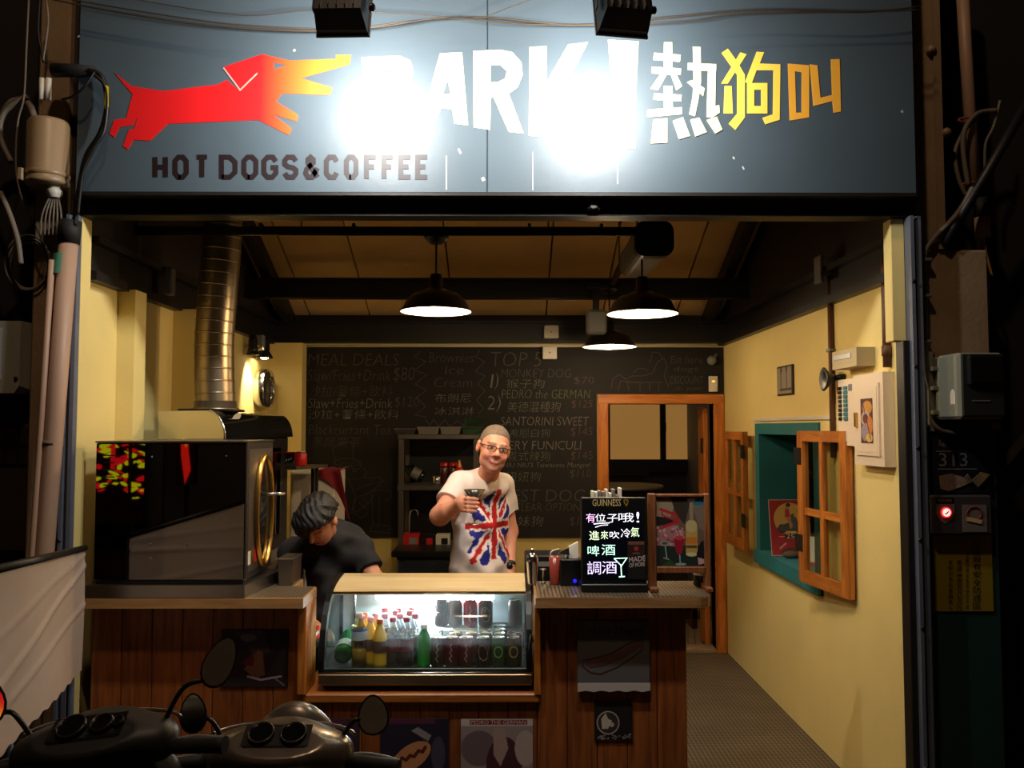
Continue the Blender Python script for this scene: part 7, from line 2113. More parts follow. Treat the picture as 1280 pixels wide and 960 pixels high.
# ---- the man behind the drinks case
HC = P(617.5, 560, 4.42)
HR = basis(math.radians(12), math.radians(4), math.radians(12))
TYAW = math.radians(36)
TR = basis(TYAW)
C1, C2, C3 = arr(P(601, 646, 4.66)), arr(P(599, 706, 4.68)), arr(P(600, 770, 4.69))
NB, NT = arr(P(609, 597, 4.57)), arr(P(615, 578, 4.46))
SR, SL = arr(P(575, 604, 4.55)), arr(P(628, 606, 4.78))
ER, WR = arr(P(549, 645, 4.37)), arr(P(575, 630, 4.19))
EL, WL = arr(P(637, 664, 4.83)), arr(P(637, 706, 4.70))
GX = P(593, 630, 4.12)                                # stem of the glass
fwd = np.array([math.sin(TYAW), -math.cos(TYAW), 0], np.float32)
side = np.array([math.cos(TYAW), math.sin(TYAW), 0], np.float32)


def head_field(q):
    """q: points in the head's own frame (x right as seen, y back, z up)"""
    E = lambda c, r: ellipsoid(q, c, r)
    d = smin(E((0, 0.012, 0.032), (0.076, 0.093, 0.082)), E((0, -0.022, -0.032), (0.066, 0.074, 0.085)), 0.03)
    d = smin(d, E((0, -0.035, -0.082), (0.050, 0.045, 0.033)), 0.03)
    d = smin(d, E((0, -0.074, -0.102), (0.020, 0.016, 0.014)), 0.02)
    for s in (-1, 1):
        d = smin(d, E((s * 0.040, -0.066, -0.034), (0.024, 0.026, 0.024)), 0.02)
        d = smin(d, E((s * 0.046, -0.02, -0.068), (0.014, 0.034, 0.022)), 0.025)
    d = smin(d, capsule(q, (-0.036, -0.082, 0.026), (0.036, -0.082, 0.026), 0.009, 0.009), 0.016)
    for s in (-1, 1):
        d = np.maximum(d, -(ellipsoid(q, (s * 0.031, -0.103, 0.004), (0.017, 0.016, 0.011))))
        d = smin(d, E((s * 0.031, -0.079, 0.004), (0.0135, 0.0125, 0.011)), 0.006)
    nose = smin(capsule(q, (0, -0.090, 0.012), (0, -0.110, -0.024), 0.008, 0.0115), E((0, -0.108, -0.028), (0.0125, 0.011, 0.009)), 0.008)
    for s in (-1, 1):
        nose = smin(nose, E((s * 0.013, -0.097, -0.031), (0.009, 0.010, 0.0075)), 0.008)
    d = smin(d, nose, 0.010)
    d = smin(d, chain(q, [(-0.027, -0.078, -0.063), (-0.012, -0.088, -0.069), (0.012, -0.088, -0.069), (0.027, -0.078, -0.063)], [0.004, 0.0065, 0.0065, 0.004], 0.006), 0.008)
    d = smin(d, chain(q, [(-0.020, -0.078, -0.076), (0.0, -0.088, -0.080), (0.020, -0.078, -0.076)], [0.004, 0.0065, 0.004], 0.006), 0.008)
    for s in (-1, 1):
        ear = np.maximum(E((s * 0.082, 0.014, -0.006), (0.011, 0.021, 0.033)), -E((s * 0.092, 0.010, -0.004), (0.008, 0.012, 0.020)))
        d = smin(d, ear, 0.006)
    return d


FG_ = []
gx, gy, gz = GX.x, GX.y, GX.z
for k in range(4):                                    # four fingers curled in front of the stem, index on top
    z = gz + 0.030 - 0.0195 * k
    ln = (0.0, 0.004, 0.001, -0.009)[k]
    FG_.append(([(gx - 0.050, gy - 0.004, z - 0.002), (gx - 0.030, gy - 0.036, z), (gx - 0.003 + ln * .5, gy - 0.036 + 0.003 * k, z - 0.002), (gx + 0.016 + ln, gy - 0.020, z - 0.005)], [0.0100, 0.0096, 0.0088, 0.0074]))
THUMB = ([(gx - 0.062, gy + 0.036, gz + 0.004), (gx - 0.036, gy + 0.036, gz + 0.026), (gx - 0.006, gy + 0.026, gz + 0.034)], [0.013, 0.0115, 0.009])


def man_body(p):
    q = (p - arr(HC)) @ HR
    d = head_field(q)
    d = smin(d, capsule(p, NT, NB, 0.056, 0.056), 0.03)
    d = smin(d, capsule(p, NB, NB - arr((0, -0.05, 0.05)), 0.052, 0.05), 0.03)
    tor = smin(ellipsoid(p, C1, (0.150, 0.095, 0.19), TR), ellipsoid(p, C2, (0.150, 0.112, 0.17), TR), 0.08)
    tor = smin(tor, ellipsoid(p, C3, (0.155, 0.11, 0.14), TR), 0.08)
    for s in (SR, SL):
        tor = smin(tor, capsule(p, NB - arr((0, -0.01, 0.02)), s, 0.042, 0.045), 0.05)
    d = smin(d, tor, 0.03)
    arm = chain(p, [SR, ER, WR], [0.052, 0.044, 0.029], 0.03)
    arm = smin(arm, capsule(p, ER + (WR - ER) * 0.12, ER + (WR - ER) * 0.45, 0.044, 0.041), 0.03)
    d = smin(d, arm, 0.03)
    # hand: palm, four fingers and the thumb
    palm = smin(capsule(p, WR, (gx - 0.062, gy + 0.012, gz + 0.006), 0.029, 0.030), capsule(p, (gx - 0.054, gy + 0.004, gz + 0.026), (gx - 0.054, gy + 0.006, gz - 0.026), 0.017, 0.015), 0.03)
    d = smin(d, palm, 0.02)
    for pts, rs in FG_ + [THUMB]:
        d = smin(d, chain(p, pts, rs, 0.006), 0.005)
    d = smin(d, chain(p, [SL, EL, WL], [0.052, 0.044, 0.030], 0.03), 0.03)
    hl = WL + arr((-0.005, -0.03, -0.09))
    d = smin(d, capsule(p, WL, hl, 0.028, 0.036), 0.02)
    for k in range(4):
        a = hl + arr((-0.03 + 0.02 * k, -0.005, -0.02))
        d = smin(d, chain(p, [a, a + arr((0, -0.006, -0.04)), a + arr((0, 0.004, -0.072))], [0.010, 0.009, 0.0075], 0.006), 0.006)
    d = smin(d, chain(p, [WL + arr((-0.02, -0.02, -0.04)), WL + arr((-0.045, -0.04, -0.075)), WL + arr((-0.04, -0.045, -0.11))], [0.013, 0.011, 0.009], 0.008), 0.01)
    for s in (-1, 1):
        hip = C3 + side * 0.085 * s - arr((0, 0, 0.05))
        knee = hip + arr((0, 0, 0.50 - hip[2])) + fwd * 0.02
        ank = arr((hip[0], hip[1], 0.07)) - fwd * 0.02
        d = smin(d, chain(p, [hip, knee, ank], [0.08, 0.055, 0.04], 0.03), 0.03)
        d = smin(d, capsule(p, ank - arr((0, 0, 0.03)), arr((hip[0], hip[1], 0.035)) + fwd * 0.16, 0.036, 0.032), 0.02)
    return d


def srgb(c): return np.array(lin(c), np.float32)


def skin_color(V):
    V = V.astype(np.float32)
    q = (V - arr(HC)) @ HR
    c = np.tile(srgb((222, 152, 122)), (len(V), 1))
    n = np.sin(V[:, 0] * 90) * np.sin(V[:, 1] * 70 + 1) * np.sin(V[:, 2] * 80)
    c *= (1 + 0.07 * n)[:, None]
    front = q[:, 1] < -0.045
    def put(m, col, a=1.0):
        c[m] = c[m] * (1 - a) + srgb(col) * a
    near = np.abs(q).max(1) < 0.16
    put(near & front & (q[:, 2] < -0.055) & (q[:, 2] > -0.125), (190, 132, 112), 0.5)
    put(near & (np.hypot(np.abs(q[:, 0]) - 0.04, (q[:, 2] + 0.03) * 1.1) < 0.022) & front, (214, 118, 96), 0.45)
    put(near & (np.hypot(q[:, 0], q[:, 2] + 0.03) < 0.016) & (q[:, 1] < -0.09), (216, 128, 104), 0.25)
    ax = np.abs(q[:, 0])
    put(near & front & (np.hypot((ax - 0.031) / 0.013, (q[:, 2] - 0.003) / 0.0055) < 1), (226, 214, 204))
    put(near & front & (np.hypot(ax - 0.031, q[:, 2] - 0.003) < 0.0055), (48, 40, 40))
    put(near & front & (np.abs(q[:, 2] - 0.0095 + (ax - 0.031) ** 2 * 14) < 0.0028) & (np.abs(ax - 0.031) < 0.016), (110, 66, 54))
    put(near & front & (np.abs(q[:, 2] - 0.029 + (ax - 0.030) ** 2 * 9) < 0.0045) & (np.abs(ax - 0.032) < 0.022), (120, 88, 70), 0.8)
    zz = q[:, 2] + 0.0745 - q[:, 0] ** 2 * 10
    put(near & (q[:, 1] < -0.072) & (np.abs(zz) < 0.0095) & (ax < 0.032), (176, 92, 80), 0.7)
    put(near & (q[:, 1] < -0.076) & (np.abs(zz) < 0.0026) & (ax < 0.028), (112, 46, 42), 0.85)
    put(near & (q[:, 1] < -0.05) & (np.abs(np.hypot(q[:, 0] * 0.9, q[:, 2] + 0.055) - 0.037) < 0.0025) & (q[:, 2] > -0.075) & (q[:, 2] < -0.035), (176, 108, 88), 0.5)
    return c


mat_skin = attr_mat('skin', 0.5, 0.35)
man = thing('person', 'standing person in a white flag-print T-shirt and glasses raising a cocktail glass', 'person', (C3[0], C3[1], 0))
sdf_obj('body', man_body, (-0.44, 3.98, -0.005), (0.12, 5.0, 1.76), 0.0042, mat_skin, man, skin_color)


def shirt_field(p):
    d = smin(ellipsoid(p, C1, (0.172, 0.118, 0.205), TR), ellipsoid(p, C2, (0.176, 0.140, 0.19), TR), 0.09)
    d = smin(d, ellipsoid(p, C3 + arr((0, 0, 0.03)), (0.178, 0.135, 0.15), TR), 0.09)
    d = smin(d, ellipsoid(p, arr(P(605, 611, 4.615)), (0.14, 0.112, 0.07), TR), 0.05)
    for s in (SR, SL):
        d = smin(d, capsule(p, NB - arr((0, -0.01, 0.01)), s, 0.060, 0.062), 0.05)
    for s, e in ((SR, ER), (SL, EL)):
        end = s + (e - s) * 0.58
        ax_ = (e - s) / np.linalg.norm(e - s)
        slv = np.maximum(capsule(p, s, end + ax_ * 0.05, 0.063, 0.072), (p - end) @ ax_)
        d = smin(d, slv, 0.025)
    # neckline, hem, and the folds
    q = (p - NT)
    ax_ = (NB - NT) / np.linalg.norm(NB - NT)
    d = np.maximum(d, -(capsule(p, NT - ax_ * 0.06, arr(P(612, 588, 4.53)), 0.064, 0.063)))
    d = np.maximum(d, 0.86 - p[:, 2])
    u = (p - C1) @ side
    fold = 0.004 * np.sin(u * 34 + p[:, 2] * 26) + 0.003 * np.sin(p[:, 2] * 52 - u * 30) + 0.0035 * np.sin((u + p[:, 2]) * 48)
    return d + fold * np.clip((1.38 - p[:, 2]) * 6, 0.1, 1)


def shirt_color(V):
    V = V.astype(np.float32)
    c = np.tile(srgb((236, 218, 206)), (len(V), 1))
    rel = V - C1
    u = rel @ side - 0.012
    f = rel @ fwd
    z0 = P(624, 657, 4.55).z
    z = V[:, 2] - z0
    n = 0.003 * np.sin(u * 160 + z * 50) + 0.003 * np.sin(z * 140 - u * 60) + 0.002 * np.sin((u - z) * 300)
    on = (f > 0.02)
    ub, zb_ = u + n, z + n
    hw, up_, dn = 0.125, 0.165, 0.185
    field = on & (np.abs(ub) < hw - 0.012 * np.sin(z * 60)) & (zb_ < up_ - 0.02 * np.sin(u * 50)) & (zb_ > -dn + 0.03 * np.sin(u * 45 + 1))
    c[field] = srgb((40, 44, 132))
    hh = np.where(z > 0, up_, dn)
    dd = np.abs(np.abs(ub) * hh - np.abs(z) * hw) / np.hypot(hh, hw)
    fl2 = on & (np.abs(ub) < hw + 0.006) & (zb_ < up_ + 0.012) & (zb_ > -dn - 0.02)
    white = srgb((236, 218, 206))
    red = srgb((186, 34, 34))
    c[fl2 & (dd < 0.026)] = white
    c[fl2 & (dd + n * 0.4 < 0.011) & (np.abs(u) > 0.02)] = red
    c[fl2 & (np.abs(ub) < 0.030)] = white
    c[on & (np.abs(zb_) < 0.027) & (np.abs(u) < hw + 0.01)] = white
    c[on & (np.abs(u + n * 0.6) < 0.016) & (z < up_ + 0.03) & (z > -dn)] = red
    c[on & (np.abs(z + n * 0.6) < 0.016) & (u > -hw - 0.03) & (u < hw)] = red
    return c


sdf_obj('t_shirt', shirt_field, (-0.46, 4.30, 0.80), (0.14, 5.02, 1.50), 0.0046, attr_mat('shirt cotton', 0.85, 0.2), man, shirt_color, 'white cotton T-shirt with a brushed flag print')


def pants_field(p):
    d = ellipsoid(p, C3 - arr((0, 0, 0.02)), (0.168, 0.125, 0.15), TR)
    for s in (-1, 1):
        hip = C3 + side * 0.085 * s - arr((0, 0, 0.05))
        knee = hip + arr((0, 0, 0.50 - hip[2])) + fwd * 0.02
        ank = arr((hip[0], hip[1], 0.09)) - fwd * 0.02
        d = smin(d, chain(p, [hip, knee, ank], [0.095, 0.072, 0.062], 0.03), 0.04)
    return np.maximum(d, p[:, 2] - 0.92)
sdf_obj('jeans', pants_field, (-0.46, 4.42, 0.0), (0.16, 4.96, 0.98), 0.008, mat('denim', (52, 60, 82), 0.85, vary=0.12, vscale=40), man)


def hair_field(p):
    q = (p - arr(HC)) @ HR
    d = smin(ellipsoid(q, (0, 0.016, 0.040), (0.0775, 0.0945, 0.0835)), ellipsoid(q, (0, 0.03, 0.0), (0.0765, 0.077, 0.06)), 0.03)
    # hairline: forehead free, short sides down to the ears
    line = 0.088 - np.clip((q[:, 1] + 0.072) * 1.2, 0, 0.115) - 0.010 * np.cos(q[:, 0] * 46) * np.clip(-(q[:, 1] + 0.02) * 30, 0, 1)
    d = np.maximum(d, line - q[:, 2])
    return d + 0.0014 * np.sin(q[:, 0] * 420) * np.sin(q[:, 2] * 390)
sdf_obj('hair', hair_field, tuple(arr(HC) - 0.15), tuple(arr(HC) + 0.15), 0.004, mat('grey hair', (124, 106, 92), 0.85, vary=0.5, vscale=110, bump=0.4, bscale=260), man)

# spectacles
def hp3(x, y, z): return Vector((arr(HC) + HR @ arr((x, y, z))).tolist())
gm = mat('spectacle frame', (44, 24, 18), 0.3)
gl = thing_glasses = obj('glasses', MB().tube([hp3(-0.008, -0.108, 0.008), hp3(0, -0.111, 0.010), hp3(0.008, -0.108, 0.008)], 0.0022, 6), gm, man)
for s in (-1, 1):
    rim = [(0.010, 0.013), (0.034, 0.015), (0.053, 0.012), (0.052, -0.006), (0.044, -0.013), (0.020, -0.013), (0.011, -0.006)]
    obj('rim', MB().tube([hp3(s * x, -0.107 + 0.5 * x * x * 10 * 0.9, z) for x, z in rim], [0.0026, 0.0028, 0.0028, 0.002, 0.0015, 0.0015, 0.002], 6, closed=True), gm, gl)
    obj('temple_arm', MB().tube([hp3(s * 0.054, -0.090, 0.011), hp3(s * 0.072, -0.06, 0.011), hp3(s * 0.082, 0.005, 0.010)], 0.0026, 6), gm, gl)
    obj('lens', MB().hull([tuple(hp3(s * x, -0.1065 + 0.5 * x * x * 10 * 0.9, z)) for x, z in rim] + [tuple(hp3(s * x, -0.1057 + 0.5 * x * x * 10 * 0.9, z)) for x, z in rim]), glass('spectacle lens', (240, 240, 236), 0.02, 0.8, 0.03), gl)
# wristwatch
wa = (WL - EL) / np.linalg.norm(WL - EL)
wt_ = obj('wristwatch', MB().tube([Vector((WL - wa * 0.012).tolist()), Vector((WL + wa * 0.010).tolist())], 0.0345, 18), 'black rubber', man)
obj('watch_case', MB().lathe([(0.017, 0.030), (0.018, 0.040), (0.0, 0.041)], 14, tuple(WL.tolist()), (1, 0, 0), (0, 0, 1), (0, -1, 0)), 'black plastic', wt_)

# the raised cocktail glass
rz = P(593, 612, 4.12).z
fz = P(593, 655.5, 4.12).z
mg = thing('cocktail_glass', 'stemmed metal cocktail glass held up by the person in the white T-shirt', 'glass', (gx, gy, fz))
gs = mat('glass pewter', (150, 140, 124), 0.22, 0.9)
hgt = rz - fz
obj('bowl', MB().lathe([(0.004, hgt * 0.56), (0.008, hgt * 0.60), (0.0535, hgt), (0.0515, hgt), (0.006, hgt * 0.62), (0.0, hgt * 0.61)], 28), gs, mg, local=True)
obj('stem', MB().lathe([(0.006, 0.006), (0.0035, 0.014), (0.003, hgt * 0.5), (0.0045, hgt * 0.57)], 12), gs, mg, local=True)
obj('foot', MB().lathe([(0.0, 0.0), (0.036, 0.0), (0.037, 0.002), (0.008, 0.007), (0.0, 0.007)], 24), gs, mg, local=True)
obj('drink', MB().lathe([(0.008, hgt * 0.66), (0.043, hgt * 0.93), (0.0, hgt * 0.931)], 24), mat('pale drink', (196, 184, 150), 0.1), mg, local=True)

# ---- the person bending over behind the oven
BH = P(399, 650, 4.17)
BR = basis(math.radians(-24), math.radians(46), math.radians(6))
B1, B2 = arr(P(416, 686, 4.50)), arr(P(424, 726, 4.74))
BP = arr((B2[0] - 0.0, 4.88, 0.93))
S1, S2 = arr(P(366, 690, 4.34)), arr(P(449, 686, 4.44))
E1, H1 = arr(P(352, 752, 4.22)), arr(P(392, 783, 4.02))
E2, H2 = arr(P(471, 727, 4.36)), arr(P(450, 775, 4.16))
BN = arr(P(410, 672, 4.34))


def bend_body(p):
    q = (p - arr(BH)) @ BR
    E = lambda c, r: ellipsoid(q, c, r)
    d = smin(E((0, 0.012, 0.030), (0.074, 0.090, 0.082)), E((0, -0.022, -0.032), (0.062, 0.072, 0.080)), 0.03)
    d = smin(d, E((0, -0.04, -0.085), (0.042, 0.042, 0.03)), 0.03)
    d = smin(d, capsule(q, (0, -0.088, 0.008), (0, -0.108, -0.03), 0.008, 0.012), 0.01)
    d = smin(d, chain(q, [(-0.02, -0.082, -0.064), (0, -0.09, -0.066), (0.02, -0.082, -0.064)], [0.005, 0.007, 0.005], 0.006), 0.01)
    for s in (-1, 1):
        d = smin(d, E((s * 0.078, 0.012, -0.008), (0.011, 0.020, 0.031)), 0.006)
    d = smin(d, capsule(p, arr(BH) + BR @ arr((0, 0.03, -0.06)), BN + arr((0, 0.03, -0.02)), 0.046, 0.044), 0.03)
    tor = smin(ellipsoid(p, B1 + arr((0, 0.02, -0.01)), (0.145, 0.13, 0.10)), capsule(p, B1, BP, 0.11, 0.12), 0.06)
    for s in (S1, S2):
        tor = smin(tor, capsule(p, BN + arr((0, 0.07, -0.04)), s, 0.035, 0.045), 0.04)
    d = smin(d, tor, 0.03)
    for s, e, h in ((S1, E1, H1), (S2, E2, H2)):
        d = smin(d, chain(p, [s, e, h], [0.05, 0.042, 0.028], 0.03), 0.03)
        dirh = (h - e) / np.linalg.norm(h - e)
        c = h + dirh * 0.05
        d = smin(d, capsule(p, h, c, 0.026, 0.032), 0.02)
        for k in range(4):
            a = c + arr((-0.03 + 0.02 * k, 0, 0)) + dirh * 0.015
            d = smin(d, chain(p, [a, a + dirh * 0.035, a + dirh * 0.055 + arr((0, 0, -0.02))], [0.010, 0.009, 0.0075], 0.006), 0.006)
        d = smin(d, chain(p, [h + dirh * 0.02 + arr((0.02, -0.01, 0)), c + arr((0.045, -0.01, 0.0)), c + dirh * 0.035 + arr((0.045, -0.01, -0.01))], [0.013, 0.011, 0.009], 0.008), 0.01)
    for s in (-1, 1):
        hip = BP + arr((0.09 * s, 0.0, -0.05))
        knee = arr((hip[0], hip[1] - 0.06, 0.49))
        ank = arr((hip[0], hip[1] + 0.02, 0.07))
        d = smin(d, chain(p, [hip, knee, ank], [0.08, 0.055, 0.04], 0.03), 0.03)
        d = smin(d, capsule(p, ank - arr((0, 0, 0.03)), arr((hip[0], hip[1] - 0.14, 0.035)), 0.036, 0.032), 0.02)
    return d


def bend_skin(V):
    V = V.astype(np.float32)
    q = (V - arr(BH)) @ BR
    c = np.tile(srgb((206, 142, 108)), (len(V), 1))
    near = (np.abs(q).max(1) < 0.14) & (q[:, 1] < -0.05)
    ax = np.abs(q[:, 0])
    c[near & (np.abs(q[:, 2] - 0.028) < 0.005) & (np.abs(ax - 0.032) < 0.02)] = srgb((30, 22, 20))
    c[near & (np.abs(q[:, 2] - 0.005) < 0.003) & (np.abs(ax - 0.031) < 0.015)] = srgb((40, 28, 24))
    c[near & (np.abs(q[:, 2] + 0.066) < 0.008) & (ax < 0.022)] = srgb((166, 88, 78))
    return c


ben = thing('person', 'dark-haired person in a black T-shirt bending forward behind the oven counter', 'person', (BP[0], BP[1], 0))
sdf_obj('body', bend_body, (-1.28, 3.90, -0.005), (-0.55, 5.06, 1.40), 0.0058, mat_skin, ben, bend_skin)


def bend_shirt(p):
    d = smin(ellipsoid(p, B1, (0.178, 0.175, 0.135)), capsule(p, B1, BP, 0.145, 0.15), 0.09)
    for s in (S1, S2):
        d = smin(d, capsule(p, BN + arr((0, 0.05, -0.02)), s, 0.062, 0.066), 0.06)
    for s, e in ((S1, E1), (S2, E2)):
        end = s + (e - s) * 0.62
        ax_ = (e - s) / np.linalg.norm(e - s)
        d = smin(d, np.maximum(capsule(p, s, end + ax_ * 0.05, 0.066, 0.070), (p - end) @ ax_), 0.03)
    d = smin(d, ellipsoid(p, BN + arr((0.0, 0.02, -0.005)), (0.115, 0.10, 0.062)), 0.04)
    # loose front hanging down from the chest
    d = smin(d, capsule(p, arr(P(402, 715, 4.36)), arr(P(410, 778, 4.42)), 0.075, 0.11), 0.05)
    d = np.maximum(d, -(capsule(p, arr(BH) + BR @ arr((0, 0.03, -0.06)), arr(BH) + (BN - arr(BH)) * 0.35, 0.05, 0.046)))
    return d + 0.004 * np.sin(p[:, 0] * 44 + p[:, 2] * 22) + 0.003 * np.sin(p[:, 2] * 60 + p[:, 1] * 30)
sdf_obj('t_shirt', bend_shirt, (-1.28, 4.05, 0.60), (-0.55, 5.10, 1.30), 0.0062, mat('black cotton', (26, 25, 27), 0.9, vary=0.15), ben, None, 'plain black T-shirt')


def bend_pants(p):
    d = ellipsoid(p, BP - arr((0, 0, 0.02)), (0.175, 0.14, 0.15))
    for s in (-1, 1):
        hip = BP + arr((0.09 * s, 0.0, -0.05))
        d = smin(d, chain(p, [hip, arr((hip[0], hip[1] - 0.06, 0.49)), arr((hip[0], hip[1] + 0.02, 0.09))], [0.096, 0.072, 0.062], 0.03), 0.04)
    return d
sdf_obj('trousers', bend_pants, (-1.2, 4.66, 0.0), (-0.62, 5.08, 1.12), 0.009, mat('dark trousers', (30, 30, 34), 0.9), ben)


def bend_hair(p):
    q = (p - arr(BH)) @ BR
    d = smin(ellipsoid(q, (0, 0.016, 0.040), (0.092, 0.108, 0.096)), ellipsoid(q, (-0.012, -0.05, 0.055), (0.085, 0.062, 0.055)), 0.04)
    d = smin(d, ellipsoid(q, (-0.045, -0.055, 0.01), (0.05, 0.055, 0.062)), 0.04)
    d = smin(d, ellipsoid(q, (0.0, 0.06, -0.01), (0.08, 0.06, 0.07)), 0.03)
    cut = 0.0 + np.clip(-(q[:, 1] + 0.02) * 0.7, 0, 0.06) - 0.05 * (q[:, 0] < 0) + np.clip((q[:, 0] - 0.015) * 1.6, 0, 0.05)
    d = np.maximum(d, (cut - 0.03) - q[:, 2])
    return d + 0.004 * np.sin(q[:, 0] * 62 + 2.8 * np.sin(q[:, 1] * 41 + q[:, 2] * 22)) * np.sin(q[:, 1] * 47 + 2 * np.sin(q[:, 0] * 36)) + 0.0022 * np.sin(q[:, 0] * 210 + q[:, 1] * 120 + 3 * np.sin(q[:, 2] * 60))
sdf_obj('hair', bend_hair, tuple(arr(BH) - 0.2), tuple(arr(BH) + 0.2), 0.0048, mat('black hair', (16, 11, 10), 0.5, vary=0.4, vscale=90, bump=0.5, bscale=220), ben)

# ================================================================== scooters parked at the counter
def local_sdf(name, fn, lo, hi, h, m, parent):
    V, F = sdf_mesh(fn, lo, hi, h)
    mb = MB()
    mb.v = [tuple(p) for p in V.tolist()]
    mb.f = [tuple(q) for q in F.tolist()]
    mb.s = [True] * len(mb.f)
    return obj(name, mb, m, parent, local=True)


mat('mirror glass', (206, 204, 200), 0.06, 1.0)
mat('gauge glass', (20, 20, 22), 0.06, spec=0.9)
mat('gauge ring', (60, 58, 56), 0.25, 0.6)


def scooter(label, loc, lean, paint, trim, mirrors, hz, gauge):
    """local frame: y forward, z up, origin on the ground under the steering head"""
    t = thing('scooter', label, 'scooter', loc, 0.0)
    t.rotation_euler = (0, lean, 0)
    O = lambda n, mb, m, par=None: obj(n, mb, m, par or t, local=True)
    def cowl(p):
        d = ellipsoid(p, (0, 0.02, hz - 0.055), (0.185, 0.10, 0.058))
        d = smin(d, capsule(p, (-0.15, 0.0, hz - 0.075), (0.15, 0.0, hz - 0.075), 0.036, 0.036), 0.03)
        d = smin(d, ellipsoid(p, (0, 0.06, hz - 0.05), (0.10, 0.08, 0.05)), 0.03)
        pl = (p[:, 2] - (hz - 0.052)) * 0.86 - (p[:, 1] + 0.06) * 0.5          # sloping dash facing the rider
        return np.maximum(d, np.maximum(pl - 0.012, -0.2))
    c = local_sdf('handlebar_cowl', cowl, (-0.25, -0.14, hz - 0.16), (0.25, 0.20, hz + 0.04), 0.006, paint, t)
    O('cowl_edge', MB().tube([(0.19 * math.sin(a), 0.035 + 0.055 * math.cos(a), hz - 0.035 + 0.022 * math.cos(a)) for a in [math.radians(-84 + 12 * i) for i in range(15)]], 0.005, 6), trim, c)
    g = O('gauge_panel', MB().hull([(x * k, y, z) for x in (-0.085, 0.085) for k in (1,) for y, z in ((-0.045, hz - 0.026), (0.012, hz + 0.006))] + [(x, y, z) for x in (-0.07, 0.07) for y, z in ((-0.052, hz - 0.036), (0.02, hz + 0.004))]), 'black plastic', c)
    nrm_ = Vector((0, -0.5, 0.86)).normalized()
    for x, r in gauge:
        O('gauge', MB().lathe([(r, 0), (r, 0.006), (r * 0.86, 0.008), (r * 0.85, 0.004), (0.0, 0.004)], 24, Vector((x, -0.017, hz - 0.010)) + nrm_ * 0.004, (1, 0, 0), Vector((0, 0.86, 0.5)), nrm_), 'gauge ring', g)
        O('gauge_dial', MB().lathe([(r * 0.84, 0.0045), (0.0, 0.0047)], 24, Vector((x, -0.017, hz - 0.010)) + nrm_ * 0.004, (1, 0, 0), Vector((0, 0.86, 0.5)), nrm_), 'gauge glass', g)
    for s in (-1, 1):
        gr_ = O('grip', MB().tube([(s * 0.175, -0.012, hz - 0.078), (s * 0.21, -0.02, hz - 0.078), (s * 0.30, -0.035, hz - 0.082), (s * 0.315, -0.037, hz - 0.083)], [0.016, 0.0175, 0.0175, 0.02], 14), 'black rubber')
        O('brake_lever', MB().tube(spline([(s * 0.17, 0.03, hz - 0.08), (s * 0.22, 0.045, hz - 0.082), (s * 0.30, 0.025, hz - 0.09)]), 0.006, 6), 'grey plastic')
        mx, my, mz, rx, rz, rot = mirrors[s]
        O('mirror_stalk', MB().tube(spline([(s * 0.145, 0.03, hz - 0.05), (s * 0.17 + (mx - s * 0.17) * 0.3, my * 0.6 + 0.012, hz + (mz - hz) * 0.45), (mx - 0.1 * (mx - s * .145), my + 0.016, mz - rz * 0.7)]), 0.006, 8), 'black plastic')
        oc = [(math.cos(a) * rx * (1 - 0.18 * math.sin(a)), math.sin(a) * rz) for a in [2 * math.pi * i / 18 for i in range(18)]]
        cr_, sr_ = math.cos(rot), math.sin(rot)
        oc = [(x * cr_ - z * sr_, x * sr_ + z * cr_) for x, z in oc]
        h = O('mirror_housing', MB().hull([(mx + x, my + 0.2 * z, mz + z) for x, z in oc] + [(mx + x * 0.55, my + 0.026 + 0.11 * z, mz + z * 0.55) for x, z in oc]), 'black plastic')
        O('mirror_glass', MB().prism([(x * 0.88, z * 0.9) for x, z in oc], (Vector((mx, my, mz)), Vector((1, 0, 0)), Vector((0, 0.2, 1)), Vector((0, -0.98, 0.196))), 0.0005, 0.002), 'mirror glass', h)
    O('steering_column', MB().tube([(0, 0.03, hz - 0.10), (0, 0.14, 0.62), (0, 0.26, 0.30)], [0.03, 0.028, 0.026], 12), 'black steel')
    def shield(p):
        d = ellipsoid(p, (0, 0.17, 0.62), (0.17, 0.09, 0.32))
        d = np.maximum(d, -ellipsoid(p, (0, 0.06, 0.58), (0.15, 0.10, 0.34)))
        return smin(d, ellipsoid(p, (0, 0.22, 0.70), (0.09, 0.07, 0.16)), 0.04)
    local_sdf('front_shield', shield, (-0.22, 0.04, 0.26), (0.22, 0.32, 0.98), 0.010, paint, t)
    O('headlamp', MB().ball((0, 0.27, 0.76), (0.06, 0.035, 0.05), 16, 10), mat('lamp lens', (150, 150, 146), 0.1, spec=0.8))
    for y, nm in ((0.30, 'front_wheel'), (-0.92, 'rear_wheel')):
        w_ = O(nm, MB().tube([(0, y + 0.165 * math.cos(a), 0.215 + 0.165 * math.sin(a)) for a in [2 * math.pi * i / 28 for i in range(28)]], 0.05, 10, closed=True), 'black rubber')
        O('wheel_rim', MB().lathe([(0.12, -0.03), (0.125, 0.0), (0.12, 0.03), (0.03, 0.035), (0.0, 0.036)], 20, (0, y, 0.215), (0, 1, 0), (0, 0, 1), (1, 0, 0)).lathe([(0.0, -0.036), (0.03, -0.035), (0.12, -0.03)], 20, (0, y, 0.215), (0, 1, 0), (0, 0, 1), (1, 0, 0)), 'grey plastic', w_)
    def fender(p):
        d = np.abs(np.hypot(p[:, 1] - 0.30, p[:, 2] - 0.215) - 0.235) - 0.012
        d = np.maximum(d, np.abs(p[:, 0]) - 0.065)
        return np.maximum(d, 0.25 - p[:, 2])
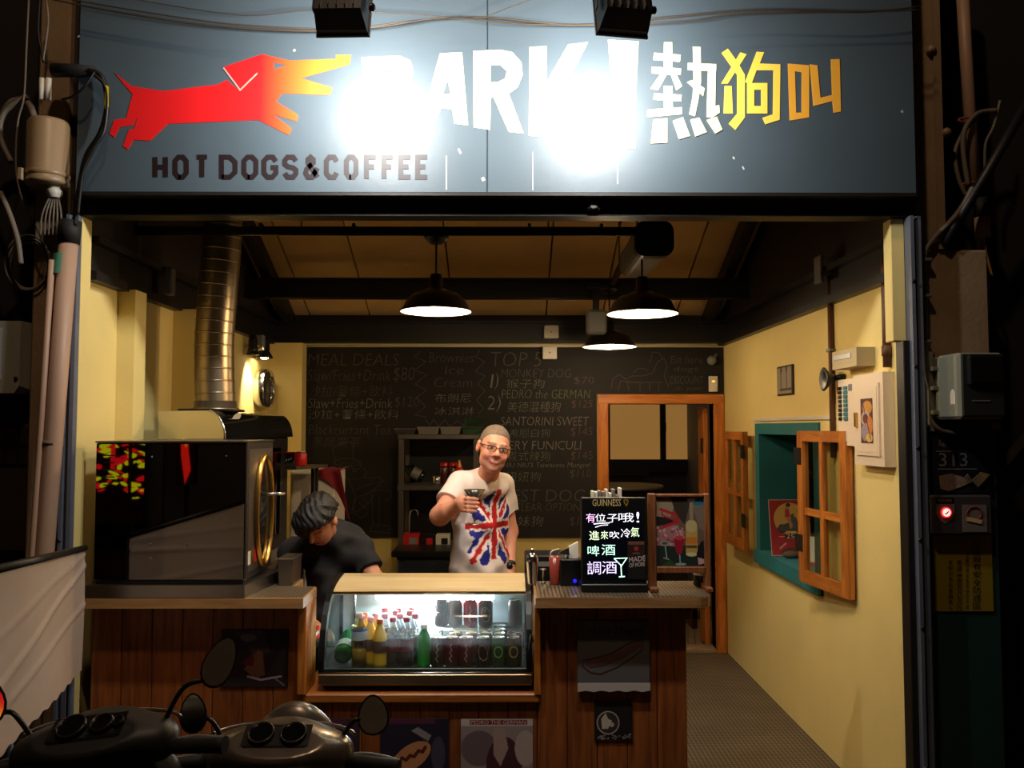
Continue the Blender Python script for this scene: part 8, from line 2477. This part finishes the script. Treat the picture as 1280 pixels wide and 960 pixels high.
    local_sdf('front_fender', fender, (-0.09, 0.04, 0.22), (0.09, 0.58, 0.48), 0.010, paint, t)
    O('floorboard', MB().rbox(-0.145, 0.145, -0.42, 0.12, 0.28, 0.33, 0.02), 'black plastic')
    def rear(p):
        d = ellipsoid(p, (0, -0.72, 0.52), (0.15, 0.42, 0.20))
        return smin(d, ellipsoid(p, (0, -0.48, 0.46), (0.14, 0.14, 0.18)), 0.06)
    local_sdf('rear_body', rear, (-0.2, -1.18, 0.26), (0.2, -0.28, 0.76), 0.012, paint, t)
    def seat(p):
        d = ellipsoid(p, (0, -0.70, 0.73), (0.135, 0.38, 0.06))
        return smin(d, ellipsoid(p, (0, -0.92, 0.76), (0.12, 0.18, 0.05)), 0.05)
    local_sdf('seat', seat, (-0.17, -1.14, 0.64), (0.17, -0.28, 0.84), 0.010, mat('seat vinyl', (22, 21, 21), 0.5, bump=0.1), t)
    O('tail_light', MB().ball((0, -1.13, 0.60), (0.08, 0.03, 0.035), 14, 8), mat('tail red', (120, 12, 14), 0.2))
    O('exhaust', MB().tube([(0.14, -0.55, 0.22), (0.16, -0.8, 0.24), (0.165, -1.1, 0.30)], [0.02, 0.045, 0.045], 12), 'black steel')
    O('side_stand', MB().tube([(-0.12, -0.3, 0.28), (-0.24 if lean else -0.16, -0.34, 0.03 if lean else 0.02)], 0.010, 8), 'black steel')
    return t


s1 = scooter('black scooter with silver-edged cowl parked before the oven counter', (-0.835, 1.98, 0.006), math.radians(-7), mat('scooter black', (40, 38, 37), 0.5, vary=0.1), mat('silver edge', (176, 170, 164), 0.25, 0.8),
             {1: (0.295, 0.04, 1.115, 0.038, 0.062, -0.55), -1: (-0.26, 0.04, 1.09, 0.046, 0.058, 0.3)}, 1.03, ((-0.035, 0.034), (0.035, 0.026), (0.072, 0.014)))
s2 = scooter('champagne silver scooter parked before the drinks case', (-0.585, 2.20, 0.006), 0.0, mat('scooter champagne', (122, 112, 100), 0.3, 0.6, vary=0.06, coat=0.4), MATS['silver edge'],
             {1: (0.235, 0.04, 0.945, 0.041, 0.050, 0.1), -1: (-0.235, 0.04, 0.95, 0.036, 0.050, 0.12)}, 0.925, ((-0.04, 0.034), (0.042, 0.034)))
